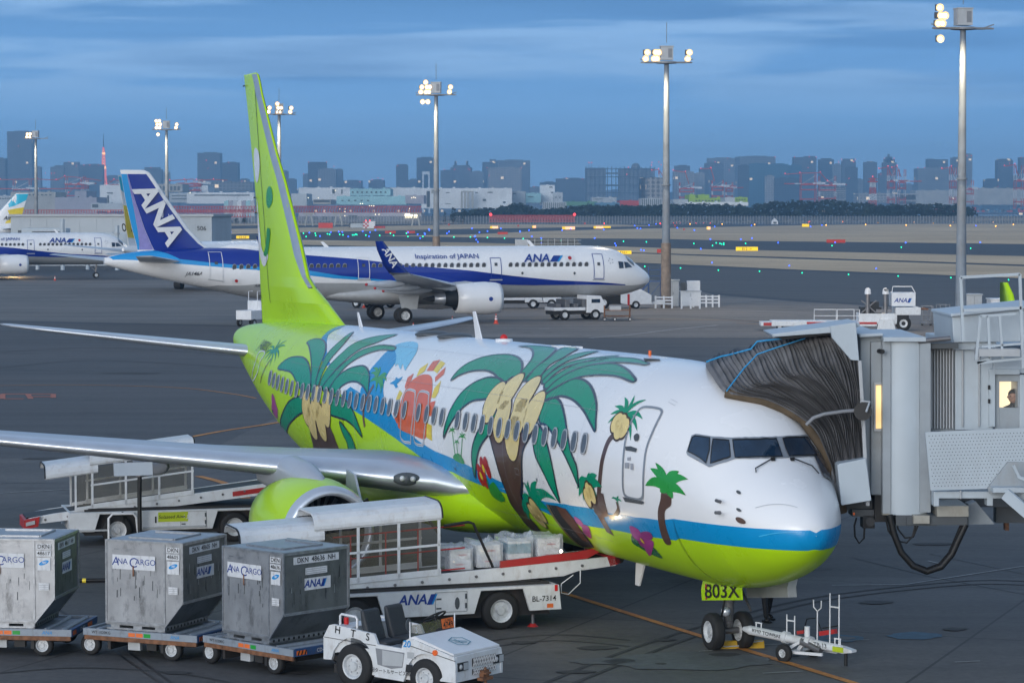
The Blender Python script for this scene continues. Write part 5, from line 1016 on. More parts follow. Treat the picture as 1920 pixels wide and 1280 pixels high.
mat('clearglass', (.9, .9, .9), .3, alpha=.04, nz=0); MATS['clearglass'].node_tree.nodes['Principled BSDF'].inputs['Specular IOR Level'].default_value = .1; b = JB('clearglass'); b.pb(1874, 1908, 715, 764, 48.57, .015, 'clearglass'); b.build('door_window', dr_, 'square window of the bridge door, lit from inside')
b = JB('warm2'); b.pb(1868, 1911.5, 706, 790, 49.35, .03, 'warm2'); b.build('lit_interior', jbr)
b = JB('jb'); b.pp([(1785, 593), (1960, 574), (1960, 640), (1788, 642)], 48.3, 2.2, 'jb'); b.pp([(1783, 588), (1960, 570), (1960, 575), (1783, 594)], 48.2, 2.3, 'jb'); b.pb(1786, 1868, 638, 656, 48.4, 3, 'jb'); b.build('roof_housing', jbr, bevel=.015)
b = JB('jb')
def rail(pts, w=.05, m='jb', Y=47.7):
    P = [at(x, y, Y) for x, y in pts]
    for p, q in zip(P, P[1:]): b.beam(p, q, w)
rail([(1806, 640), (1801, 520), (1912, 514), (1918, 690)], .05); rail([(1805, 582), (1915, 577)], .05); rail([(1830, 674), (1838, 592), (1852, 592), (1856, 672), (1832, 680), (1915, 672)], .045); rail([(1852, 592), (1905, 588)], .04); rail([(1874, 590), (1880, 672)], .04); rail([(1840, 650), (1915, 644)], .04)
b.use('lgrey'); b.pb(1836, 1912, 654, 668, 47.6, .5); b.build('roof_railing', jbr)
# perforated side panel
b = JB('jb'); b.pp([(1735, 810), (1960, 800), (1960, 915), (1878, 915), (1855, 916), (1745, 919)], 47.3, .05, 'jb'); b.use('dark')
for r_ in range(16):
    for c_ in range(34):
        x = 1742 + c_ * 6.35 + (3.2 if r_ % 2 else 0) + r_ * .5; y = 817 + r_ * 6.3 - (x - 1742) * .035
        if x > 1880 and y > 868 + (1900 - x) * .0 - (x - 1880) * .0: continue
        p = at(x, y, 47.29); b.add([p + V((math.cos(t * 1.047) * .0085, 0, math.sin(t * 1.047) * .0085)) for t in range(6)], [tuple(range(6))])
b.build('perforated_panel', jbr)
b = JB('jb'); b.pb(1751, 1925, 921, 934, 47.4, .3, 'jb'); b.pb(1751, 1761, 932, 949, 47.4, .3); b.pb(1851, 1862, 930, 948, 47.4, .3); b.pb(1800, 1803, 919, 935, 47.35, .05, 'lgrey'); b.build('frame_beam', jbr, bevel=.01)
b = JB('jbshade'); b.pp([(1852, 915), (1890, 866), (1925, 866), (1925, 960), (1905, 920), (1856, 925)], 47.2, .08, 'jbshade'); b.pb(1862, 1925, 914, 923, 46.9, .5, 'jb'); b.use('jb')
b.beam(at(1885, 925, 46.9), at(1935, 968, 46.6), .07, .20); b.beam(at(1900, 872, 46.9), at(1910, 893, 46.9), .05); b.beam(at(1910, 893, 46.9), at(1960, 915, 46.6), .05); b.beam(at(1905, 918, 47.2), at(1960, 950, 46.8), .07, .16); b.build('access_stairs', jbr)
b = JB('jbbeige'); b.pb(1757, 1816, 948, 968, 47.9, 2.0, 'jbbeige'); b.pb(1680, 1757, 966, 985, 48.0, 2.4, 'dgray'); b.pb(1700, 1814, 968, 984, 47.95, 2.3, 'dgray'); b.pb(1713, 1743, 966, 981, 47.85, .4, 'jbbeige'); b.pb(1756, 1925, 926, 950, 49.2, 2.0, 'dgray'); b.pp([(1816, 945), (1830, 940), (1865, 982), (1816, 983)], 48.6, .4, 'jbshade'); b.pb(1868, 1940, 944, 980, 49.5, .3, 'dgray'); b.pb(1885, 1892, 944, 994, 49.6, .2, 'rust'); b.pb(1583, 1680, 934, 955, 48.6, 2.4, 'dgray'); b.pb(1640, 1670, 928, 978, 48.3, 1.2, 'black'); b.pb(1655, 1672, 925, 965, 48.15, .2, 'jbbeige'); b.build('underframe', jbr)
b = JB('black')
b.tube([at(x, y, 48.0) for x, y in ((1668, 965), (1676, 1000), (1690, 1035), (1712, 1060), (1738, 1071), (1765, 1062), (1785, 1038), (1800, 1005), (1811, 982))], .06, 8); b.tube([at(x, y, 48.15) for x, y in ((1666, 965), (1674, 1002), (1688, 1034), (1712, 1057), (1738, 1067), (1762, 1058), (1781, 1036), (1793, 1008), (1804, 982))], .035, 8)
b.build('power_cable', jbr, 'thick black ground power cable hanging in a loop')
for pts in (((1660, 968), (1666, 995), (1680, 1013), (1700, 1017), (1712, 1003), (1716, 985)), ((1678, 970), (1684, 992), (1697, 1008), (1712, 1006), (1721, 985))):
    b = JB('black'); b.tube([at(x, y, 48.1) for x, y in pts], .018, 6); b.build('hose', jbr)
b = JB('black'); b.pb(1598, 1640, 955, 968, 48.4, .6, 'dgray'); b.pb(1618, 1640, 966, 990, 48.4, .4, 'dark'); b.cyl(at(1632, 978, 48.3), at(1632, 978, 48.6), .08); b.use('amber'); b.pb(1600, 1603, 961, 965, 48.3, .05); b.build('sensor_bracket', jbr)
b = JB('black'); b.tube([at(x, y, 48.3) for x, y in ((1606, 970), (1602, 985), (1603, 1005), (1611, 1018), (1620, 1008), (1621, 988))], .018, 6); b.build('hose', jbr)
# wheels and lift column that carry the bridge, right of the frame
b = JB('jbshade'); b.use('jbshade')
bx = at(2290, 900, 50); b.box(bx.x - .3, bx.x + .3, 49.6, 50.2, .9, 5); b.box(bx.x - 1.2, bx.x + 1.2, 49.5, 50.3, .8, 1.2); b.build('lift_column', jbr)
for d in (-1, 1):
    b = JB('rubber'); b.cyl((bx.x + d, 49.4, G(49.8) + .5), (bx.x + d, 50.4, G(49.8) + .5), .5, n=20); b.build('wheel', jbr)
# ------------------------------------------------------------------ people
def person(name, label, base, face, J, hair='hair', top='suit', legs='suit', cat='person'):
    root = empty(name, base, face, label, cat)
    def skinmesh(pts, edges, rad, m, nm, par):
        me = bpy.data.meshes.new(nm); me.from_pydata(pts, edges, []); me.materials.append(MATS[m]); o = bpy.data.objects.new(nm, me); SC.collection.objects.link(o); o.parent = par
        md = o.modifiers.new('skin', 'SKIN'); md.use_smooth_shade = True
        for i, r in enumerate(rad): me.skin_vertices[0].data[i].radius = (r, r * .85) if not isinstance(r, tuple) else r
        me.skin_vertices[0].data[0].use_root = True
        o.modifiers.new('sub', 'SUBSURF').levels = 2; o.modifiers['sub'].render_levels = 2; return o
    return root, skinmesh
def stand(label, base, face, stepv=.16):
    root, sk = person('person', label, base, face, None)
    P = [(0, 0, .95), (0, 0, 1.12), (0, .0, 1.32), (0, 0, 1.46), (0, .02, 1.53), (0, .03, 1.60), (0, .03, 1.74)]
    E_ = [(0, 1), (1, 2), (2, 3), (3, 4), (4, 5), (5, 6)]; Rr = [(.16, .11), (.145, .10), (.18, .11), (.13, .09), .055, (.075, .09), (.065, .08)]
    for sd in (-1, 1):
        k = len(P); P += [(sd * .10, stepv * sd * .1, .88), (sd * .11, stepv * sd * .4 + .02, .48), (sd * .12, stepv * sd * 1.0, .10), (sd * .13, stepv * sd * 1.0 + .16, .045)]; E_ += [(0, k), (k, k + 1), (k + 1, k + 2), (k + 2, k + 3)]; Rr += [(.10, .10), .068, .048, (.045, .03)]
        k = len(P); P += [(sd * .20, 0, 1.42), (sd * .25, -.02, 1.14), (sd * .22, .16, .95), (sd * .20, .22, .90)]; E_ += [(3, k), (k, k + 1), (k + 1, k + 2), (k + 2, k + 3)]; Rr += [.062, .045, .035, .03]
    body = sk(P, E_, Rr, 'suit', 'body', root)
    b = MB('skin'); b.sph((0, .045, 1.66), .098, 14, 10, 1.18); b.sph((0, .145, 1.65), .018, 6, 4)
    for sd in (-1, 1): b.sph((sd * .098, .03, 1.655), .022, 6, 5)
    b.use('black')
    for sd in (-1, 1): b.sph((sd * .035, .128, 1.675), .011, 6, 4)
    b.build('head', body); b = MB('hair'); b.sph((0, .025, 1.695), .105, 14, 8, 1.05); b.build('hair', body)
    for sd in (-1, 1):
        b = MB('shoe'); o = b.M; b.sph((sd * .13, stepv * sd + .07, .05), .075, 10, 6, .6); b.box(sd * .13 - .05, sd * .13 + .05, stepv * sd - .07, stepv * sd + .2, 0, .05); b.build('shoe', body, bevel=.02)
        b = MB('skin'); b.sph((sd * .20, .25, .885), .038, 8, 6, 1.1)
        for i in range(4): b.tube([(sd * .20 - .028 + i * .018, .27, .87), (sd * .20 - .028 + i * .018, .31, .85 - .005 * (i % 2)), (sd * .20 - .026 + i * .017, .325, .82)], .009, 6, .007)
        b.tube([(sd * .20 - sd * .035, .25, .88), (sd * .20 - sd * .055, .285, .875)], .011, 6, .009); b.build('hand', body)
    return root
pg = gp(1438, 1163); stand('person in dark suit and black shoes standing behind the nose wheel doors', pg, R_(205))
fl_ = at(1893, 740, 49.9); stand('person in dark suit with white collar seen through the lit bridge door window', (at(1901, 740, 49.05).x, 49.05, at(1902, 729, 49.05).z - 1.80), R_(160))

# ------------------------------------------------------------------ freight containers on dollies
def gpos(x, y): return (x, y, G(y))
def blend(n, c, c2, t): pass
def ana_mark(b, M, s=1.):      # the wordmark with its slanted two-tone bar, letters s metres high
    b.use('anablue'); b.text('ANA', s * 1.35, M @ Matrix.Translation((-.42 * s, 0, 0)), .25, .022)
    o = b.M; b.M = o @ M; b.use('anablue'); b.add([(1.02 * s, -.5 * s, 0), (1.5 * s, -.5 * s, 0), (1.95 * s, .5 * s, 0), (1.47 * s, .5 * s, 0)], [(0, 1, 2, 3)]); b.use('anasky'); b.add([(1.5 * s, -.5 * s, 0), (1.66 * s, -.5 * s, 0), (2.11 * s, .5 * s, 0), (1.95 * s, .5 * s, 0)], [(0, 1, 2, 3)]); b.M = o
def container(pos, rz, num, label, texts=True, side_extra=''):
    # local: x along the front panel (towards its right corner at x=0), y into the depth, z up from the base
    root = empty('freight_container', pos, rz, label, 'container', 'grey freight containers riding on dollies')
    Lx, Ly, H = 1.58, 1.53, 1.62; ov, zb_ = .37, .55
    prof = [(-Lx, .10), (-ov, .10), (0, zb_), (0, H), (-Lx, H)]
    sh = MB('ulda'); sh.prism(prof, 'y', 0, Ly)
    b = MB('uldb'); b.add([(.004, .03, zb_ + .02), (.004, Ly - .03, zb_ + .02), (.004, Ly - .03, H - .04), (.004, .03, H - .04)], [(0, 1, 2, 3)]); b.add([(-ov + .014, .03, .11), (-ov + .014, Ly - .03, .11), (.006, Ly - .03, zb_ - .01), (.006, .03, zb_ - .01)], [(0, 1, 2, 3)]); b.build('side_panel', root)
    b = MB('uldtrim'); t = .035
    for (x0, z0), (x1, z1) in (((-Lx, .10), (-Lx, H)), ((-ov, .10), (-ov, H)), ((0, zb_), (0, H)), ((-Lx, H - .01), (0, H - .01)), ((-ov, .10), (0, zb_)), ((-Lx, .13), (-ov, .13))):
        for y in (-.006, Ly + .006): b.beam((x0, y, z0), (x1, y, z1), t, .02 if x0 == x1 else t, up=(0, 1, 0))
    b.beam((.006, 0, zb_), (.006, Ly, zb_), .03, .05); b.beam((.006, 0, H - .02), (.006, Ly, H - .02), .03, .05); b.beam((.006, Ly, zb_), (.006, Ly, H), .03, .05)
    b.box(-Lx + .04, -.03, .04, Ly - .04, H + .001, H + .006); b.beam((-Lx + .3, .3, H + .02), (-.35, .3, H + .02), .05, .03); b.beam((-Lx + .3, Ly - .3, H + .02), (-.35, Ly - .3, H + .02), .05, .03); b.beam((-.35, .3, H + .02), (-.35, Ly - .3, H + .02), .05, .03)
    b.use('uldtrim')
    for k in range(14): b.box(-ov + .0, -ov + .012, .1 + k * .1, .13 + k * .1, H * 0 + .02, .09) if False else None
    b.build('edge_rail', root)
    b = MB('uldtrim'); b.box(-Lx, -ov, 0, Ly, .0, .035); b.box(-Lx, -ov, 0, Ly, .085, .105)
    for x in (-Lx + .08, -Lx + .55, -Lx + 1.0): b.box(x, x + .18, .01, Ly, .03, .09)
    b.box(-ov - .03, -ov, .0, Ly, .0, .1); b.use('black')
    for k in range(12): b.lathe([(0, .027), (0, 0)], (-ov + .004, .10 + k * .118, .052), 'x', 8, False)
    b.build('base', root)
    b = sh; FY = -.022
    def sticker(m, x0, x1, z0, z1): b.use(m); b.quad((x0, FY, z0), (x1, FY, z0), (x1, FY, z1), (x0, FY, z1))
    def Tf(t, x, z, s, m='ink', bold=.01): b.use(m); b.text(t, s, FM((x, FY - .004, z), (1, 0, 0), (0, 0, 1)), 0, bold)
    sticker('paper', -Lx + .14, -Lx + 1.03, 1.10, 1.36)
    b.use('anablue'); b.text('A', .22, FM((-Lx + .205, FY - .004, 1.235), (1, 0, 0), (0, 0, 1)), .1, -.0); b.text('NA', .15, FM((-Lx + .352, FY - .004, 1.24), (1, 0, 0), (0, 0, 1)), 0, 0); b.text('C', .25, FM((-Lx + .575, FY - .004, 1.22), (1, 0, 0), (0, 0, 1)), 0, 0); b.text('ARGO', .15, FM((-Lx + .83, FY - .004, 1.24), (1, 0, 0), (0, 0, 1)), 0, 0)
    sticker('paper', -.32, -.05, 1.44, 1.54); sticker('paper', -.32, -.05, 1.315, 1.42); Tf('DKN', -.185, 1.49, .105); Tf(num, -.185, 1.367, .095); sticker('paper', -.30, -.06, 1.06, 1.29); sticker('paper', -.28, -.09, .70, .83)
    b.use('anasky'); b.add([(-.18 + .09 * math.cos(k * .45) + .02 * math.sin(k * .45), FY - .003, 1.20 + .045 * math.sin(k * .45) + .02 * math.cos(k * .45)) for k in range(14)], [tuple(range(14))]); b.use('white'); b.text('787', .055, FM((-.18, FY - .006, 1.2), (1, 0, 0), (0, 0, 1)), .2, .01)
    for k in range(3): b.use('grey'); b.box(-.27, -.10, FY - .003, FY - .002, .72 + k * .035, .725 + k * .035)
    b.use('rust'); b.quad((-Lx + .56, FY - .006, .98), (-Lx + .59, FY - .006, .98), (-Lx + .59, FY - .006, 1.17), (-Lx + .56, FY - .006, 1.18))
    # side labels
    XS = .012
    def ss(m, y0, y1, z0, z1): b.use(m); b.quad((XS, y0, z0), (XS, y1, z0), (XS, y1, z1), (XS, y0, z1))
    ss('paper', .22, 1.30, 1.40, 1.53); b.use('ink'); b.text('DKN  ' + num + '  NH', .125, FM((XS + .004, .76, 1.465), (0, 1, 0), (0, 0, 1)), 0, .01)
    ss('paper', .50, 1.02, 1.20, 1.32); ss('paper', .48, 1.10, .93, 1.14); ana_mark(b, FM((XS + .004, .72, 1.035), (0, 1, 0), (0, 0, 1)), .135)
    b.use('grey')
    for k in range(3): b.box(XS + .001, XS + .002, .53, .98, 1.22 + k * .035, 1.226 + k * .035)
    rnd = random.Random(int(num))      # scuffs and scrapes
    for k in range(26):
        x, z = rnd.uniform(-Lx + .08, -.45), rnd.uniform(.5, 1.15); h, w = rnd.uniform(.04, .2), rnd.uniform(.006, .022)
        b.use(rnd.choice(['dgray', 'uldtrim', 'dgray', 'uldb'])); b.quad((x, -.004, z), (x + w, -.004, z), (x + w * 1.3, -.004, z + h), (x + w * .2, -.004, z + h))
        y = rnd.uniform(.1, 1.4); z = rnd.uniform(.65, 1.1); b.use(rnd.choice(['dark', 'dgray', 'dark', 'uldtrim'])); b.quad((.009, y, z), (.009, y + w, z), (.009, y + w * .8, z + h * 1.3), (.009, y + w * .1, z + h))
    for x, z, w, h in ((-Lx + .16, 1.44, .14, .03), (-Lx + .12, 1.40, .08, .03), (-Lx + .38, 1.42, .18, .05), (-Lx + .1, .8, .05, .3)): b.use('uldtrim'); b.quad((x, -.0045, z), (x + w, -.0045, z + .01), (x + w * .9, -.0045, z + h), (x + .01, -.0045, z + h))
    b.build('shell', root)
    return root
def dolly(pos, rz, label, plate='CD-7742'):
    root = empty('container_dolly', pos, rz, label, 'dolly', 'container dollies coupled in a train behind the tractor')
    L0, L1, W0, W1, zt = -2.02, .34, -.10, 1.66, .50
    b = MB('dollygrey'); b.box(L0, L1, W0, W0 + .06, zt - .12, zt); b.box(L0, L1, W1 - .06, W1, zt - .12, zt); b.box(L0, L0 + .06, W0 + .06, W1 - .06, zt - .12, zt)
    b.use('dollyblue'); b.box(L1 - .06, L1 + .004, W0 + .02, W1 - .06, zt - .13, zt - .002); b.use('dollygrey'); b.box(L0 + .06, L1 - .06, W0 + .06, W1 - .06, zt - .08, zt - .05)
    for k in range(7): b.cyl((L0 + .25 + k * .32, W0 + .1, zt - .02), (L0 + .25 + k * .32, W1 - .1, zt - .02), .03, n=8)
    b.use('rust'); b.box(L0 + .02, L1 - .02, W0 + .01, W0 + .05, zt - .20, zt - .125)
    for k in range(12): b.cyl((L0 + .12 + k * .19, W0 + .005, zt - .16), (L0 + .12 + k * .19, W0 + .03, zt - .16), .022, n=6)
    b.use('vorange'); b.quad((L1 + .008, .95, zt - .11), (L1 + .008, 1.25, zt - .11), (L1 + .008, 1.25, zt - .03), (L1 + .008, .95, zt - .03)); b.quad((L1 + .008, W0 + .08, zt - .11), (L1 + .008, W0 + .32, zt - .11), (L1 + .008, W0 + .32, zt - .03), (L1 + .008, W0 + .08, zt - .03)); b.use('ink')
    for k in range(3): b.quad((L1 + .010, W0 + .10 + k * .08, zt - .11), (L1 + .010, W0 + .13 + k * .08, zt - .11), (L1 + .010, W0 + .16 + k * .08, zt - .03), (L1 + .010, W0 + .13 + k * .08, zt - .03))
    b.use('paper'); b.text(plate, .09, FM((L1 + .012, .62, zt - .07), (0, 1, 0), (0, 0, 1)), 0, .006)
    b.use('ink'); b.text('WT 1020KG', .075, FM((L0 + .38, W0 - .004, zt - .06), (1, 0, 0), (0, 0, 1)), 0, .005); b.use('anasky'); b.text('ANA', .09, FM((L1 - .45, W0 - .004, zt - .06), (1, 0, 0), (0, 0, 1)), .2, .008)
    for k, m in enumerate(('vorange', 'vorange', 'lime')): b.use(m if k != 2 else 'mgreen'); b.quad((L0 + .95 + k * .16, W0 - .003, zt - .10), (L0 + 1.09 + k * .16, W0 - .003, zt - .10), (L0 + 1.09 + k * .16, W0 - .003, zt - .03), (L0 + .95 + k * .16, W0 - .003, zt - .03))
    b.build('deck', root, bevel=.006)
    b = MB('und'); b.box(L0 + .2, L1 - .2, W0 + .25, W1 - .25, zt - .26, zt - .13); b.box(L0 + .5, L0 + .56, W0 + .03, W1 - .03, zt - .36, zt - .2); b.box(-.42, -.36, W0 + .03, W1 - .03, zt - .36, zt - .2); b.use('lgrey'); b.box(-1.15, -.9, W0 + .12, W0 + .2, zt - .36, zt - .22); b.use('und'); b.box(-.75, -.55, W0 + .1, W0 + .2, zt - .34, zt - .2); b.beam((L1, .78, zt - .22), (L1 + .75, .78, .26), .08); b.beam((L0, .78, zt - .2), (L0 - .35, .78, .32), .07); b.build('chassis', root)
    for x in (L0 + .10, -.22):
        for y in (W0 + .12, W1 - .12): wheel(root, (x, y, .20), .20, .13, split=True, n=20, side=-1 if y < .5 else 1)
    return root
for (x, y, rz, num, lab, pl) in ((-3.94, 46.75, -43, '48636', 'grey container DKN 48636, right behind the white tractor', 'CD-7742'), (-5.87, 48.3, -23.5, '48605', 'grey container DKN 48605 in the middle of the three', 'CD-7718'), (-8.27, 48.95, -7, '48617', 'grey container at the left edge, cut off by the frame', 'CD-7706')):
    P = V((x, y, G(y))); c, s_ = math.cos(R_(rz)), math.sin(R_(rz))
    dolly(P, R_(rz), 'flat rusty dolly under ' + ('container DKN ' + num if num != '48617' else 'the container at the left edge'), pl)
    container(P + V((0, 0, .50)), R_(rz), num, lab)
# ------------------------------------------------------------------ tow tractor
def tractor(pos, rz, label):
    # x forward, y left (away), near side is y<0
    r = empty('tow_tractor', pos, rz, label, 'tow tractor'); W = .62
    b = MB('whitev')
    # rear body with wheel arch (side profile extruded as plates), centre tub, nose box
    def arch(cx, cz, rr, a0, a1, n=9): return [(cx + rr * math.cos(R_(a0 + (a1 - a0) * i / n)), cz + rr * math.sin(R_(a0 + (a1 - a0) * i / n))) for i in range(n + 1)]
    side = [(-.62, .42), (-.62, .78), (-.50, .98), (-.42, 1.0), (.42, .92), (.50, .76), (.98, .74), (1.02, .86), (1.16, .92), (2.02, .70), (2.05, .56), (2.05, .30), (1.72 + .0, .30)] + arch(1.45, .33, .37, -8, 150)[1:] + [(1.02, .22), (.42, .24)] + arch(0, .36, .46, -12, 172)
    b.prism(side, 'y', -W, -W + .05); b.prism(side, 'y', W - .05, W)
    b.prism([(-.60, .5), (-.60, .80), (-.48, .96), (-.1, .97), (-.1, .6)], 'y', -W + .05, W - .05); b.prism([(1.06, .82), (1.18, .93), (2.03, .70), (2.04, .30), (1.2, .3)], 'y', -W + .05, W - .05)
    b.box(-.1, 1.2, -W + .05, W - .05, .25, .42); b.box(.0, .45, -W + .05, W - .05, .42, .66)
    bd = b
    b = MB('white'); b.prism([(1.10, .915), (1.22, .955), (2.0, .745), (2.0, .715), (1.2, .91)], 'y', -W + .02, W - .02); b.use('teal'); c0 = V((1.66, 0, .842)); t = math.atan2(.21, .78)
    hexp = [(-.16, 0), (-.09, .14), (.09, .14), (.16, 0), (.09, -.14), (-.09, -.14)]
    def onh(p, o=.006): return (c0.x + p[0] * math.cos(t), p[1] * 1.25, c0.z - p[0] * math.sin(t) + o)
    for p, q in zip(hexp, hexp[1:] + hexp[:1]): b.beam(onh(p), onh(q), .016, .004)
    b.beam(onh((-.08, -.1)), onh((.05, .1)), .018, .004); b.beam(onh((.0, -.1)), onh((.08, .08)), .018, .004); b.beam(onh((-.1, -.02)), onh((.1, -.02)), .014, .004)
    b.build('bonnet', r, bevel=.01)
    b = MB('black'); 
    for z0, z1 in ((.50, .63), (.37, .46)):
        b.use('black'); b.box(2.045, 2.056, -.18, .42, z0, z1); b.use('white')
        for k in range(14): y = -.17 + k * .043; b.beam((2.06, y, z0), (2.06, y + .04, z1), .008); b.beam((2.06, y + .04, z0), (2.06, y, z1), .006)
    b.build('grille', r)
    for y in (-.42, .52):
        b = MB('dark'); b.box(2.03, 2.058, y - .14, y + .12, .47, .60); b.use('lgrey'); b.box(2.05, 2.062, y - .0, y + .11, .48, .59); b.sph((2.03, y - .07, .535), .05, 12, 8); b.build('headlight', r)
    b = MB('rust'); b.box(2.05, 2.16, -.06, .22, .26, .31); b.box(2.05, 2.13, .0, .16, .31, .42); b.box(2.12, 2.18, .0, .14, .36, .39); b.cyl((2.11, .08, .2), (2.11, .08, .46), .022); b.build('tow_hitch', r, bevel=.006)
    for y in (-.33, .27):
        b = MB('seat'); b.prism([(.22, .70), (.62, .72), (.62, .80), (.24, .79)], 'y', y - .22, y + .22); b.prism([(.16, .74), (.30, .76), (.20, 1.06), (.14, 1.26), (.06, 1.27), (.08, 1.05)], 'y', y - .21, y + .21); b.build('seat', r, bevel=.05)
    b = MB('black'); c = V((.93, .30, 1.13)); ax = V((-.5, 0, .86)).normalized(); e1 = V((.86, 0, .5)); pts = [c + (e1 * math.cos(k * .349) + V((0, 1, 0)) * math.sin(k * .349)) * .19 for k in range(19)]
    b.tube(pts, .016, 6, cap=False); b.cyl(c, c - ax * .35, .022)
    for k in (0, 2.1, 4.2): b.beam(c, c + (e1 * math.cos(k) + V((0, 1, 0)) * math.sin(k)) * .18, .02)
    b.prism([(.98, .74), (1.16, .92), (1.05, 1.03), (.92, .9)], 'y', .1, .5); b.build('steering_wheel', r)
    b = MB('clearglass') if False else MB('window'); b.prism([(1.12, .93), (1.08, 1.10), (1.075, 1.10), (1.115, .93)], 'y', -.56, .56); b.use('dgray'); b.box(1.11, 1.13, -.57, .57, .92, .94); b.use('vorange'); b.prism([(1.128, .95), (1.098, 1.11), (1.094, 1.11), (1.124, .95)], 'y', .26, .56)
    b.use('ink'); b.text('4749', .13, FM((1.122, .41, 1.005), (0, 1, 0), (-.18, 0, 1)), 0, .01); b.text('12  NEE', .05, FM((1.11, .41, 1.075), (0, 1, 0), (-.18, 0, 1)), 0, .004); b.use('paper'); b.text('3', .13, FM((1.13, -.43, 1.02), (0, 1, 0), (-.18, 0, 1)), 0, .006); b.build('windscreen', r)
    b = MB('dgray'); b.add([(1.10, -.60 + .07 * math.cos(k * .5236), 1.13 + .10 * math.sin(k * .5236)) for k in range(12)] + [(1.115, -.60 + .07 * math.cos(k * .5236), 1.13 + .10 * math.sin(k * .5236)) for k in range(12)], [tuple(range(12)), tuple(range(12, 24))] + [(k, (k + 1) % 12, 12 + (k + 1) % 12, 12 + k) for k in range(12)]); b.build('mirror', r)
    for y in (-.58, .58): b = MB('white'); b.cyl((1.12, y, .86), (1.12, y, 1.17), .011); b.build('marker_rod', r)
    for y in (-.60, .60): b = MB('amber'); b.cyl((1.66, y, .74), (1.66, y + (.05 if y > 0 else -.05), .74), .045, n=12); b.build('indicator', r)
    b = MB('white'); b.tube([(-.40, -.46, .97), (-.40, -.46, 1.12), (-.37, -.46, 1.15), (-.08, -.46, 1.13), (-.05, -.46, 1.10), (-.05, -.46, .94)], .02, 8); b.build('grab_rail', r)
    b = MB('redl2'); b.cyl((-.34, -.38, .98), (-.34, -.38, 1.09), .04); b.build('rear_lamp', r)
    b = bd; b.use('ink'); FYY = -W - .006
    for t_, x in (('H', -.32), ('T', .0), ('S', .30)): b.text(t_, .17, FM((x, FYY, .885 - x * .09), (1, 0, -.1), (0, 0, 1)), 0, .012)
    b.text('羽田タートルサービス㈱', .080, FM((.72, FYY, .345), (1, 0, 0), (0, 0, 1)), 0, .006)
    b.use('anasky'); b.text('20', .15, FM((1.09, FYY, .82), (1, 0, 0), (0, 0, 1)), .1, .02)
    b.use('lgrey'); b.quad((1.10, FYY, .60), (1.24, FYY, .60), (1.24, FYY, .70), (1.10, FYY, .70)); b.use('grey'); b.prism([(.50, .44), (.78, .40), (1.0, .44), (1.04, .68), (.46, .70)], 'y', -W - .006, -W + .0); b.use('lgrey'); b.prism([(.60, .44), (1.0, .46), (1.03, .66), (.60, .68)], 'y', -W - .010, -W - .006); b.use('dark'); b.prism([(1.06, .38), (1.18, .38), (1.20, .50), (1.08, .50)], 'y', -W - .006, -W)
    b.beam((1.16, -W - .004, .80), (2.05, -W - .004, .64), .008); b.beam((-.6, -W - .004, .78), (.46, -W - .004, .74), .008); b.build('body', r, bevel=.012)
    b = MB('und'); b.box(-.5, 1.9, -.5, .5, .2, .34); b.cyl((0, -.5, .36), (0, .5, .36), .06); b.cyl((1.45, -.5, .33), (1.45, .5, .33), .05); b.box(-.75, -.55, -.08, .08, .3, .4); b.build('chassis', r)
    for x, rr, ww in ((0, .36, .20), (1.45, .31, .18)):
        for y in (-.55, .55): wheel(r, (x, y, rr), rr, ww, side=-1 if y < 0 else 1, n=30, rimr=.56)
    return r
tx_, ty_ = -2.28, 45.95; trc = tractor((tx_, ty_, G(ty_)), R_(-36), 'small open white tow tractor lettered HTS and 20, two black seats'); trc.scale = (1.05, 1.05, 1.05)
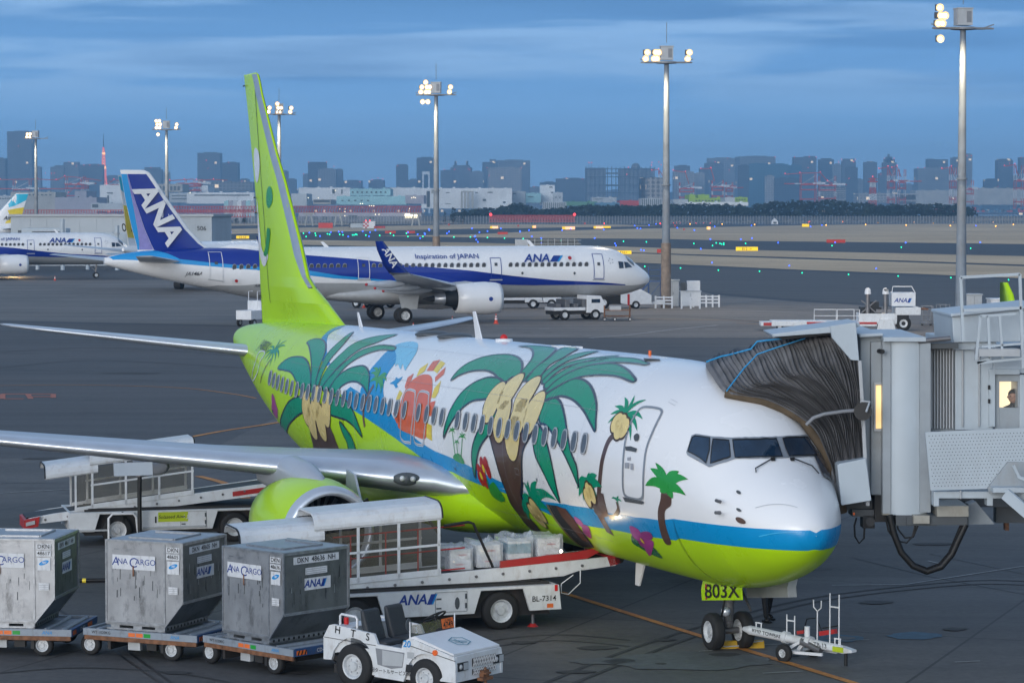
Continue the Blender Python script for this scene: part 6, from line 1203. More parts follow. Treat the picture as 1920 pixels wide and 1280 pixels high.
# ------------------------------------------------------------------ belt loaders
def loader(pos, rz, label, z0, sl, brand, xl, xr, cargo=False, rails=True, red_end=False, cab=(-3.65, -1.1), hood=-5.1, wb=2.95, tail=-4.4):
    r = empty('belt_loader', pos, rz, label, 'belt loader', 'white belt loaders standing at the cargo doors of the green jet')
    zc = lambda x: z0 + sl * x
    b = MB('whitev'); Y0, Y1 = -1.0, 1.0
    def trap(cx, r_): return [(cx + r_ * .95, .36), (cx + r_ * .72, .80), (cx - r_ * .72, .80), (cx - r_ * .95, .36)]
    prof = [(tail, .36), (tail, .84), (1.17, .84), (1.22, .36)] + trap(0, .60) + trap(-wb, .60)
    for y in (Y0, Y1 - .06): b.prism(prof, 'y', y, y + .06)
    b.box(1.10, 1.16, Y0 + .06, Y1 - .06, .40, .84); b.box(tail, tail + .06, Y0 + .06, Y1 - .06, .40, .84); b.box(tail + .06, 1.10, Y0 + .06, Y0 + .20, .78, .835); b.box(tail + .06, 1.10, Y1 - .20, Y1 - .06, .78, .835)
    F = Y0 - .006
    def rect(x0, x1, za, zb, m): b.use(m); b.beam((x0, F, za), (x1, F, za), .006); b.beam((x0, F, zb), (x1, F, zb), .006); b.beam((x0, F, za), (x0, F, zb), .006); b.beam((x1, F, za), (x1, F, zb), .006)
    rect(-1.36, -.72, .42, .80, 'dgray')
    b.use('dgray')
    for z in (.48, .66): b.box(-.76, -.72, F - .012, F, z, z + .1); b.box(-1.34, -1.24, F - .006, F, z, z + .03)
    if brand == 'a':
        b.use('dgray'); b.add([(-.92 + .05 * math.cos(k * .5236), F - .004, .58 + .12 * math.sin(k * .5236)) for k in range(12)], [tuple(range(12))])
        ana_mark(b, FM((-1.74, F - .004, .68), (1, 0, 0), (0, 0, 1)), .20); b.use('ink'); b.text('BL-7314', .15, FM((.86, F - .004, .58), (1, 0, 0), (0, 0, 1)), 0, .004); b.use('vorange'); b.quad((.92, F - .003, .40), (1.05, F - .003, .40), (1.05, F - .003, .48), (.92, F - .003, .48)); b.use('redl2'); b.box(1.08, 1.14, F - .01, F, .72, .84)
    else:
        b.use('lime'); b.quad((-1.92, F - .003, .56), (-1.18, F - .003, .56), (-1.18, F - .003, .80), (-1.92, F - .003, .80)); b.use('ink'); b.text('Solaseed Air', .115, FM((-1.62, F - .006, .68), (1, 0, 0), (0, 0, 1)), .2, .006); b.use('paper'); b.sph((-1.27, F - .004, .72), .012); b.sph((-1.27, F - .004, .66), .012); b.tube([(-1.23, F - .004, .62), (-1.19, F - .004, .64), (-1.19, F - .004, .72)], .01, 5); b.use('black'); b.box(-2.0, -1.96, F - .01, F, .54, .70); b.box(-2.82 + .0, -2.78, F - .01, F, .58, .84)
        b.use('lgrey'); b.box(tail + .1, tail + .95, F - .06, F, .38, .42); b.box(-2.3, -.75, F - .05, F, .40, .45)
    b.build('body', r, bevel=.012)
    b = MB('und'); b.box(tail + .4, 1.05, -.8, .8, .25, .88); b.cyl((0, -.85, .375), (0, .85, .375), .07); b.cyl((-wb, -.85, .375), (-wb, .85, .375), .07); b.use('black'); b.box(-3.6, .9, -.72, .72, .80, .90); b.box(-2.6, .3, -.5, .5, .90, zc(-2.6) - .12) if sl < .08 else b.box(-2.6, -.9, -.5, .5, .88, 1.0)  # black boxes paint the shade in the gap between body and conveyor
    b.build('chassis', r)
    if brand == 'a':
        for x in (.62, 1.0 if False else .72): pass
        for y in (-.75, .75): b = MB('steel'); b.cyl((.72, y, .06), (.72, y, .5), .035); b.use('vred'); b.cyl((.72, y, 0), (.72, y, .07), .12, .05); b.build('jack', r)
    for x in (0, -wb):
        for y in (-.84, .84): wheel(r, (x, y, .375), .375, .24, side=-1 if y < 0 else 1, n=30, rimr=.6)
    # conveyor boom
    def cp(pts_x): return [(x, zc(x) + d) for x, d in pts_x]
    b = MB('whitev')
    for y in (-.62, .50): b.prism(cp([(xl, -.17), (xl, .0), (xl + .6, .03), (xr - .25, .03), (xr - .1, -.02), (xr - .1, -.16), (xr - .9, -.19), (xr - 1.2, -.26)]), 'y', y, y + .07)
    for x in [xl + .4 + k * .55 for k in range(int((xr - xl - .6) / .55))]: b.use('steel'); b.cyl((x, -.64, zc(x) - .09), (x, -.615, zc(x) - .09), .03, n=8)
    b.build('boom', r, bevel=.008)
    b = MB('black'); b.prism(cp([(xl - .08, -.12), (xl - .05, .02), (xr - .1, .015), (xr - .1, -.1)]), 'y', -.54, .49); b.build('belt', r)
    b = MB('vred')
    if red_end: b.prism(cp([(xl - .12, -.26), (xl - .12, -.02), (xl + .26, .01), (xl + .22, -.22)]), 'y', -.72, .6); b.use('lgrey'); b.prism(cp([(xl - .08, -.17), (xl - .08, -.08), (xl + .14, -.06), (xl + .14, -.15)]), 'y', -.75, -.72)
    else: b.prism(cp([(xr - .22, -.16), (xr - .3, .06), (xr - .05, .04), (xr, -.12)]), 'y', -.62, .57)
    b.build('end_bumper', r); b = MB('black'); b.cyl((xr - .02, -.62, zc(xr) - .03), (xr - .02, .6, zc(xr) - .03), .10, n=14); b.build('end_roller', r)
    if cargo:
        b = MB('vred'); b.prism(cp([(.1, .03), (.1, .16), (1.7, .19), (2.2, .24), (2.25, .18), (1.9, .04)]), 'y', -.63, -.57); b.build('side_guard', r)
        b = MB('black'); X = lambda x, y, h: (x, y, zc(x) + h)
        b.tube([X(-1.05, -.60, .95), X(-.55, -.60, .98), X(-.45, -.60, .94), X(-.05, -.60, .06)], .028, 7); b.tube([X(-1.0, .50, .95), X(-.75, .5, .6)], .028, 7); b.build('handrail', r)
        b = MB('vred')
        for h in (.08, .48, .92): b.tube([X(cab[0] + .4, -.52, h), X(-.60, -.52, h)], .016, 6)
        for x in (-2.9, -2.2, -1.55): b.cyl(X(x, -.52, .06), X(x, -.52, .92), .016, n=6)
        b.build('inner_rail', r)
        b = MB('white'); P = [(2.0, .04), (2.0, -.22), (1.8, -.38), (1.55, -.52), (1.45, -.42), (1.45, -.28), (1.62, -.18)]
        b.tube([X(1.75, -.66, -.15), X(1.75, -.66, -.42), X(1.5, -.66, -.62), X(1.35, -.66, -.58), X(1.35, -.66, -.40), X(1.6, -.66, -.25)], .012, 5); b.build('step_loop', r)
    # canopy: two overlapping sections with rounded shoulder, window wall on the near side
    def roof(x0, x1, top, drop, name='canopy_roof'):
        b = MB('whitev'); arc = [(-.66, drop), (-.66, top - .24), (-.62, top - .12), (-.52, top - .04), (-.38, top), (.40, top + .01), (.52, top - .04), (.58, top - .14)]
        n = len(arc); vs = [(x0, y, zc(x0) + h) for y, h in arc] + [(x1, y, zc(x1) + h) for y, h in arc] + [(x0, y * .96, zc(x0) + h - .03) for y, h in arc] + [(x1, y * .96, zc(x1) + h - .03) for y, h in arc]
        b.add(vs, [(i, i + 1, n + i + 1, n + i) for i in range(n - 1)] + [(2 * n + i, 3 * n + i, 3 * n + i + 1, 2 * n + i + 1) for i in range(n - 1)] + [(i, 2 * n + i, 2 * n + i + 1, i + 1) for i in range(n - 1)] + [(n + i, n + i + 1, 3 * n + i + 1, 3 * n + i) for i in range(n - 1)] + [(0, n, 3 * n, 2 * n), (n - 1, 3 * n - 1, 4 * n - 1, 2 * n - 1)], False)
        o = b.build(name, r); b = MB('black'); b.tube([(x0 if name == 'canopy_roof' and top < 1.3 else x1, y, zc(x1 if top >= 1.3 else x0) + h) for y, h in arc], .018, 6); b.build('rubber_edge', o); return o
    roof(hood, cab[0] + .2, 1.24, .92); roof(cab[0], cab[1], 1.42, 1.12)
    for yy, nm in ((-.64, 'window_wall'), (.54, 'window_wall')):
        b = MB('whitev'); nC = 3; Wd = (cab[1] - cab[0] - .12) / nC; X = lambda x, h: (x, yy, zc(x) + h)
        def bar(x0, h0, x1, h1, w=.05): b.beam(X(x0, h0), X(x1, h1), .035, w, up=(0, 1, 0)) if False else b.add([(x0 - (w / 2 if x0 == x1 else 0), yy, zc(x0) + h0 - (w / 2 if h0 == h1 else 0)), (x1 + (w / 2 if x0 == x1 else 0), yy, zc(x1) + (h0 - w / 2 if h0 == h1 else h0)), (x1 + (w / 2 if x0 == x1 else 0), yy, zc(x1) + (h1 + w / 2 if h0 == h1 else h1)), (x0 - (w / 2 if x0 == x1 else 0), yy, zc(x0) + (h0 + w / 2 if h0 == h1 else h1))] + [(x0 - (w / 2 if x0 == x1 else 0), yy + .04, zc(x0) + h0 - (w / 2 if h0 == h1 else 0)), (x1 + (w / 2 if x0 == x1 else 0), yy + .04, zc(x1) + (h0 - w / 2 if h0 == h1 else h0)), (x1 + (w / 2 if x0 == x1 else 0), yy + .04, zc(x1) + (h1 + w / 2 if h0 == h1 else h1)), (x0 - (w / 2 if x0 == x1 else 0), yy + .04, zc(x0) + (h0 + w / 2 if h0 == h1 else h1))], [(0, 1, 2, 3), (7, 6, 5, 4), (0, 4, 5, 1), (1, 5, 6, 2), (2, 6, 7, 3), (3, 7, 4, 0)])
        for h, w in ((.07, .12), (.60, .045), (1.11, .06)): bar(cab[0] + .02, h, cab[1] - .02, h, w)
        for k in range(nC + 1): bar(cab[0] + .06 + k * Wd, .02, cab[0] + .06 + k * Wd, 1.12, .055)
        bar(cab[0] - .35, .02, cab[0] - .35, 1.0, .05); bar(cab[0] - .35, .05, cab[0] + .02, .05, .1); bar(cab[0] - .35, .95, cab[0], .95, .05)
        o = b.build(nm, r, bevel=.006)
        b = MB('window'); b.add([(cab[0] - .33, yy + .02, zc(cab[0] - .33) + .1), (cab[1] - .06, yy + .02, zc(cab[1]) + .1), (cab[1] - .06, yy + .02, zc(cab[1]) + 1.1), (cab[0] - .33, yy + .02, zc(cab[0]) + .98)], [(0, 1, 2, 3)]); b.build('pane', o)
    return r, zc
ra, zca = loader((-.53, 53.2, G(53.2)), R_(20), 'white belt loader BL-7314 carrying wrapped bundles up to the forward cargo door', 1.13, .052, 'a', -5.2, 2.62, True)
rb, zcb = loader((-6.92 - .24, 67.8 + .80, G(68)), R_(15), 'white belt loader with lime Solaseed Air sign, standing under the wing', 1.28, .115, 'b', -5.05, 2.6, False, red_end=True, cab=(-3.55, -.95), hood=-4.65, wb=2.92, tail=-4.1)
b = MB('white'); b.tube([(-3.15, -1.1, .0), (-3.15, -1.1, .70), (-3.05, -1.1, .80), (-2.55, -1.1, .80), (-2.47, -1.1, .70), (-2.40, -1.1, .0)], .03, 8); b.build('step_rail', rb)
b = MB('vred'); b.prism([(.0, zcb(0) + .06 - .24), (1.2, zcb(1.2) + .06 - .24), (1.2, zcb(1.2) - .06), (.0, zcb(0) - .06)], 'y', -.63, -.625); b.build('red_stripe', rb)
# cargo on the belt
C_ = math.cos(R_(20)); S_ = math.sin(R_(20)); rnd = random.Random(3)
for k, (x, w, h, lab, m) in enumerate(((-.62, .50, .55, 'plastic wrapped grey carton bundle, lowest on the belt, by the canopy', 'carton'), (-.03, .56, .60, 'plastic wrapped pale box stack with loose torn film, second up the belt', 'box'), (.60, .56, .66, 'plastic wrapped bundle holding a teal box, third up the belt', 'teal'), (1.22, .56, .62, 'plastic wrapped bundle nearest the cargo door, tinted by warm light', 'carton'))):
    px_ = -.53 + C_ * x; py_ = 53.2 + S_ * x
    h *= .84; o = empty('wrapped_bundle', (px_, py_, G(53.2) + zca(x) + .02), R_(20), lab, 'cargo bundle', 'plastic wrapped bundles on the belt loader')
    b = MB('carton')
    if m == 'teal': b.box(-w * .42, w * .42, -.36, .34, 0, h * .38); b.use('teal'); b.box(-w * .42, w * .42, -.36, .34, h * .38, h * .72); b.use('box'); b.box(-w * .4, w * .4, -.34, .32, h * .72, h * .8)
    else:
        b.box(-w * .43, w * .0, -.36, .0, 0, h * .5); b.box(w * .01, w * .43, -.36, .34, 0, h * .46); b.use('box'); b.box(-w * .43, w * .40, -.35, .33, h * .47, h * .86); b.use('red'); b.quad((-.1, -.366, h * .22), (.05, -.366, h * .22), (.05, -.366, h * .27), (-.1, -.366, h * .27)); b.quad((-.05, -.357, h * .62), (.12, -.357, h * .62), (.12, -.357, h * .67), (-.05, -.357, h * .67))
    b.build('carton', o, bevel=.01)
    # crumpled film
    me = bmesh.new(); bmesh.ops.create_cube(me, size=1); bmesh.ops.subdivide_edges(me, edges=me.edges[:], cuts=7, use_grid_fill=True)
    for v in me.verts:
        v.co.x *= w * .98; v.co.y *= .78; z = v.co.z + .5; v.co.z = z * h * .97
        j = .012; v.co += V((rnd.uniform(-j, j), rnd.uniform(-j, j), rnd.uniform(-j, j) if z > .05 else 0))
        if z > .95:
            v.co.z += .05 * math.sin(v.co.x * 9 + k) * math.cos(v.co.y * 5 + k * 2) + (.11 if rnd.random() < .05 else 0) * (1 if k in (1, 2) else .3)
    bmesh.ops.smooth_vert(me, verts=me.verts, factor=.25, use_axis_x=True, use_axis_y=True, use_axis_z=True)
    mm_ = bpy.data.meshes.new('film'); me.to_mesh(mm_); me.free(); mm_.materials.append(MATS['wrap']); f_ = bpy.data.objects.new('film', mm_); SC.collection.objects.link(f_); f_.parent = o
# ------------------------------------------------------------------ tow bar, chocks, hoses
tb0 = W737(4.0, -.25, .42); tb1 = gp(1590, 1250); 
def towbar():
    A_ = V((tb0.x + .12, tb0.y, tb0.z)); B_ = V((tb1.x + .12, tb1.y - .0, G(tb1.y) + .32)); L = (B_ - A_).length; ang = math.atan2((B_ - A_).y, (B_ - A_).x)
    r = empty('tow_bar', (A_.x, A_.y, G(A_.y)), ang, 'white aircraft tow bar on two small wheels, coupled to the nose wheel', 'tow bar'); h0 = A_.z - G(A_.y); h1 = .30; z = lambda x: h0 + (h1 - h0) * x / L
    b = MB('whitev'); b.cyl((.15, 0, z(.15)), (L - .25, 0, z(L)), .085, .075, n=16); b.cyl((0, 0, z(0)), (.16, 0, z(.1)), .04, .085); b.cyl((.95, 0, z(.95)), (1.05, 0, z(1.05)), .11, n=16); b.cyl((L * .58, 0, z(L * .58)), (L * .62, 0, z(L * .62)), .11, n=16); b.prism([(L - .26, h1 - .06), (L - .26, h1 + .06), (L - .02, h1 + .02), (L - .02, h1 - .02)], 'y', -.07, .07); b.use('ink'); b.text('B737 TOWBAR', .105, FM((.62, -.088, z(.6) + .01), (1, 0, -.06), (0, -.25, 1)), 0, .006); b.text('TB-13', .12, FM((L * .72, -.082, z(L * .72)), (1, 0, 0), (0, -.2, 1)), 0, .006); b.use('lime'); b.box(L * .83, L * .92, -.088, -.06, h1 - .04, h1 + .05); b.build('tube', r)
    def loop(x0, x1, h, name='frame_loop', w=.012, U=False):
        b = MB('white')
        if U: b.cyl((x0, 0, z(x0) + .07), (x0, 0, z(x0) + h - .12), w); b.tube([(x0 - .09, 0, z(x0) + h + .08), (x0 - .085, 0, z(x0) + h - .05), (x0, 0, z(x0) + h - .12), (x0 + .085, 0, z(x0) + h - .05), (x0 + .09, 0, z(x0) + h + .08)], w, 6)
        else: b.cyl((x0, 0, z(x0)), (x0, 0, z(x0) + h), w); b.cyl((x1, 0, z(x1)), (x1, 0, z(x1) + h), w); b.beam((x0, 0, z(x0) + h * .75), (x1, 0, z(x0) + h * .75), w * 2) if h > .2 else b.beam((x0 - w, 0, z(x0) + h), (x1 + w, 0, z(x0) + h), w * 2)
        b.build(name, r)
    loop(.30, .42, .16, 'handle'); loop(1.02, 1.2, .42); loop(1.72, 0, .70, 'hose_fork', U=True); loop(2.50, 2.68, .95) if L > 2.7 else loop(L * .78, L * .86, .95); loop(L - .45, L - .33, .16, 'handle')
    b = MB('white'); b.beam((1.45, 0, z(1.4)), (1.30, 0, .18), .07); b.beam((1.45, -.04, z(1.45) + .05), (1.25, -.25, .22), .05); b.beam((1.3, -.3, .18), (2.0, -.2, .2), .05); b.beam((1.3, .3, .18), (2.0, .2, .2), .05); b.cyl((1.3, -.38, .17), (1.3, .38, .17), .03); b.cyl((L * .58, 0, z(2)), (L * .58, 0, z(2) + .3), .05); b.use('steel'); b.cyl((1.4, -.05, z(1.4)), (1.85, -.05, z(1.8) - .1), .07); b.use('vred'); b.beam((1.75, .05, z(1.7) + .18), (2.1, .05, z(2.1) + .28), .08); b.beam((1.25, .03, z(1.2) + .12), (1.4, .03, z(1.3) + .16), .06); b.use('black'); b.beam((1.8, .05, z(1.7) + .28), (2.15, .05, z(2.1) + .38), .025); b.tube([(1.3, .1, z(1.3) + .1), (1.4, .1, z(1.3) + .38), (1.62, .1, z(1.3) + .42), (1.75, .1, z(1.6) + .2)], .012, 5); b.build('wheel_strut', r)
    for y in (-.42, .42): wheel(r, (1.3, y, .17), .17, .10, n=20, side=-1 if y < 0 else 1, rimr=.45)
    b = MB('black'); b.cyl((L - .2, 0, .02), (L - .2, 0, h1), .03); b.build('stand_foot', r)
towbar()
for k, (px, py, w, lab) in enumerate(((1338, 1206, .35, 'yellow wheel chock, short end visible left of the nose wheel'), (1382, 1214, 1.0, 'long yellow wheel chock lettered HNJ lying before the nose wheels'))):
    p = gp(px, py); o = empty('wheel_chock', p, R_(8 if k else 5), lab, 'chock', 'yellow wheel chocks at the nose wheel'); b = MB('chock'); b.prism([(-.11, 0), (.11, 0), (.05, .14), (-.05, .14)], 'x', -w / 2, w / 2)
    if k: b.use('ink'); b.text('H N J', .10, FM((.12, -.092, .075), (1, 0, 0), (0, .45, 1)), 0, .006)
    b.build('wedge', o, bevel=.015); b = MB('lgrey'); b.tube([(-w / 2, .0, .12), (-w / 4, -.12, .05), (0, -.13, .06), (w / 4, -.11, .12), (w / 2 - .02, -.05, .13)], .012, 5); b.build('rope', o)
b = MB('black'); h0 = gp(262, 996, .35); tp = at(262, 879, h0.y + .1); b.tube([(h0.x + .0, h0.y, h0.z), (h0.x + .0, h0.y, (h0.z + tp.z) / 2), tp], .055, 10); b.use('steel'); b.cyl(tp - V((0, 0, .18)), tp + V((0, 0, .05)), .10, n=12); b.use('black'); b.tube([(h0.x, h0.y, h0.z), (h0.x + .1, h0.y + .1, .1 + G(h0.y)), (h0.x + 1.0, h0.y + .5, .06 + G(h0.y))], .055, 8)
tag(b.build('fuel_hose'), 'black fuelling hose hanging from the open panel under the wing', 'hose')
b = MB('black'); p0, p1 = gp(95, 1093), gp(200, 1091); b.tube([p0 + V((-.9, 0, .05)), p0 + V((0, 0, .05)), p1 + V((0, 0, .05)), p1 + V((1.2, .1, .05))], .045, 8); b.use('yellow'); q = gp(158, 1092); b.cyl(q + V((-.04, 0, .05)), q + V((.04, 0, .05)), .052); tag(b.build('ground_hose'), 'black hose with a yellow band lying between the containers', 'hose')

# lamp burning in the cargo hold just inside the hatch
o = empty('hold_lamp', W737(7.0, 2.02, 1.62), 0, 'small bright lamp at the forward cargo hatch', 'lamp'); b = MB('lampon'); b.sph((0, 0, 0), .03, 8, 6); b.build('bulb', o)
ld = bpy.data.lights.new('hold_glow', 'POINT'); ld.energy = 10; ld.color = (1, .80, .50); ld.shadow_soft_size = .05; lo = bpy.data.objects.new('hold_light', ld); SC.collection.objects.link(lo); lo.parent = o; lo.location = (-.1, -.25, .05)

# ------------------------------------------------------------------ apron light masts
MH = 21.5
for i, (px, D, lamps, lab) in enumerate(((68, 507, ((-1.55, 0, 2, 1), (-1.0, 0, 2, 1)), 'tall light mast at the far left, lamps lit only on its left arm'), (313, 450, ((-1.6, -.3, 3, 1), (-1.1, .2, 3, 1), (-1.35, -1.1, 2, 0), (1.6, 0, 2, 1)), 'tall light mast rising behind the blue tail fin'),
    (524, 377, ((-1.5, 0, 2, 1), (-.3, .1, 3, 1), (.1, -.2, 2, 1), (1.5, 0, 2, 1)), 'tall light mast right behind the lime green tail fin'), (818, 313, ((-1.7, 0, 2, 1), (-1.1, .2, 3, 1), (-.8, 0, 2, 1), (-1.5, -1.1, 2, 0), (-.9, -1.1, 2, 0), (1.6, .1, 2, 1)), 'tall light mast rising behind the fuselage text of the white and blue jet'),
    (1249, 244, ((-1.9, 0, 2, 1), (-.9, .1, 2, 1), (-1.15, 0, 2, 1), (1.85, .1, 2, 1)), 'tall rust stained light mast right of the white and blue jet nose'), (1803, 198, ((-2.0, .3, 3, 1), (-1.7, .1, 2, 1), (-1.85, -1.0, 2, 0)), 'tallest looking light mast at the right, lamps lit only on its left arm'))):
    p = at(px, 392, D); z0 = G(D); r = empty('light_mast', (p.x, D, z0), R_(8 * (i % 3) - 6), lab, 'light mast', 'tall apron light masts')
    top = at(px, 392, D).z * 0 + CH + (13.0) - z0
    b = MB('polem'); b.tube([(0, 0, 0), (0, 0, top * .5), (0, 0, top)], .42, 16, .21); b.cyl((0, 0, top * .50), (0, 0, top * .505), .40, n=16)
    if i in (3, 4): b.use('polerust'); b.tube([(0, 0, 0), (0, 0, 5.8)], .475, 16, .445)
    b.build('pole', r)
    b = MB('lgrey'); b.box(-.55, .55, -.5, .5, top + .25, top + 1.45); b.box(-.60, .60, -.55, .55, top + 1.42, top + 1.5); b.use('grey'); b.box(.10, .45, -.52, -.50, top + .45, top + 1.25); b.use('polem'); b.cyl((0, 0, top + 1.8), (0, 0, top + 3.6), .03); b.build('winch_box', r)
    b = MB('grey'); b.lathe([(top - .05, .9), (top + .12, .9), (top + .12, .3), (top - .05, .3), (top - .05, .9)], (0, 0, 0), 'z', 20); b.box(-2.3, 2.3, -.10, .10, top - .02, top + .10)
    for a in (-.7, .7): b.box(-1.9, 1.9, a - .05, a + .05, top, top + .08)
    for x in (-2.2, 2.2): b.beam((x * .6, 0, top), (x * 1.08, .1, top + .35), .08)
    b.build('lamp_arm', r)
    for x, dz, n_, up in lamps:
        for k in range(n_ if up else 1):
            b = MB('lampon'); zz_ = top + (.35 + k * .55 if up else -.75); yy = -.25 - .15 * k
            b.sph((x + .14 * (k % 2), yy - .16, zz_), .13, 10, 8); b.use('lamphalo'); b.lathe([(-.10, .30), (.0, .26), (.12, .0)], (x + .14 * (k % 2), yy - .10, zz_), 'y', 14); b.use('dgray'); b.box(x - .22, x + .22, yy + .02, yy + .3, zz_ - .2, zz_ + .25); b.build('lamp', r)  # bowl glows on its own, painting a warm halo round the bulb
    ld = bpy.data.lights.new('mast_glow', 'SPOT'); ld.energy = 6000; ld.spot_size = R_(128); ld.spot_blend = .5; ld.color = (1, .80, .52); ld.shadow_soft_size = .6; lo = bpy.data.objects.new('mast_light', ld); SC.collection.objects.link(lo); lo.parent = r; lo.location = (-1.6, -2.6, top + .3)
# ------------------------------------------------------------------ things on the far apron
def on(px, py): return gp(px, py)
def wh(b, x, y, r, w=.25, m='rim'):
    b.use('rubber'); b.lathe([(-w / 2, r * .55), (-w / 2, r * .9), (-w * .4, r), (w * .4, r), (w / 2, r * .9), (w / 2, r * .55)], (x, y, r), 'y', 16); b.use(m)
    for sg in (-1, 1): b.lathe([(sg * w * .45, r * .55), (sg * w * .3, 0)], (x, y, r), 'y', 14)
def whp(r_, x, y, r, w=.28): b = MB('rubber'); wh(b, x, y, r, w); return b.build('wheel', r_)
def truck(px, py, rz, label, L=5.5, name='service_truck', box_m='white', cabx=1.6, h=2.3, low=False):
    p = on(px, py); r = empty(name, p, R_(rz), label, 'truck', None); b = MB('white')
    b.prism([(L / 2 - cabx, .55), (L / 2, .55), (L / 2, 1.25), (L / 2 - .35, h - .1), (L / 2 - cabx, h - .05)], 'y', -1.0, 1.0); b.build('cab', r, bevel=.05)
    b = MB('glass'); b.prism([(L / 2 + .01, 1.3), (L / 2 - .32, h - .25), (L / 2 - .36, h - .25), (L / 2 - .05, 1.3)], 'y', -.85, .85); b.box(L / 2 - 1.2, L / 2 - .45, -1.01, -1.004, 1.35, h - .35); b.build('cab_window', r)
    b = MB('und'); b.box(-L / 2, L / 2 - .1, -.8, .8, .45, .70); b.build('chassis', r)
    b = MB(box_m)
    if low:
        b.box(-L / 2, L / 2 - cabx - .1, -1.0, 1.0, .75, 1.0)
        b.use('steel')
        for k in range(5): b.box(-L / 2 + .2 + k * .75, -L / 2 + .6 + k * .75, -.95, .95, 1.0, 1.3 + .35 * (k % 2))
    else: b.box(-L / 2, L / 2 - cabx - .1, -1.05, 1.05, .75, h + .2)
    b.build('load_bed', r, bevel=.03)
    for x in (L / 2 - .85, -L / 2 + .9):
        for y in (-.9, .9): whp(r, x, y, .42)
    return r
t1 = truck(1078, 599, 22, 'white service truck with open bed parked beneath the nose of the white and blue jet', 4.4, h=2.0, low=True)
truck(962, 578, 3, 'white flat lorry seen behind the engine of the white and blue jet', 5.2, h=1.9, low=True); 
truck(1018, 578, -5, 'dark bedded lorry between the engine and nose wheel of the white and blue jet', 3.4, h=1.8, low=True)
truck(700, 577, -30, 'dark flat lorry beyond the main wheels of the white and blue jet', 4.2, h=1.7, low=True, box_m='chock')
p = on(1150, 578); r = empty('ground_power_unit', p, R_(4), 'black wheeled tractor with sloping white hood under the jet nose', 'tractor'); b = MB('black'); b.box(-1.9, .6, -1, 1, .4, 1.5); b.build('body', r, bevel=.05); b = MB('white'); b.prism([(.5, .5), (.5, 1.3), (1.6, 1.75), (2.4, 1.7), (3.3, 1.2), (3.3, .4), (1.2, .35)], 'y', -1.0, 1.0); b.build('hood', r, bevel=.04); b = MB('red'); b.box(1.15, 1.35, -1.03, -1.0, .3, 1.3); b.build('extinguisher', r); b = MB('white'); b.prism([(3.3, .35), (3.3, .5), (4.6, .75), (4.6, .45)], 'y', -.3, .3); b.build('tow_arm', r)
for x in (-1.0, 1.9): whp(r, x, -.95, .55 if x < 0 else .35, .4); whp(r, x, .95, .55 if x < 0 else .35, .4)
p = on(1157, 601); r = empty('equipment_cart', p, 0, 'rusty wheeled frame cart beside the nose wheel of the blue and white jet', 'cart'); b = MB('rust')
for x in (-1, 1): [b.cyl((x, y, .1), (x, y, 1.2), .04) for y in (-.5, .5)]
b.box(-1.05, 1.05, -.55, .55, .8, .86); b.box(-1.05, 1.05, -.55, .55, .35, .4); b.use('lgrey'); b.box(-.6, .3, -.4, .4, .86, 1.15); b.build('frame', r)
for x in (-1, -.2, 1): whp(r, x, -.5, .14, .1)
for i, (px, py, lab, s_) in enumerate(((930, 607, 'orange cone with white bands standing below the jet engine', 1.), (682, 577, 'small orange cone standing left of the main wheels of the white and blue jet', .8), (848, 607, 'orange cone half hidden behind the green jet antenna', .75), (775, 620, 'orange cone behind the tailplane of the green jet', .75), (103, 526, 'tiny orange cone under the far left jet', .8))):
    p = on(px, py); b = MB('coney'); b.prism([(-.22, -.22), (.22, -.22), (.22, .22), (-.22, .22)], 'z', 0, .04); b.lathe([(.04, .17), (.32, .11)], ax='z', n=14); b.use('white'); b.lathe([(.32, .112), (.45, .085)], ax='z', n=14); b.use('coney'); b.lathe([(.45, .085), (.52, .07)], ax='z', n=14); b.use('white'); b.lathe([(.52, .072), (.62, .05)], ax='z', n=14); b.use('coney'); b.lathe([(.62, .05), (.80, .02), (.8, 0)], ax='z', n=14)
    o = b.build('traffic_cone'); o.location = p; o.scale = (s_ * 1.0,) * 3; tag(o, lab, 'cone', 'orange traffic cones')
# enclosure round the mast foot
def cabinet(px0, px1, y0, py, lab, m='lgrey', th=1.2, name='equipment_cabinet', extra=None):
    a, c = on(px0, py), on(px1, py); t_ = at(px0, y0, a.y); r = empty(name, ((a.x + c.x) / 2, a.y, a.z), 0, lab, 'cabinet'); w = (c.x - a.x) / 2; h = t_.z - a.z
    b = MB(m); b.box(-w, w, 0, th, 0, h); b.build('housing', r, bevel=.03); b = MB('white' if m == 'white' else 'lgrey'); b.box(-w - .06, w + .06, -.06, th + .06, h + .002, h + .08); b.build('lid', r)
    b = MB('dgray'); b.box(-.01, .01, -.012, 0, .1, h - .1); b.box(.08, .12, -.03, 0, h * .45, h * .55); b.build('door_seam', r)
    if extra: extra(r, w, h)
    return r
cabinet(1247, 1273, 526, 574, 'tall grey cabinet at the foot of the rust stained mast')
def ex_(r, w, h): b = MB('white'); b.box(-w * .35, w * .95, .1, 1.0, h + .1, h + 1.0); b.build('upper_unit', r, bevel=.05); b = MB('dgray'); b.box(-w * .95, -w * .45, .1, .9, h + .09, h + .85); b.build('vent', r)
cabinet(1276, 1314, 547, 574, 'white equipment unit with a smaller box on top, right of the grey cabinet', 'white', 1.6, extra=ex_)
cabinet(1812, 1841, 553, 610, 'grey cabinet beside the rightmost mast', th=1.5); cabinet(1858, 1900, 562, 612, 'white and dark unit behind the boarding bridge railing', 'white', 2)
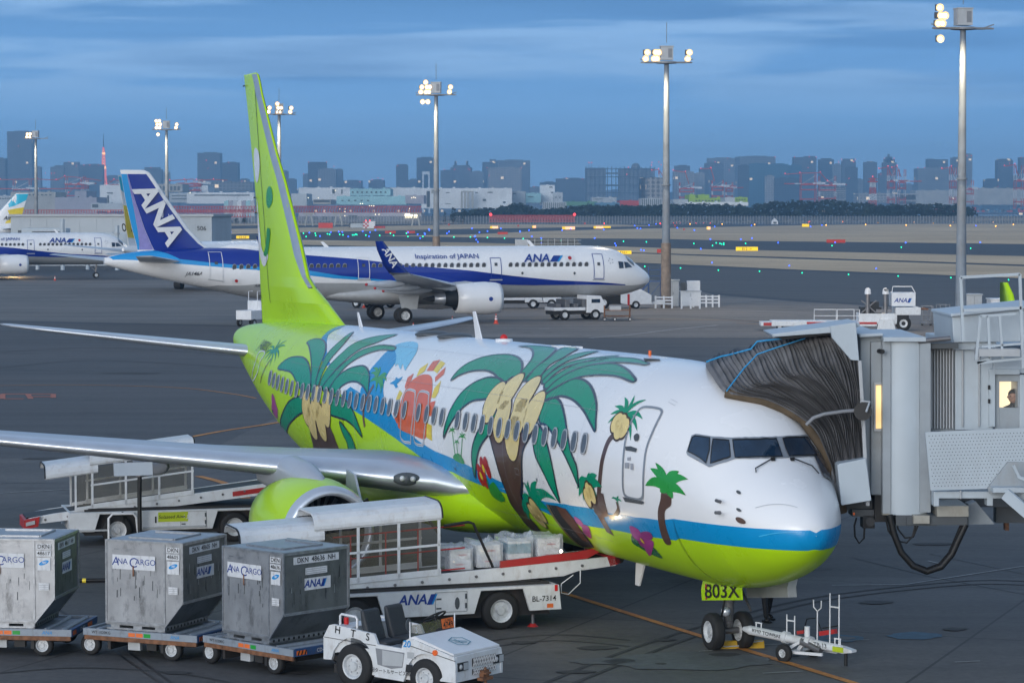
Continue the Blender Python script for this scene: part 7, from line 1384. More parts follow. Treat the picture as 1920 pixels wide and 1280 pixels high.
def fence_(px0, px1, py, lab, n=4):
    a, c = on(px0, py), on(px1, py + .0); d = c - a; r = empty('guard_rail', a, math.atan2(d.y, d.x), lab, 'rail fence', 'low white guard rails round the mast foot'); L = d.length
    b = MB('white'); [b.box(0, L, -.03, .03, z, z + .12) for z in (.35, .65, .92)]; b.build('rails', r)
    for k in range(n + 1): b = MB('white'); b.box(k * L / n - .08, k * L / n + .08, -.08, -.03, 0, 1.1); b.build('post', r)
fence_(1229, 1260, 578, 'low white guard rail left of the grey cabinet', 2); fence_(1278, 1312, 579, 'low white guard rail before the white equipment unit', 2); fence_(1300, 1348, 576, 'low white guard rail right of the white equipment unit', 4)
p = on(1228, 562); r = empty('access_steps', p, 0, 'dark blue stair platform beyond the nose of the white and blue jet', 'steps'); b = MB('dollyblue')
for x in (-.6, .6):
    for y in (0, 1.2): b.cyl((x, y, 0), (x, y, 3.2), .05)
b.box(-.7, .7, -.1, 1.3, 1.75, 1.85); b.box(-.7, .7, -.06, -.02, 2.9, 2.96); b.box(-.7, .7, -.06, -.02, 2.3, 2.36); b.beam((-.6, 0, 1.7), (-2.0, 0, .1), .08, .2); b.beam((-.6, 0, .2), (.6, 0, 1.7), .05); b.build('frame', r)
# high lift loader with its long deck
p = on(1560, 619); r = empty('cargo_loader', p, R_(-2), 'white cargo high loader numbered 40 with a long low deck, beyond the boarding bridge', 'cargo loader'); k_ = 200 / 5110.
U = lambda px: (px - 1560) * p.y / F_
b = MB('whitev'); b.box(U(1445), U(1640), -1.4, 1.4, .35, .70); b.box(U(1425), U(1470), -1.2, 1.2, .35, .62); b.build('deck', r, bevel=.03); b = MB('vred'); b.box(U(1430), U(1475), -1.22, -1.2, .38, .6); b.box(U(1510), U(1640), -1.42, -1.40, .50, .66); b.build('red_marking', r)
b = MB('white'); [b.tube([(U(x0), -1.3, .7), (U(x0), -1.3, 1.55), (U(x1), -1.3, 1.55), (U(x1), -1.3, .7)], .035) for x0, x1 in ((1524, 1565), (1567, 1598), (1598, 1608))]; b.beam((U(1524), -1.3, 1.1), (U(1608), -1.3, 1.1), .04); b.build('railing', r)
b = MB('whitev'); b.box(U(1608), U(1678), -1.3, 1.3, .5, 1.25); b.prism([(U(1640), .0), (U(1676), .0), (U(1670), .9), (U(1645), .9)], 'y', -1.5, -1.3); b.box(U(1675), U(1722), -1.3, 1.3, 1.15, 1.7); b.build('body', r, bevel=.04)
for x in (1624, 1657): b = MB('steel'); b.cyl((U(x), -1.0, .6), (U(x), -1.0, 2.9), .16); b.use('white'); b.cyl((U(x), -1.0, 2.65), (U(x), -1.0, 3.0), .24, .20); b.cyl((U(x), -1.0, 3.0), (U(x), -1.0, 3.1), .20, .08); b.build('lift_post', r)
b = MB('dark'); b.box(U(1612), U(1650), -.9, .9, 1.25, 1.7); b.box(U(1630), U(1645), -.95, .3, 1.7, 2.1); b.use('steel'); b.box(U(1640), U(1668), -1.1, -.9, 1.3, 1.55); b.beam((U(1612), -1.05, 1.3), (U(1640), -1.05, 2.2), .08); b.beam((U(1640), -1.05, 1.3), (U(1612), -1.05, 2.2), .08); b.use('black'); b.box(U(1676), U(1700), -1.25, -1.0, .35, 1.15); b.build('lift_mechanism', r)
b = MB('white'); b.box(U(1668), U(1712), -1.2, .6, 1.8, 2.75); ana_mark(b, FM((U(1688), -1.21, 2.2), (1, 0, 0), (0, 0, 1)), .32); b.use('ink'); b.text('40', .32, FM((U(1657), -1.26, 2.95), (1, 0, 0), (0, 0, 1)), 0, .01); b.build('cab', r)
b = MB('white'); b.tube([(U(1668), -1.2, 2.7), (U(1670), -1.2, 3.2), (U(1705), -1.2, 3.2), (U(1712), -1.2, 2.7)], .04); b.use('rust'); b.box(U(1715), U(1738), -.6, .6, 1.5, 1.62); b.build('cab_rail', r)
for x in (1690, 1460): whp(r, U(x), -1.1, .55 if x > 1500 else .25, .4)
for i, (px, h) in enumerate(((1738, 1.5), (1752, 1.3), (1768, 1.6), (1780, 1.1))):
    p = on(px, 610); r = empty('cage_trolley', p, R_(10 * i), 'grey wire trolley in the row right of the high loader', 'trolley', 'grey wire trolleys beyond the boarding bridge'); b = MB('grey')
    for x in (-.4, .4):
        for y in (-.3, .3): b.cyl((x, y, .1), (x, y, h), .035)
    for z in (.4, .8, h - .05): b.box(-.42, .42, -.33, -.30, z, z + .04); b.box(-.42, .42, .30, .33, z, z + .04); b.box(-.42, -.39, -.33, .33, z, z + .04)
    b.box(-.45, .45, -.35, .35, .2, .26); b.build('cage', r); b = MB('rubber'); [b.cyl((x, y - .03, .08), (x, y + .03, .08), .08) for x in (-.4,) for y in (-.3,)]; b.build('caster', r)
# small vehicle with steps half hidden behind the green fin
p = on(474, 611); r = empty('lavatory_truck', p, R_(60), 'small white service vehicle with ladder, half hidden behind the lime green fin', 'service vehicle'); b = MB('white'); b.box(-1.2, .3, -.7, .7, .5, 1.2); b.prism([(.3, .5), (1.2, .5), (1.2, 1.1), (.9, 1.9), (.3, 1.9)], 'y', -.7, .7); b.build('body', r, bevel=.04); b = MB('black'); b.box(.5, 1.0, -.71, -.70, 1.1, 1.7); b.build('cab_window', r); b = MB('white'); b.beam((.2, -.5, 1.9), (1.6, -.5, 1.0), .05); b.beam((.2, .3, 1.9), (1.6, .3, 1.0), .05); b.tube([(-.1, -.5, 1.2), (-.1, -.5, 2.6), (.4, -.5, 2.6)], .03); b.tube([(-.1, .3, 1.2), (-.1, .3, 2.6), (.4, .3, 2.6)], .03); b.build('ladder', r)
for x in (-.8, .8): whp(r, x, -.65, .28, .18); whp(r, x, .65, .28, .18)
# mechanics' warm work lamp under the far left jet
p = on(22, 519); r = empty('work_light', p + V((0, 2, 0)), 0, 'warm glowing work lamp stand under the far left jet', 'work lamp'); b = MB('grey'); b.cyl((0, 0, 0), (0, 0, 1.6), .05); b.build('stand', r); b = MB('glow'); b.box(-.3, .3, -.1, .1, 1.3, 1.7); b.build('lamp', r)
ld = bpy.data.lights.new('work_glow', 'POINT'); ld.energy = 900; ld.color = (1, .62, .25); ld.shadow_soft_size = .3; lo = bpy.data.objects.new('work_light_bulb', ld); SC.collection.objects.link(lo); lo.parent = r; lo.location = (0, -.4, 1.5)
# fixed walkway of the far left stand
def bld(px0, px1, y0, Y, th, m, name, label, cat='building', parts=None, y1=None, group=None, bev=0):
    a, c = at(px0, y0, Y), at(px1, y0, Y); z0 = G(Y) if y1 is None else at(px0, y1, Y).z; r = empty(name, ((a.x + c.x) / 2, Y, z0), 0, label, cat, group); w = (c.x - a.x) / 2; h = a.z - z0
    b = MB(m); b.box(-w, w, 0, th, 0, h); b.build('wall', r, bevel=bev)
    if parts: parts(r, w, h, Y / F_)
    return r
mat('bw', (.46, .50, .53), .6, nz=.08, sc=.1, dirt=(.22, .24, .26), dsc=.15, damt=.4); mat('bw2', (.68, .71, .73), .6, nz=.08, sc=.05, dirt=(.30, .33, .35), dsc=.1, damt=.4); mat('bmauve', (.34, .34, .40), .6, nz=.08, sc=.1); mat('bteal', (.32, .56, .60), .6, nz=.08, sc=.1); mat('bbeige', (.38, .38, .36), .6, nz=.1, sc=.1)
mat('win2', (.05, .07, .09), .3); mat('litwin', (.9, .7, .4), .4, emit=(1, .75, .35), es=1.6); mat('bdark', (.07, .09, .12), .5); mat('blime', (.30, .46, .04), .6); mat('bgreen', (.10, .25, .17), .6); mat('bblue', (.08, .20, .32), .6); mat('bred', (.46, .05, .05), .6)
def p506(r, w, h, k):
    b = MB('lgrey'); b.box(-w - .3, w + .3, -.3, 30, h + .004, h + .35); b.build('roof', r); b = MB('ink'); b.text('506', 1.0, FM((w - 1.6, -.05, h - 1.9), (1, 0, 0), (0, 0, 1)), 0, .01); b.build('number_sign', r)
    b = MB('bw')
    for k2 in range(11): b.box(-w + 3 + k2 * 2.6, -w + 3.08 + k2 * 2.6, -.06, 0, .5, h - .3)
    b.build('wall_rib', r)
bld(20, 397, 406, 430, 30, 'bw', 'terminal_building', 'long low pale grey building numbered 506', parts=p506)
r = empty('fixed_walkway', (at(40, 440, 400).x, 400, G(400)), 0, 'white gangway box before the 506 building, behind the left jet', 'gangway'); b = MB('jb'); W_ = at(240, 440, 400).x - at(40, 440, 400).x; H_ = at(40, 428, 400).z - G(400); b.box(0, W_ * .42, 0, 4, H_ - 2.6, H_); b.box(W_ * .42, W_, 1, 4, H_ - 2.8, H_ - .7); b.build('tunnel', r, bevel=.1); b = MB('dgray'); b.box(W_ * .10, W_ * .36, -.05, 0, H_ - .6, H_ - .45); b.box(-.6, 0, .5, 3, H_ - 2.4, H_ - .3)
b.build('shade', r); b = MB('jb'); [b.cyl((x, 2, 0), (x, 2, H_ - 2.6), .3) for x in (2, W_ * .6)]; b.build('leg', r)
for px in (117, 219): p = at(px, 411, 398); b = MB('jb'); b.cyl((0, 0, 0), (0, 0, p.z - G(398) - (0 if px < 200 else .9)), .32, n=12); b.use('lgrey'); b.cyl((0, 0, p.z - G(398) - 2.2), (0, 0, p.z - G(398) - 2.0), .42, n=12); o = b.build('vent_stack'); o.location = (p.x, 398, G(398)); tag(o, 'white vent stack before the 506 building, ' + ('the taller left one' if px < 200 else 'the lower right one'), 'vent stack')
p = on(1040, 470); r = empty('glazed_gangway', at(1040, 466, 330), 0, 'glazed boarding gangway just showing over the roof of the white and blue jet', 'gangway'); b = MB('window'); b.prism([(-3.2, -1), (-3.2, 1.2), (2.6, 1.2), (4.2, -1)], 'y', 0, 3); b.build('glazing', r); b = MB('lgrey'); b.box(-4.8, -3.2, -.1, 3, -.5, 1.1); [b.beam((x, -.03, -1), (x, -.03, 1.2), .06) for x in (-2.4, -1.6, -.8, 0, .8, 1.6, 2.4)]; [b.beam((-3.2, -.03, z), (3.2, -.03, z), .05) for z in (-.6, -.2, .2, .6, 1)]; b.build('frame', r)
b = MB('steel'); [b.cyl((x, 1.5, -(at(1040, 466, 330).z - G(330))), (x, 1.5, -1), .3) for x in (-3, 3)]; b.build('leg', r)

# ------------------------------------------------------------------ airfield signs and lights
def sign(px0, px1, y0, y1, m, lab, txt=None, cat='sign', grp='airfield signs in the grass', split=None):
    p = gp((px0 + px1) / 2, y1); D = p.y; w = (px1 - px0) * D / F_ / 2; h = (y1 - y0) * D / F_; r = empty('airfield_sign', p, 0, lab, cat, grp); b = MB(m); b.box(-w, w, 0, .4, h * .12, h)
    if split: b.use(split); b.box(-w + .0, -w + w * .5, -.02, .0, h * .14, h * .98)
    if txt: b.use('ink'); b.text(txt, h * .85, FM((0, -.05, h * .53), (1, 0, 0), (0, 0, 1)), 0, .01)
    b.build('panel', r); b = MB('dgray'); [b.box(x - .05, x + .05, .1, .3, 0, h * .12) for x in (-w * .8, w * .8)]; b.build('foot', r); return r
ys = 'lit yellow taxiway sign '
for a in ((443, 467, 442, 448, 'sigy', ys + 'left of the green fin', 'C2 C2'), (1150, 1184, 470, 477, 'sigy', ys + 'reading E12, right of the jet roof', '<-E12->'), (968, 1001, 460, 465, 'sigy', ys + 'peeping over the white and blue jet', 'E11'), (1380, 1421, 463, 471, 'sigy', ys + 'right of the rust stained mast', 'E12 ->'), (1504, 1517, 420, 426, 'sigy', 'small lit yellow sign alone on the far right grass', None), (1121, 1145, 424, 428, 'sigy', ys + 'far off, right end of the glowing row', None)): sign(*a[:6], txt=a[6])
for i, a in enumerate(((919, 934, 424, 429), (998, 1005, 423, 428), (1054, 1078, 425, 431), (1113, 1131, 424, 429), (1325, 1332, 425, 431))): sign(*a, 'sigo', 'far glowing orange white runway sign, number ' + ('one', 'two', 'three', 'four', 'five')[i] + ' from the left', split='sigy')
for i, a in enumerate(((597, 624, 418, 429), (722, 742, 433, 438), (762, 778, 433, 438), (933, 952, 435, 440), (1232, 1243, 467, 475), (1550, 1585, 449, 456), (849, 862, 462, 466), (0, 8, 430, 434))): sign(*a, 'sigr', ('plain red board ' + ('tallest, left of the checkered hut', 'left one of the pair over the jet roof', 'right one of the pair over the jet roof', 'above the fuselage text of the white and blue jet', 'left of the rust stained mast foot', 'long one on the right grass', 'lying just above the jet roof', 'at the left frame edge')[i]), cat='marker board', grp='red marker boards on the airfield')
for i, (px, py, w) in enumerate(((701, 428, 3), (708, 428, 5), (718, 427, 2), (970, 425, 2), (985, 418, 2), (1095, 421, 2), (1264, 425, 2), (1281, 432, 2), (1292, 419, 2), (1652, 418, 3), (1110, 418, 2), (840, 423, 2), (1312, 418, 2))): sign(px, px + w * 1.6, py - 3.5, py, 'sigr', 'tiny red marker post on the distant airfield', cat='marker board', grp='tiny red marker posts')
def mlight(m, col):
    b = MB('dgray'); b.cyl((0, 0, 0), (0, 0, .25), .08, n=6); o = b.build('taxiway_light'); b = MB(m); b.sph((0, 0, .42), .2, 8, 5); b.build('lens', o); return o
rnd = random.Random(11); first = {}
def lights(m, label, pts):
    for px, py in pts:
        p = gp(px, py); s = max(.4, min(1.3, p.y / 850.))
        if m not in first: o = first[m] = mlight(m, label); tag(o, label, 'light', 'small airfield ground lights')
        else: o = dup(first[m])
        o.location = p; o.scale = (s, s, s)
        o['label'] = label
blue_ = [(15,447),(34,424),(560,442),(580,439),(600,445),(620,438),(635,437),(642,437.5),(653,446),(680,436),(692,445.5),(694,438),(704,434),(765,438),(783,442),(788,449),(796,440),(797,441.5),(804,432.5),(805,434),(838,440),(842,437),(885,431),(890,446),(891,445),(893,452),(896,456),(899,438),(914,436),(939,431),(975,436),(975,437),(992,434),(997,446),(1015,449),(1015,458),(1054,434),(1070,431),(1115,449),(1132,433),(1153,459),(1155,463),(1202,471),(1207,472),(1195,430),(1201,431),(1270,429.5),(1302,434),(1332,451),(1389,451),(1314,469),(1335,495),(1410,449),(1459,457.5),(1480,500.5),(1520,427),(1541,424),(1566,457),(1698,457.5),(1838,457),(1643,506),(1409,425),(1830,425),(160,437),(415,437),(433,437),(448,447),(509,444),(523,443),(1340,427),(1190,425),(1217,424),(1230,422)]
lights('lb', 'small blue taxiway edge light', blue_)
lights('lg', 'small green taxiway centre light', [(569,440),(574,446),(591,440),(592,444),(614,441),(618,442),(637,442),(643,443),(661,443),(664,443),(667,442),(669,442.5),(686,443.5),(712,444),(732,440),(738,444),(762,440),(765,446),(793,446),(851,447),(882,447),(914,448),(946,449),(981,450),(1015,452),(1052,453),(1169,455),(1212,456),(1301,459),(1343,458),(1350,459),(1353,460),(1357,458.5),(1336,463),(1357,461),(1276,505),(1209,502),(1347,509),(1424,511),(1504,514),(1591,517),(1684,520),(1783,523),(1891,527),(1398,459),(1560,463),(1690,466),(1820,468)])
lights('lr', 'small red obstruction light on the far runway', [(1238,421),(1263,419.5),(1269,419.5),(1275,419.5),(1133,421),(1305,420),(1319,420),(1332,420),(1516,418),(1518,417),(1580,417)])
lights('lo', 'small amber runway edge light', [(1294,422),(1354,422),(1415,423),(1549,424),(1580,418),(1623,423),(1646,419),(1699,424),(1714,418),(1750,420),(1782,425),(1787,418),(1862,418),(1867,426),(1900,423)])
# checkered localiser hut and red antenna frames
p = gp(692, 428); D = p.y; k = D / F_; r = empty('checkered_hut', p, 0, 'red and white checkered hut with two red lamps', 'hut')
b = MB('white'); b.box(-11 * k, 11 * k, 0, 4, 0, 13 * k); b.use('bred')
for i in range(3):
    for j in range(4):
        if (i + j) % 2: b.box(-11 * k + i * 3.5 * k, -11 * k + (i + 1) * 3.5 * k, -.05, 0, j * 3.2 * k, (j + 1) * 3.2 * k)
b.box(11 * k, 30 * k, 1, 3, 0, 4 * k); b.build('wall', r)
for x in (-6, 1.5): b = MB('redl'); b.sph((x * k, 0, 14.5 * k), 1.2 * k, 8, 6); b.build('lamp', r)
p = gp(667, 427); b = MB('bw'); k = p.y / F_; b.box(-13 * k, 13 * k, 0, 4, 0, 8 * k); b.use('dgray'); b.box(-13 * k, -10 * k, -.1, 0, 0, 9 * k); o = b.build('equipment_hut'); o.location = p; tag(o, 'low grey blue hut left of the checkered hut', 'hut')
def truss(px0, px1, y0, y1, Y, m, lab, legs=(), name='lattice_beam', step=5):
    a, c = at(px0, y0, Y), at(px1, y0, Y); z1, z0 = at(px0, y0, Y).z, at(px0, y1, Y).z; r = empty(name, (a.x, Y, G(Y)), 0, lab, 'lattice beam'); L = c.x - a.x; h1, h0 = z1 - G(Y), z0 - G(Y); t = .28 * Y / 1500
    b = MB(m)
    for y in (0, 3): b.beam((0, y, h0), (L, y, h0), t); b.beam((0, y, h1), (L, y, h1), t * 1.3)
    n = max(2, int((px1 - px0) / step))
    for i in range(n): x0, x1 = L * i / n, L * (i + 1) / n; b.beam((x0, 0, h0), ((x0 + x1) / 2, 0, h1), t * .7); b.beam(((x0 + x1) / 2, 0, h1), (x1, 0, h0), t * .7); b.beam((x0, 3, h0), (x0, 3, h1), t * .6)
    b.build('truss', r)
    for lx in legs: x = (lx - px0) * Y / F_; b = MB('bbeige'); b.beam((x - 1, 1, 0), (x, 1, h0), .7); b.beam((x + 3, 1, 0), (x + 2, 1, h0), .7); b.box(x - 2, x + 4, 0, 3, h0 - 1.2, h0 - .1); b.build('pier', r)
    return r
truss(30, 470, 394, 407, 1350, 'bred', 'long red lattice beam running behind the 506 building'); truss(300, 790, 387, 398, 1450, 'bred', 'long red lattice beam on piers across the middle distance', (575, 630, 775))
tr_ = truss(918, 1078, 404, 416, 1500, 'bred', 'red fence like antenna frame before the dark trees', step=3)
for px in (920, 1077): b = MB('redl'); b.sph(((px - 918) * 1500 / F_, 0, at(0, 404, 1500).z - G(1500) + .5), .8, 8, 6); b.build('lamp', tr_)
# perimeter fence
def pfence(px0, px1, y0, Y, lab, step, m='grey'):
    a, c = at(px0, 400, Y), at(px1, 400, Y); h = at(0, y0, Y).z - G(Y); r = empty('perimeter_fence', (a.x, Y, G(Y)), 0, lab, 'fence'); L = c.x - a.x; b = MB(m)
    n = int((px1 - px0) / step)
    for i in range(n + 1): b.box(L * i / n - .14, L * i / n + .14, -.1, .1, 0, h)
    b.kind = 1; o = b.build('posts', r); o['kind'] = 'stuff'; b = MB('mesh_f'); b.box(0, L, -.02, .02, 0, h * .9); b.build('mesh', r)
mat('mesh_f', (.16, .19, .23), .6, alpha=.45)
pfence(-40, 1990, 404, 1620, 'long grey perimeter fence of close posts along the far grass', 5.5)
p = gp(1453, 407); D = 1610; a = at(1453, 406, D); k = D / F_; r = empty('white_shelter', (a.x, D, G(D)), 0, 'tiny white gabled shelter by the perimeter fence', 'hut'); b = MB('white'); b.prism([(-6 * k, 0), (6 * k, 0), (6 * k, 5 * k), (0, 11 * k), (-6 * k, 5 * k)], 'y', 0, 5); b.build('wall', r); b = MB('dgray'); b.box(-3 * k, 3 * k, -.1, 0, 1 * k, 4.5 * k); b.build('opening', r)
# ------------------------------------------------------------------ dark pines along the shore
mat('leaf', (.016, .030, .024), .9, nz=.5, sc=.15)
mat('leaf2', (.028, .042, .030), .9, nz=.4, sc=.15)
def canopy(b, cx, cy, z0, w, h, rnd, n):
    for i in range(n):
        t = rnd.random() * 6.283; e = rnd.random() ** .5; zc_ = rnd.random(); rr = w * (1 - .55 * zc_ ** 2) * e
        c = V((cx + math.cos(t) * rr, cy + math.sin(t) * rr * .6, z0 + h * (.12 + .85 * zc_))); s = w * rnd.uniform(.16, .34); b.use(rnd.choice(['leaf', 'leaf', 'leaf2']))
        vs = [c + V((rnd.uniform(-1, 1), rnd.uniform(-.6, .6), rnd.uniform(-.8, .8))) * s for _ in range(6)]
        b.add(vs, [(0, 1, 2), (2, 3, 4), (4, 5, 0), (1, 3, 5)])
rnd = random.Random(5); b = MB('leaf')
top = [(860, 399), (880, 394), (900, 391), (925, 392), (950, 385), (975, 381), (1000, 390), (1030, 392), (1060, 389), (1100, 384), (1150, 385), (1200, 386), (1260, 384), (1290, 382), (1330, 384), (1380, 383), (1410, 388), (1440, 378), (1470, 377), (1500, 377), (1530, 375), (1560, 375), (1585, 377), (1600, 381), (1630, 380), (1650, 385), (1680, 384), (1710, 384), (1740, 382), (1780, 383), (1800, 386), (1815, 388), (1826, 394)]
px = 858
while px < 1826:
    D = 1750 + rnd.uniform(-40, 40); y = interp(px, [t[0] for t in top], [t[1] for t in top]) + rnd.uniform(-1.5, 2); a = at(px, y, D); canopy(b, a.x, D, G(D), 5.2 * rnd.uniform(.8, 1.3), a.z - G(D), rnd, 60); px += rnd.uniform(4, 8)
tag(b.build('shore_wood', recalc=False), 'dark continuous belt of pines along the far shore', 'trees', kind='stuff')
for i, (px, y, w) in enumerate(((815, 390, 9), (834, 396, 6), (850, 388, 12), (868, 391, 9), (430, 408, 8), (444, 409, 7), (458, 408, 8), (410, 409, 6))):
    D = 1600; a = at(px, y, D); r = empty('pine_tree', (a.x, D, G(D)), 0, ('dark tree just left of the third light mast', 'dark tree just right of the third light mast', 'largest dark tree between third mast and shore wood', 'small dark tree touching the left end of the shore wood', 'small tree below the striped sheds, third from the left', 'small tree below the striped sheds, second from the left... next to the fin', 'small tree below the striped sheds, nearest the lime fin', 'leftmost small tree below the striped sheds')[i].replace(', second from the left... next to the fin', ', second nearest the lime fin').replace(', third from the left', ', second from the left'), 'tree', 'separate trees left of the shore wood' if px > 500 else 'small trees below the striped sheds')
    b = MB('brown'); b.tube([(0, 0, 0), (.2, 0, (a.z - G(D)) * .5)], .35, 6, .15); b.build('trunk', r); b = MB('leaf'); canopy(b, 0, 0, .5, w * D / F_ * .62, a.z - G(D) - .5, rnd, 90); b.build('crown', r, recalc=False)

# ------------------------------------------------------------------ city across the bay
def citymat(name, c):
    m = mat(name, c, .6, nz=.06, sc=.02); t = m.node_tree; b = t.nodes['Principled BSDF']; old = b.inputs['Base Color'].links[0].from_socket
    co = t.nodes.new('ShaderNodeTexCoord'); sp_ = t.nodes.new('ShaderNodeSeparateXYZ'); t.links.new(co.outputs['Object'], sp_.inputs[0])
    ad = t.nodes.new('ShaderNodeMath'); t.links.new(sp_.outputs['X'], ad.inputs[0]); t.links.new(sp_.outputs['Y'], ad.inputs[1])
    cb = t.nodes.new('ShaderNodeCombineXYZ'); t.links.new(ad.outputs[0], cb.inputs[0]); t.links.new(sp_.outputs['Z'], cb.inputs[1])
    br = t.nodes.new('ShaderNodeTexBrick'); br.offset = 0; br.inputs['Scale'].default_value = 1; br.inputs['Brick Width'].default_value = 5; br.inputs['Row Height'].default_value = 4.2; br.inputs['Mortar Size'].default_value = .9; br.inputs[1].default_value = (.62, .66, .74, 1); br.inputs[2].default_value = (.5, .55, .64, 1); br.inputs[3].default_value = (1.15, 1.12, 1.1, 1); t.links.new(cb.outputs[0], br.inputs[0])
    mi = t.nodes.new('ShaderNodeMixRGB'); mi.blend_type = 'MULTIPLY'; mi.inputs[0].default_value = 1; t.links.new(old, mi.inputs[1]); t.links.new(br.outputs[0], mi.inputs[2]); t.links.new(mi.outputs[0], b.inputs['Base Color'])
    wn = t.nodes.new('ShaderNodeTexWhiteNoise'); wn.noise_dimensions = '2D'; sn = t.nodes.new('ShaderNodeVectorMath'); sn.operation = 'SNAP'; sn.inputs[1].default_value = (5, 4.2, 1); t.links.new(cb.outputs[0], sn.inputs[0]); t.links.new(sn.outputs[0], wn.inputs['Vector'])
    gt = t.nodes.new('ShaderNodeMath'); gt.operation = 'GREATER_THAN'; gt.inputs[1].default_value = .985; t.links.new(wn.outputs[0], gt.inputs[0]); ml = t.nodes.new('ShaderNodeMath'); ml.operation = 'MULTIPLY'; ml.inputs[1].default_value = .9; t.links.new(gt.outputs[0], ml.inputs[0])
    b.inputs['Emission Color'].default_value = (1, .75, .45, 1); t.links.new(ml.outputs[0], b.inputs['Emission Strength'])
citymat('c0', (.045, .07, .105)); citymat('c1', (.085, .115, .155)); citymat('c2', (.16, .19, .225)); citymat('c3', (.27, .28, .29)); citymat('cb', (.03, .12, .19))
def tower(x0, x1, y, D, m, lab, red=(), steps=(), y1=None, depth=.7, extra=None, lights=()):
    a, c = at(x0, y, D), at(x1, y, D); zb_ = -2; w = (c.x - a.x) / 2; h = a.z - zb_; r = empty('office_tower', ((a.x + c.x) / 2, D, zb_), R_(((int(x0) * 7) % 9 - 4) * 1.5), lab, 'skyscraper', 'far skyline towers'); k = D / F_
    b = MB(m); b.box(-w, w, -w * depth, w * depth, 0, h); b.build('wall', r)
    for s0, s1, sy in steps: b = MB(m); q = (s0 - (x0 + x1) / 2) * k; q1 = (s1 - (x0 + x1) / 2) * k; b.box(q, q1, -w * depth * .8, w * depth * .8, h - .5, h + (y - sy) * k); b.build('roof_block', r)
    if not steps: b = MB(m); b.box(-w * .5, w * .6, -w * depth * .4, w * depth * .4, h, h + 1.5 * k); b.build('roof_block', r)
    for lx, ly in red: b = MB('redl'); b.sph(((lx - (x0 + x1) / 2) * k, -w * depth - 1, at(lx, ly, D).z - zb_), .6 * k, 6, 5); b.build('warning_light', r)
    if extra: extra(r, w, h, k)
    return r
def antenna(dx, hh):
    def f(r, w, h, k): b = MB('c1'); b.tube([(dx * k, 0, h), (dx * k, 0, h + hh * k)], .4 * k, 5, .12 * k); b.build('antenna', r)
    return f
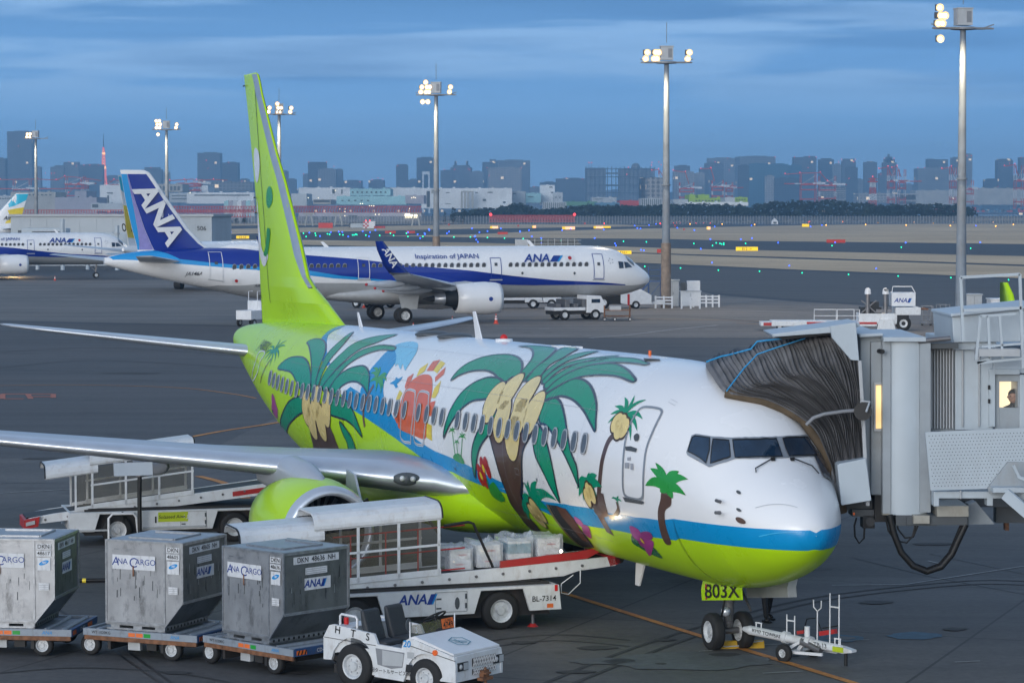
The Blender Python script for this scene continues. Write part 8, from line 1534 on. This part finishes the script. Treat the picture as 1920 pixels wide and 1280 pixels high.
T = [
(-20,12,297,5200,'c1','dark tower cut by the left edge of the skyline',()),(16,62,247,6000,'c1','tallest flat topped dark tower at the far left',((37,275),)),(63,78,313,6300,'c2','slim block right of the tallest left tower',()),
(95,120,313,5800,'c2','pale grey block left of the long left block',((86,325),(97,325),(103,325))),(106,150,310,6100,'c2','wide grey block with a cap roof at the left',((132,304),(146,311)),((121,148,304),)),(150,194,309,5900,'c1','broad dark block just left of the red lattice tower',((159,310),(170,310),(186,310))),
(197,224,330,6500,'c1','low dark block right of the red lattice tower',()),(268,304,318,5600,'c1','dark block with stepped top behind the blue tail fin',((285,314),),((272,300,314),)),(304,319,322,5900,'c2','low pale block behind the blue tail fin',()),
(372,415,287,6000,'c1','broad flared dark tower between the blue and green fins',((389,301),(392,316))),(418,448,305,5700,'c0','shorter dark tower left of the green fin',((431,305),)),(447,468,336,5600,'c1','low dark block touching the green fin on its left',((454,340),)),
(530,541,321,6100,'c1','narrow round topped block right of the green fin',()),(538,556,336,5600,'c1','low block right of the second mast',()),(568,580,327,6200,'c2','slim pale block left of the dark twin light tower',((569,326),)),(578,613,305,5700,'c0','dark tower with red lights on both roof corners',((579,304),(613,304)),((580,612,304),)),
(597,631,317,5500,'c2','wide pale block before the dark twin light tower',()),(629,643,318,5600,'c1','slim dark block at the end of the wide pale block',((627,312),)),(643,679,339,6000,'c1','low grey block with a mast',((677,341),)),(692,721,338,5900,'c1','low block with red cranes on its roof',((710,334),(699,337),(719,336))),
(743,765,310,5800,'c1','rounded tower left of the pale bridge pier',((745,311),),((746,763,308),)),(765,784,337,6100,'c1','low dark block between rounded tower and bridge pier',()),(782,816,296,5900,'c0','dark slab tower beside the third mast',()),(826,848,320,5700,'c1','dark block right of the third mast',((833,318),)),
(846,884,314,5900,'c1','dark stepped block with two roof spires',((854,318),(880,317)),((850,880,310),(853,855,302),(875,877,302))),(880,906,322,5800,'c2','plain block right of the stepped block',((881,318),)),(905,932,304,5900,'c1','dark block left behind the beige slab',((912,315),),((919,929,299),)),(932,992,301,6100,'c2','tall pale blue slab, top of the middle skyline',((975,315),)),
(915,977,315,5200,'c3','beige grey ribbed slab before the pale blue slab',((916,329),)),(992,1014,351,5200,'c2','low pale block between the slab and the long block',((1001,350),)),(1013,1044,342,5000,'c1','low dark block above the white factory',()),(1042,1098,335,5200,'c1','long low dark block left of the gridded television building',((1061,334),(1092,336))),
(1262,1300,322,5200,'c3','striped pale block behind the rust stained mast',()),(1264,1294,311,5600,'c1','dark block above the striped pale block',()),(1300,1322,325,5300,'c3','ribbed pale block right of the rust stained mast',()),(1311,1328,316,5400,'c1','dark slab behind the ribbed pale block',((1333,314),)),(1321,1356,306,5900,'c1','wide dark block left of the blue glass towers',((1340,304),),((1326,1350,304),)),
(1326,1382,297,6400,'c2','broad faint block, highest left part of the right skyline',((1363,297),(1366,319))),(1384,1404,310,5200,'c0','darkest slab with white lattice marks',()),(1382,1450,294,6100,'c2','broad faint slab behind the blue glass towers',((1449,295),)),(1404,1440,307,5400,'cb','blue glass tower, left of the pair',()),(1440,1478,308,5350,'cb','blue glass tower, right of the pair',()),
(1434,1452,330,5000,'c3','small pale block before the blue glass towers',()),(1450,1500,334,5000,'c0','low black block before the blue glass towers',()),(1478,1502,310,5500,'cb','teal block between the blue towers and the twin light tower',()),(1487,1529,295,5900,'c1','dark broad tower with three red roof lights',((1488,295),(1515,294),(1528,295),(1513,315)),((1508,1527,293),)),
(1535,1562,299,6000,'c1','dark rounded tower right of the three light tower',((1571,305),),((1540,1558,297),)),(1561,1578,308,5900,'c2','slim faint block between two dark towers',((1571,303),)),(1578,1604,302,5700,'c1','tower with crown of red lights',((1577,299),(1603,299),(1600,303)),((1580,1602,298),)),(1584,1608,314,5300,'c0','dark lower tower before the crown lit tower',((1592,335),)),
(1600,1618,336,5600,'c2','low faint block right of the crown lit tower',()),(1619,1644,304,5700,'c1','plain dark tower left of the pointed tower',()),(1646,1662,325,5600,'c1','low block left before the pointed tower',((1651,327),)),(1654,1680,305,5900,'c1','pointed stepped tower with spire and two red lights',((1657,297),(1675,297)),((1657,1677,298),(1661,1672,294),(1665,1667,289))),
(1717,1790,316,5300,'c2','very wide flat block left of the rightmost mast',((1717,315),(1730,315),(1762,315))),(1738,1775,299,5900,'c1','dark block rising behind the very wide flat block',(),((1738,1750,298),)),(1782,1800,296,5700,'c1','dark tower touching the left side of the rightmost mast',()),(1809,1823,290,5600,'c2','slim tower with two bright red lights right of the mast',((1813,292),(1821,292)),((1812,1820,288),)),
(1844,1872,337,5600,'c0','low dark round topped block at the right',((1870,350),),((1850,1866,335),)),(1868,1897,300,5600,'c1','dark tower near the right edge',((1890,307),),((1872,1895,298),)),(1911,1960,295,5500,'c1','dark tower cut by the right edge of the skyline',((1912,296),)),
(236,262,334,6300,'c2','faint block directly above the top of the blue tail fin',()),(1895,1912,330,5800,'c1','low block between the two rightmost towers',())]
for t in T: tower(t[0], t[1], t[2], t[3], t[4], t[5], t[6], t[7] if len(t) > 7 else ())
# low far layer that closes the base of the skyline
rnd = random.Random(21); b = MB('c1')
px = -60
while px < 1990:
    w = rnd.uniform(9, 26); D = rnd.uniform(6600, 7200); y = rnd.uniform(344, 362); a, c = at(px, y, D), at(px + w, y, D); b.use(rnd.choice(['c1', 'c2', 'c1', 'c3'])); b.box(a.x, c.x, D, D + 60, -2, a.z); px += w * .8
tag(b.build('distant_town'), 'dense faint band of low buildings at the foot of the skyline', 'buildings', kind='stuff')
# red lattice tower
D = 6200; k = D / F_; a = at(195, 392, D); r = empty('lattice_tower', (a.x, D, 0), 0, 'tall slender lattice tower lit red and orange, at the left', 'tower'); zt = at(195, 250, D).z; mat('twr', (.5, .08, .03), .5, emit=(1, .16, .07), es=.85); mat('twr2', (.6, .3, .1), .5, emit=(1, .45, .15), es=2.0)
def tw(z0, z1, w0, w1, n, t):
    for i in range(n):
        u0, u1 = i / n, (i + 1) / n; za, zb = z0 + (z1 - z0) * u0, z0 + (z1 - z0) * u1; wa, wb = (w0 + (w1 - w0) * u0), (w0 + (w1 - w0) * u1)
        for sx in (-1, 1):
            for sy in (-1, 1): b.beam((sx * wa, sy * wa, za), (sx * wb, sy * wb, zb), t)
        for sy in (-1, 1): b.beam((-wa, sy * wa, za), (wb, sy * wb, zb), t * .7); b.beam((wa, sy * wa, za), (-wb, sy * wb, zb), t * .7); b.beam((-wb, sy * wb, zb), (wb, sy * wb, zb), t * .8)
zz = lambda y: at(195, y, D).z
b = MB('twr'); tw(0, zz(336), 9 * k, 4.6 * k, 5, 1.2 * k); tw(zz(336), zz(310), 4.4 * k, 3.2 * k, 5, 1.0 * k); tw(zz(310), zz(278), 3.0 * k, 1.4 * k, 6, .8 * k); b.build('lattice', r)
b = MB('twr2'); b.box(-4 * k, 4 * k, -4 * k, 4 * k, zz(317), zz(312)); b.box(-2.6 * k, 2.6 * k, -2.6 * k, 2.6 * k, zz(290), zz(286))
for y in (283, 287, 296, 302, 307, 322, 328, 333): b.sph(((y % 3 - 1) * 1.2 * k, -4 * k, zz(y)), .8 * k, 6, 4)
b.build('lit_deck', r); b = MB('c0'); b.tube([(0, 0, zz(278)), (0, 0, zz(262)), (0, 0, zt)], 1.2 * k, 6, .3 * k); b.build('antenna', r); b = MB('redl'); b.sph((0, -2 * k, zz(277)), 1 * k, 6, 5); b.build('lamp', r)
# television building with grid and sphere
D = 5000; k = D / F_; a, c = at(1098, 315, D), at(1226, 315, D); r = empty('television_building', (a.x, D, -2), 0, 'wide gridded building with a sphere in its frame', 'building'); W_ = c.x - a.x; H_ = a.z + 2
b = MB('c2'); b.box(0, 38 * k, 0, 40, 0, H_); b.box(62 * k, W_, 0, 40, 0, H_ * .995); b.build('tower_block', r)
b = MB('c1')
for i in range(17): b.box(i * 8 * k, i * 8 * k + 1.4 * k, -3, 0, 0, H_ + (1.5 * k if i % 3 else 3 * k))
for i in range(6): b.box(0, W_, -3, -.2, H_ * (.12 + i * .17), H_ * (.12 + i * .17) + 1.6 * k)
b.use('c3')
for i in range(3): b.box(38 * k, 62 * k, 5, 20, H_ * (.35 + i * .26), H_ * (.35 + i * .26) + 3 * k)
b.build('grid_frame', r); b = MB('c2'); b.sph((94 * k, 5, at(0, 314, D).z + 2), 8.5 * k, 18, 12); b.build('sphere', r)
for lx, ly in ((1104, 305), (1109, 305), (1175, 327), (1221, 310), (1235, 304), (1222, 305), (1239, 309), (1178, 314)): b = MB('redl'); b.sph(((lx - 1098) * k, -4, at(lx, ly, D).z + 2), .8 * k, 6, 4); b.build('warning_light', r)
b = MB('c1'); [b.cyl((x * k, 0, H_), (x * k, 0, H_ + 9 * k), .5 * k, .2 * k) for x in (6, 11)]; b.build('antenna', r)
# suspension bridge pier and cables
D = 5200; k = D / F_; a = at(799, 392, D); r = empty('suspension_bridge', (a.x, D, 0), 0, 'pale portal pier of a suspension bridge left of the third mast', 'bridge'); b = MB('bw2'); z1 = at(0, 322, D).z
for s_ in (-1, 1): b.prism([(s_ * 7.5 * k, 0), (s_ * 4.6 * k, 0), (s_ * 4.2 * k, z1), (s_ * 6.8 * k, z1)], 'y', -8, 8)
b.box(-6.8 * k, 6.8 * k, -7, 7, z1 - 5 * k, z1); b.box(-6.8 * k, 6.8 * k, -7, 7, z1 * .36, z1 * .42); b.build('pier', r); b = MB('c3')
for s_ in (-1, 1): b.tube([(s_ * 6 * k, 0, z1), (s_ * 20 * k, 0, z1 - 13 * k), (s_ * 36 * k, 0, z1 - 22 * k), (s_ * 55 * k, 0, z1 - 29 * k), (s_ * 80 * k, 0, z1 - 33 * k)], .35 * k, 5)
b.build('cable', r)
# ---- factories and warehouses nearer the shore
def shed(x0, x1, y, y1, D, m, lab, wins=(), cat='building', lit=(), th=60):
    def f(r, w, h, k):
        for wx0, wx1, wy0, wy1 in wins: b = MB('win2'); b.box((wx0 - (x0 + x1) / 2) * k, (wx1 - (x0 + x1) / 2) * k, -.4, -.05, at(0, wy1, D).z - zb_, at(0, wy0, D).z - zb_); b.build('window', r)
        n = max(1, int((x1 - x0) / 22))
        for i in range(n): b = MB(m); q = -w + 2 * w * (i + .5) / n; b.box(q - 2.2 * k, q + 2.2 * k, 5, 12, h, h + (1.2 + (i * 7 % 3) * .6) * k); b.build('roof_unit', r)
        for lx, ly in lit: b = MB('glow'); b.sph(((lx - (x0 + x1) / 2) * k, -1.5, at(0, ly, D).z - zb_), .8 * k, 6, 5); b.build('lamp', r)
    zb_ = at(0, y1, D).z; return bld(x0, x1, y, D, th, m, 'warehouse', lab, cat, f, y1=y1)
wr = lambda x0, x1, n, w, y0, y1: [(x0 + (x1 - x0) * i / n, x0 + (x1 - x0) * i / n + w, y0, y1) for i in range(n)]
shed(-40, 22, 367, 400, 2500, 'bw', 'grey shed with a row of windows at the left edge', wr(0, 22, 5, 2.5, 371, 373.5)); shed(20, 104, 360, 403, 2400, 'bbeige', 'beige ribbed warehouse at the left', wr(46, 100, 7, 3.5, 364, 366.5)); shed(103, 181, 370, 401, 2350, 'bmauve', 'long mauve grey warehouse at the left'); shed(140, 162, 358, 384, 2500, 'bmauve', 'mauve block standing above the long mauve warehouse')
shed(170, 240, 381, 396, 2200, 'bw', 'low wide shed with a dark canopy left of the blue fin', [(173, 184, 383, 389)]); shed(187, 236, 347, 394, 2450, 'bw2', 'white blocky factory tower left of the blue tail fin', [(201, 204, 366, 382), (200, 212, 361, 363)])
shed(296, 342, 345, 360, 2900, 'bbeige', 'beige windowed block right of the blue fin', wr(298, 340, 6, 4, 349, 357)); shed(318, 352, 362, 380, 2600, 'bw', 'pale shed with ledges right of the blue fin', [(322, 350, 366, 367.5), (322, 350, 372, 373.5)]); shed(350, 476, 361, 382, 2500, 'bw2', 'long white curved roof depot between the two fins', [(364, 468, 365, 367)], lit=((357, 361),)); shed(375, 390, 348, 360, 3000, 'bw2', 'small white cube on top of the long depot'); shed(388, 474, 341, 358, 3600, 'c2', 'dark blue grey row of sheds above the long depot')
for i in range(7): shed(420 + i * 8.2, 428 + i * 8.2, 377, 416 - (i % 3) * 3, 1900, ('bteal', 'bmauve', 'bw', 'bw2', 'bmauve', 'bteal', 'bw')[i], 'striped shed bay left of the green fin, %s in %s' % (('first from the left', 'second from the left', 'third from the left', 'middle one', 'third from the fin', 'second from the fin', 'next to the fin')[i], ('teal', 'mauve', 'grey', 'white', 'mauve', 'teal', 'grey')[i]), [(422 + i * 8.2, 426 + i * 8.2, 392, 396)], th=20)
shed(546, 575, 363, 386, 2200, 'bw', 'pale block right of the second mast', lit=((578, 371), (597, 371))); shed(560, 656, 352, 376, 2600, 'bw2', 'white flat roofed factory right of the green fin', [(623, 628, 355, 363), (640, 642, 355, 363)], lit=((629, 357),)); shed(587, 620, 374, 383, 2100, 'bbeige', 'low beige annex with dark window band', [(588, 618, 375, 379)])
shed(656, 732, 354, 367, 2500, 'bteal', 'turquoise upper factory block', wr(660, 730, 8, 3, 359, 362)); shed(631, 762, 368, 384, 2250, 'bteal', 'long turquoise lower factory block', wr(640, 700, 5, 4, 375, 377)); shed(760, 795, 366, 382, 2200, 'bmauve', 'grey mauve gable end lit by three lamps', lit=((772, 371), (776, 370), (779, 371)))
shed(732, 790, 352, 372, 2700, 'bw2', 'white back wing above the grey gable'); shed(790, 960, 353, 391, 2450, 'bw2', 'big white factory crossing the third mast', [(800, 806, 358, 388), (836, 843, 360.5, 362), (835, 845, 381.5, 382.5), (891, 896, 360.5, 362), (914, 924, 360, 361.5), (905, 911, 373, 377), (943, 948, 378, 381)])
b = MB('bbeige'); k = 2440 / F_; a = at(868, 391, 2440); [b.box(x * k - .9, x * k + .9, -1, 0, 0, 32 * k) for x in (-2, 4, 10, 18)]; b.box(-3 * k, 20 * k, -1.2, -.1, 30 * k, 33 * k); o = b.build('gantry_frame'); o.location = (a.x, 2440, a.z); tag(o, 'beige pipe frame on the front of the big white factory', 'frame')
p_ = at(812, 360, 2445); b = MB('bbeige'); b.box(-3.4 * k, 3.4 * k, -.3, 0, -3 * k, 4.6 * k); b.use('ink'); b.tube([(-1.4 * k, -.4, .2 * k), (-.6 * k, -.4, -1 * k), (.8 * k, -.4, -1 * k), (1.6 * k, -.4, .8 * k)], .3 * k, 5); o = b.build('wall_sign'); o.location = p_; tag(o, 'square cream sign with a curved mark beside the third mast', 'sign')
shed(560, 790, 399, 415, 1750, 'bmauve', 'long dim shed under the red lattice beam', wr(570, 640, 4, 8, 406, 412) + [(653, 670, 404, 410), (690, 702, 407, 410)], lit=((611, 398), (636, 398), (637, 392), (638, 403), (704, 402), (711, 402), (647, 392), (647, 397), (647, 405), (638, 408), (676, 382), (680, 382), (693, 386), (697, 386), (701, 386), (768, 391))); 
b = MB('glow'); b.box(-4, 4, -.5, 0, -1.5, 1.5); o = b.build('lit_window'); o.location = at(771, 405, 1745); tag(o, 'glowing yellow window strip at the right end of the dim shed', 'window')
shed(958, 986, 359, 392, 2500, 'bw', 'pale annex right of the big white factory', [(962, 968, 362, 364)]); shed(985, 1014, 362, 380, 2500, 'bteal', 'pale teal low wing right of the annex', [(990, 1000, 368, 369.5)]); shed(1013, 1040, 347, 385, 2520, 'bw2', 'white tower block with small windows', [(1030, 1036, 350, 352), (1033, 1037, 360, 362)]); shed(1038, 1055, 361, 380, 2500, 'bw', 'short white block with four windows', [(1041, 1044, 369, 371), (1048, 1051, 369, 371)])
shed(1018, 1062, 379, 392, 2200, 'bw', 'striped pale wall behind the shore wood', wr(1019, 1062, 12, 1.4, 380, 391)); shed(1060, 1120, 378, 386, 2300, 'bgreen', 'green arched roof hall'); shed(1110, 1156, 370, 384, 2600, 'bw', 'low white sheds left of the beige warehouse', [(1115, 1130, 373, 374)]); shed(1162, 1203, 376, 386, 2300, 'bred', 'dark red low sheds'); shed(1118, 1162, 380, 390, 2250, 'bblue', 'blue low sheds before the white ones')
shed(1214, 1245, 333, 378, 2700, 'c3', 'tall beige panelled warehouse left of the rust stained mast', [(1223.5, 1224.5, 333, 376), (1233.5, 1234.5, 333, 376)]); shed(1203, 1215, 334, 378, 2750, 'c0', 'dark open frame attached to the tall beige warehouse'); shed(1203, 1242, 372, 386, 2250, 'bw', 'white striped fence hall below the beige warehouse', wr(1204, 1242, 10, 1.5, 373, 386))
shed(1263, 1290, 374, 386, 2300, 'bw', 'white shed right of the rust stained mast'); shed(1292, 1360, 371, 380, 2350, 'blime', 'long lime green building with dark windows', wr(1304, 1358, 9, 3, 375, 377.5)); shed(1292, 1303, 365, 380, 2360, 'blime', 'lime green end tower of the long green building'); shed(1309, 1330, 365, 371, 2390, 'blime', 'lime green upper floor of the long green building'); shed(1359, 1378, 370, 384, 2300, 'bw', 'grey white cubes between the green buildings'); shed(1377, 1402, 370, 381, 2350, 'blime', 'short lime green building at the right', wr(1380, 1400, 4, 3, 373, 375)); shed(1285, 1403, 379, 386, 2200, 'bw2', 'pale low base wall under the green buildings')
shed(1540, 1586, 351, 378, 4200, 'c3', 'pale block with white bars behind the cranes', [(1540, 1584, 351 + i * 4, 352.6 + i * 4) for i in range(6)]); shed(1610, 1690, 362, 380, 4000, 'c3', 'pale green terminal shed left of the control building'); 
def ctl(r, w, h, k): b = MB('c3'); b.prism([(-w * 1.1, h), (w * 1.15, h), (w * 1.3, h + 3 * k), (-w * 1.3, h + 3 * k)], 'y', -8, 30); b.build('roof_deck', r); b = MB('win2'); b.box(-w, w, -.5, -.1, h * .62, h * .85); b.box(-w, w, -.5, -.1, h * .25, h * .45); b.build('window', r)
bld(1686, 1717, 366, 3600, 30, 'c3', 'harbour_building', 'dark harbour building with flaring top deck', 'building', ctl, y1=388)
shed(1717, 1800, 357, 384, 4300, 'bbeige', 'very long pale green terminal shed, part left of the mast', lit=((1787, 372),)); shed(1808, 1975, 353, 384, 4300, 'bbeige', 'very long pale green terminal shed, part right of the mast')
rnd = random.Random(8)
names_ = ('rust red', 'dull blue', 'grey', 'dark teal')
r_n = 0
b = MB('bred')
for i in range(44):
    px = 1722 + i * 5.2 + rnd.uniform(-1, 1)
    if 1792 < px < 1812: continue
    for j in range(rnd.randint(1, 3)):
        D = 3700; k = D / F_; a = at(px, 392, D); b.use(rnd.choice(['bred', 'bblue', 'c2', 'c0', 'bred'])); b.box(a.x, a.x + 4.8 * k, D, D + 6, a.z + j * 3.1 * k - 4, a.z + (j + 1) * 3 * k - 4)
tag(b.build('container_stacks'), 'far stacks of red and blue shipping containers at the harbour', 'containers', kind='stuff')
b = MB('c1'); a, c = at(1700, 388, 3680), at(1990, 388, 3680); b.box(a.x, c.x, 3660, 3760, -1, 3); b.use('c0'); o = b.build('quay'); tag(o, kind='structure')
# ---- harbour cranes
mat('cred', (.42, .035, .03), .5); mat('cwhite', (.55, .58, .62), .5)
def crane(px, yb, yh, D, w, lab, boom=(0, 0), raised=0, arm=None, bands=True):
    a = at(px, yb, D); k = D / F_; r = empty('harbour_crane', (a.x, D, a.z), 0, lab, 'crane', 'red and white harbour cranes'); H = (yb - yh) * k; w2 = w * k / 2; t = 1.1 * k
    b = MB('cred'); n = 5
    for i in range(n):
        b.use('cred' if (i % 2 == 0 or not bands) else 'cwhite')
        for sx in (-1, 1):
            for y in (0, 14): b.beam((sx * w2, y, H * i / n), (sx * w2, y, H * (i + 1) / n), t * 1.1)
    b.use('cred')
    for z in (.12, .45, .62): b.box(-w2 - .3, w2 + .3, -1, 1, H * z - t, H * z + t); b.box(-w2 - .3, w2 + .3, 13, 15, H * z - t, H * z + t); b.box(-w2 - .3, -w2 + .3, 0, 14, H * z - t, H * z + t)
    b.use('cwhite'); b.beam((-w2, 0, H * .62), (w2, 0, H * .95), t * .7); b.build('portal', r)
    b = MB('cred'); x0, x1 = boom; z = H * .64
    if x1 > x0: b.box(x0 * k, x1 * k, 1, 6, z, z + 1.8 * k); b.use('cwhite'); b.box((x0 + (x1 - x0) * .25) * k, (x0 + (x1 - x0) * .4) * k, .8, 1, z, z + 1.8 * k); b.use('cred')
    if arm:
        for (ax, ay), (bx, by) in zip(arm, arm[1:]): b.beam(((ax - px) * k, 3, (yb - ay) * k), ((bx - px) * k, 3, (yb - by) * k), t * 1.3)
    b.use('cwhite'); b.box(w2 * .6, w2 * 2.2, 0, 12, z - .5 * k, z + 3.5 * k); b.build('boom', r)
    for ax, ay in (arm or [])[:2]: b = MB('redl'); b.sph(((ax - px) * k, 2, (yb - ay) * k + 1), .75 * k, 6, 5); b.build('lamp', r)
crane(40, 385, 338, 3300, 30, 'leftmost red crane with a long level boom', (-60, 110), arm=[(0, 337), (70, 336), (110, 338)]); crane(140, 372, 330, 3300, 34, 'red crane whose boom ends in white bands, left of the lit tower', (-20, 40), arm=[(105, 338), (121, 331), (150, 333), (190, 339)]); crane(158, 366, 336, 3400, 10, 'slanting red crane leg beside the white factory', arm=[(128, 362), (152, 338)])
crane(215, 362, 338, 3500, 20, 'red crane partly hidden by the top of the blue fin', (-8, 20), arm=[(200, 347), (213, 337), (232, 341)]); crane(362, 360, 336, 3000, 30, 'squat red crane right of the fourth small cube', (-30, 30), arm=[(318, 339), (345, 337), (362, 336)]); crane(368, 358, 336, 3100, 9, 'red crane with white banded level arm left of the green fin', arm=[(368, 338), (400, 337), (426, 338)])
crane(1288, 374, 342, 3300, 26, 'red and white crane just right of the rust stained mast', (-10, 30), arm=[(1262, 320), (1285, 323), (1292, 345)]); crane(1346, 372, 338, 3300, 20, 'red and white crane with a raised hooked boom', (-14, 34), arm=[(1314, 317), (1333, 316), (1340, 340)]); crane(1368, 372, 342, 3350, 12, 'small red and white crane, last before the blue glass towers', (-8, 26)); crane(1240, 358, 320, 3600, 8, 'faint red crane hidden behind the rust stained mast', arm=[(1222, 320), (1235, 318), (1243, 330)])
crane(1516, 380, 326, 3200, 28, 'large all red crane with long level boom', (-45, 30), arm=[(1472, 327), (1500, 325), (1540, 324)], bands=False); crane(1552, 378, 330, 3200, 30, 'red and white crane right behind the large all red crane', (-20, 36), arm=[(1538, 324), (1552, 340), (1570, 349)])
crane(1672, 382, 316, 3200, 11, 'tall red and white crane before the pointed tower, left of two', (-4, 30), arm=[(1648, 317), (1665, 313), (1672, 330)]); crane(1692, 382, 318, 3250, 12, 'tall red and white crane before the pointed tower, right of two', (-6, 36), arm=[(1672, 315), (1682, 312), (1690, 332)]); crane(1788, 382, 314, 3250, 9, 'red and white crane touching the rightmost mast on its left', arm=[(1766, 317), (1784, 313), (1790, 330)]); crane(1818, 384, 338, 3250, 14, 'red and white crane right of the rightmost mast', (-16, 18)); crane(1912, 388, 310, 3100, 14, 'red and white crane at the right edge', (-4, 20), arm=[(1883, 312), (1903, 309), (1910, 330)])
D = 2600; k = D / F_; a = at(1636, 388, D); r = empty('navigation_mast', (a.x, D, a.z), 0, 'red and white lattice mast with a top platform before the shore wood', 'mast'); zz = lambda y: (388 - y) * k
for i, (y0, y1, m) in enumerate(((388, 376, 'cred'), (376, 364, 'cwhite'), (364, 352, 'cred'), (352, 342, 'cwhite'), (342, 334, 'cred'))):
    b = MB(m); tw(zz(y0), zz(y1), (7 - i * .7) * k, (6.3 - i * .7) * k, 2, .9 * k)
    if i == 4: b.box(-9 * k, 9 * k, -3, 3, zz(342), zz(340)); b.box(-9 * k, 9 * k, -3, -2.5, zz(336), zz(335))
    b.build('lattice', r)
b = MB('redl'); b.sph((0, 0, zz(331)), 1 * k, 6, 5); b.build('lamp', r)
# ------------------------------------------------------------------ air between here and the far shore
m = bpy.data.materials.new('haze'); m.use_nodes = True; t = m.node_tree; t.nodes.remove(t.nodes['Principled BSDF']); pv = t.nodes.new('ShaderNodeVolumePrincipled'); pv.inputs['Density'].default_value = HAZE_D; pv.inputs['Color'].default_value = (.38, .69, 1.0, 1); pv.inputs['Anisotropy'].default_value = .2; t.links.new(pv.outputs[0], t.nodes['Material Output'].inputs['Volume'])
MATS['haze'] = m; b = MB('haze'); b.box(-2600, 2600, -60, 8200, -3.2, 185); tag(b.build('haze'), kind='stuff')
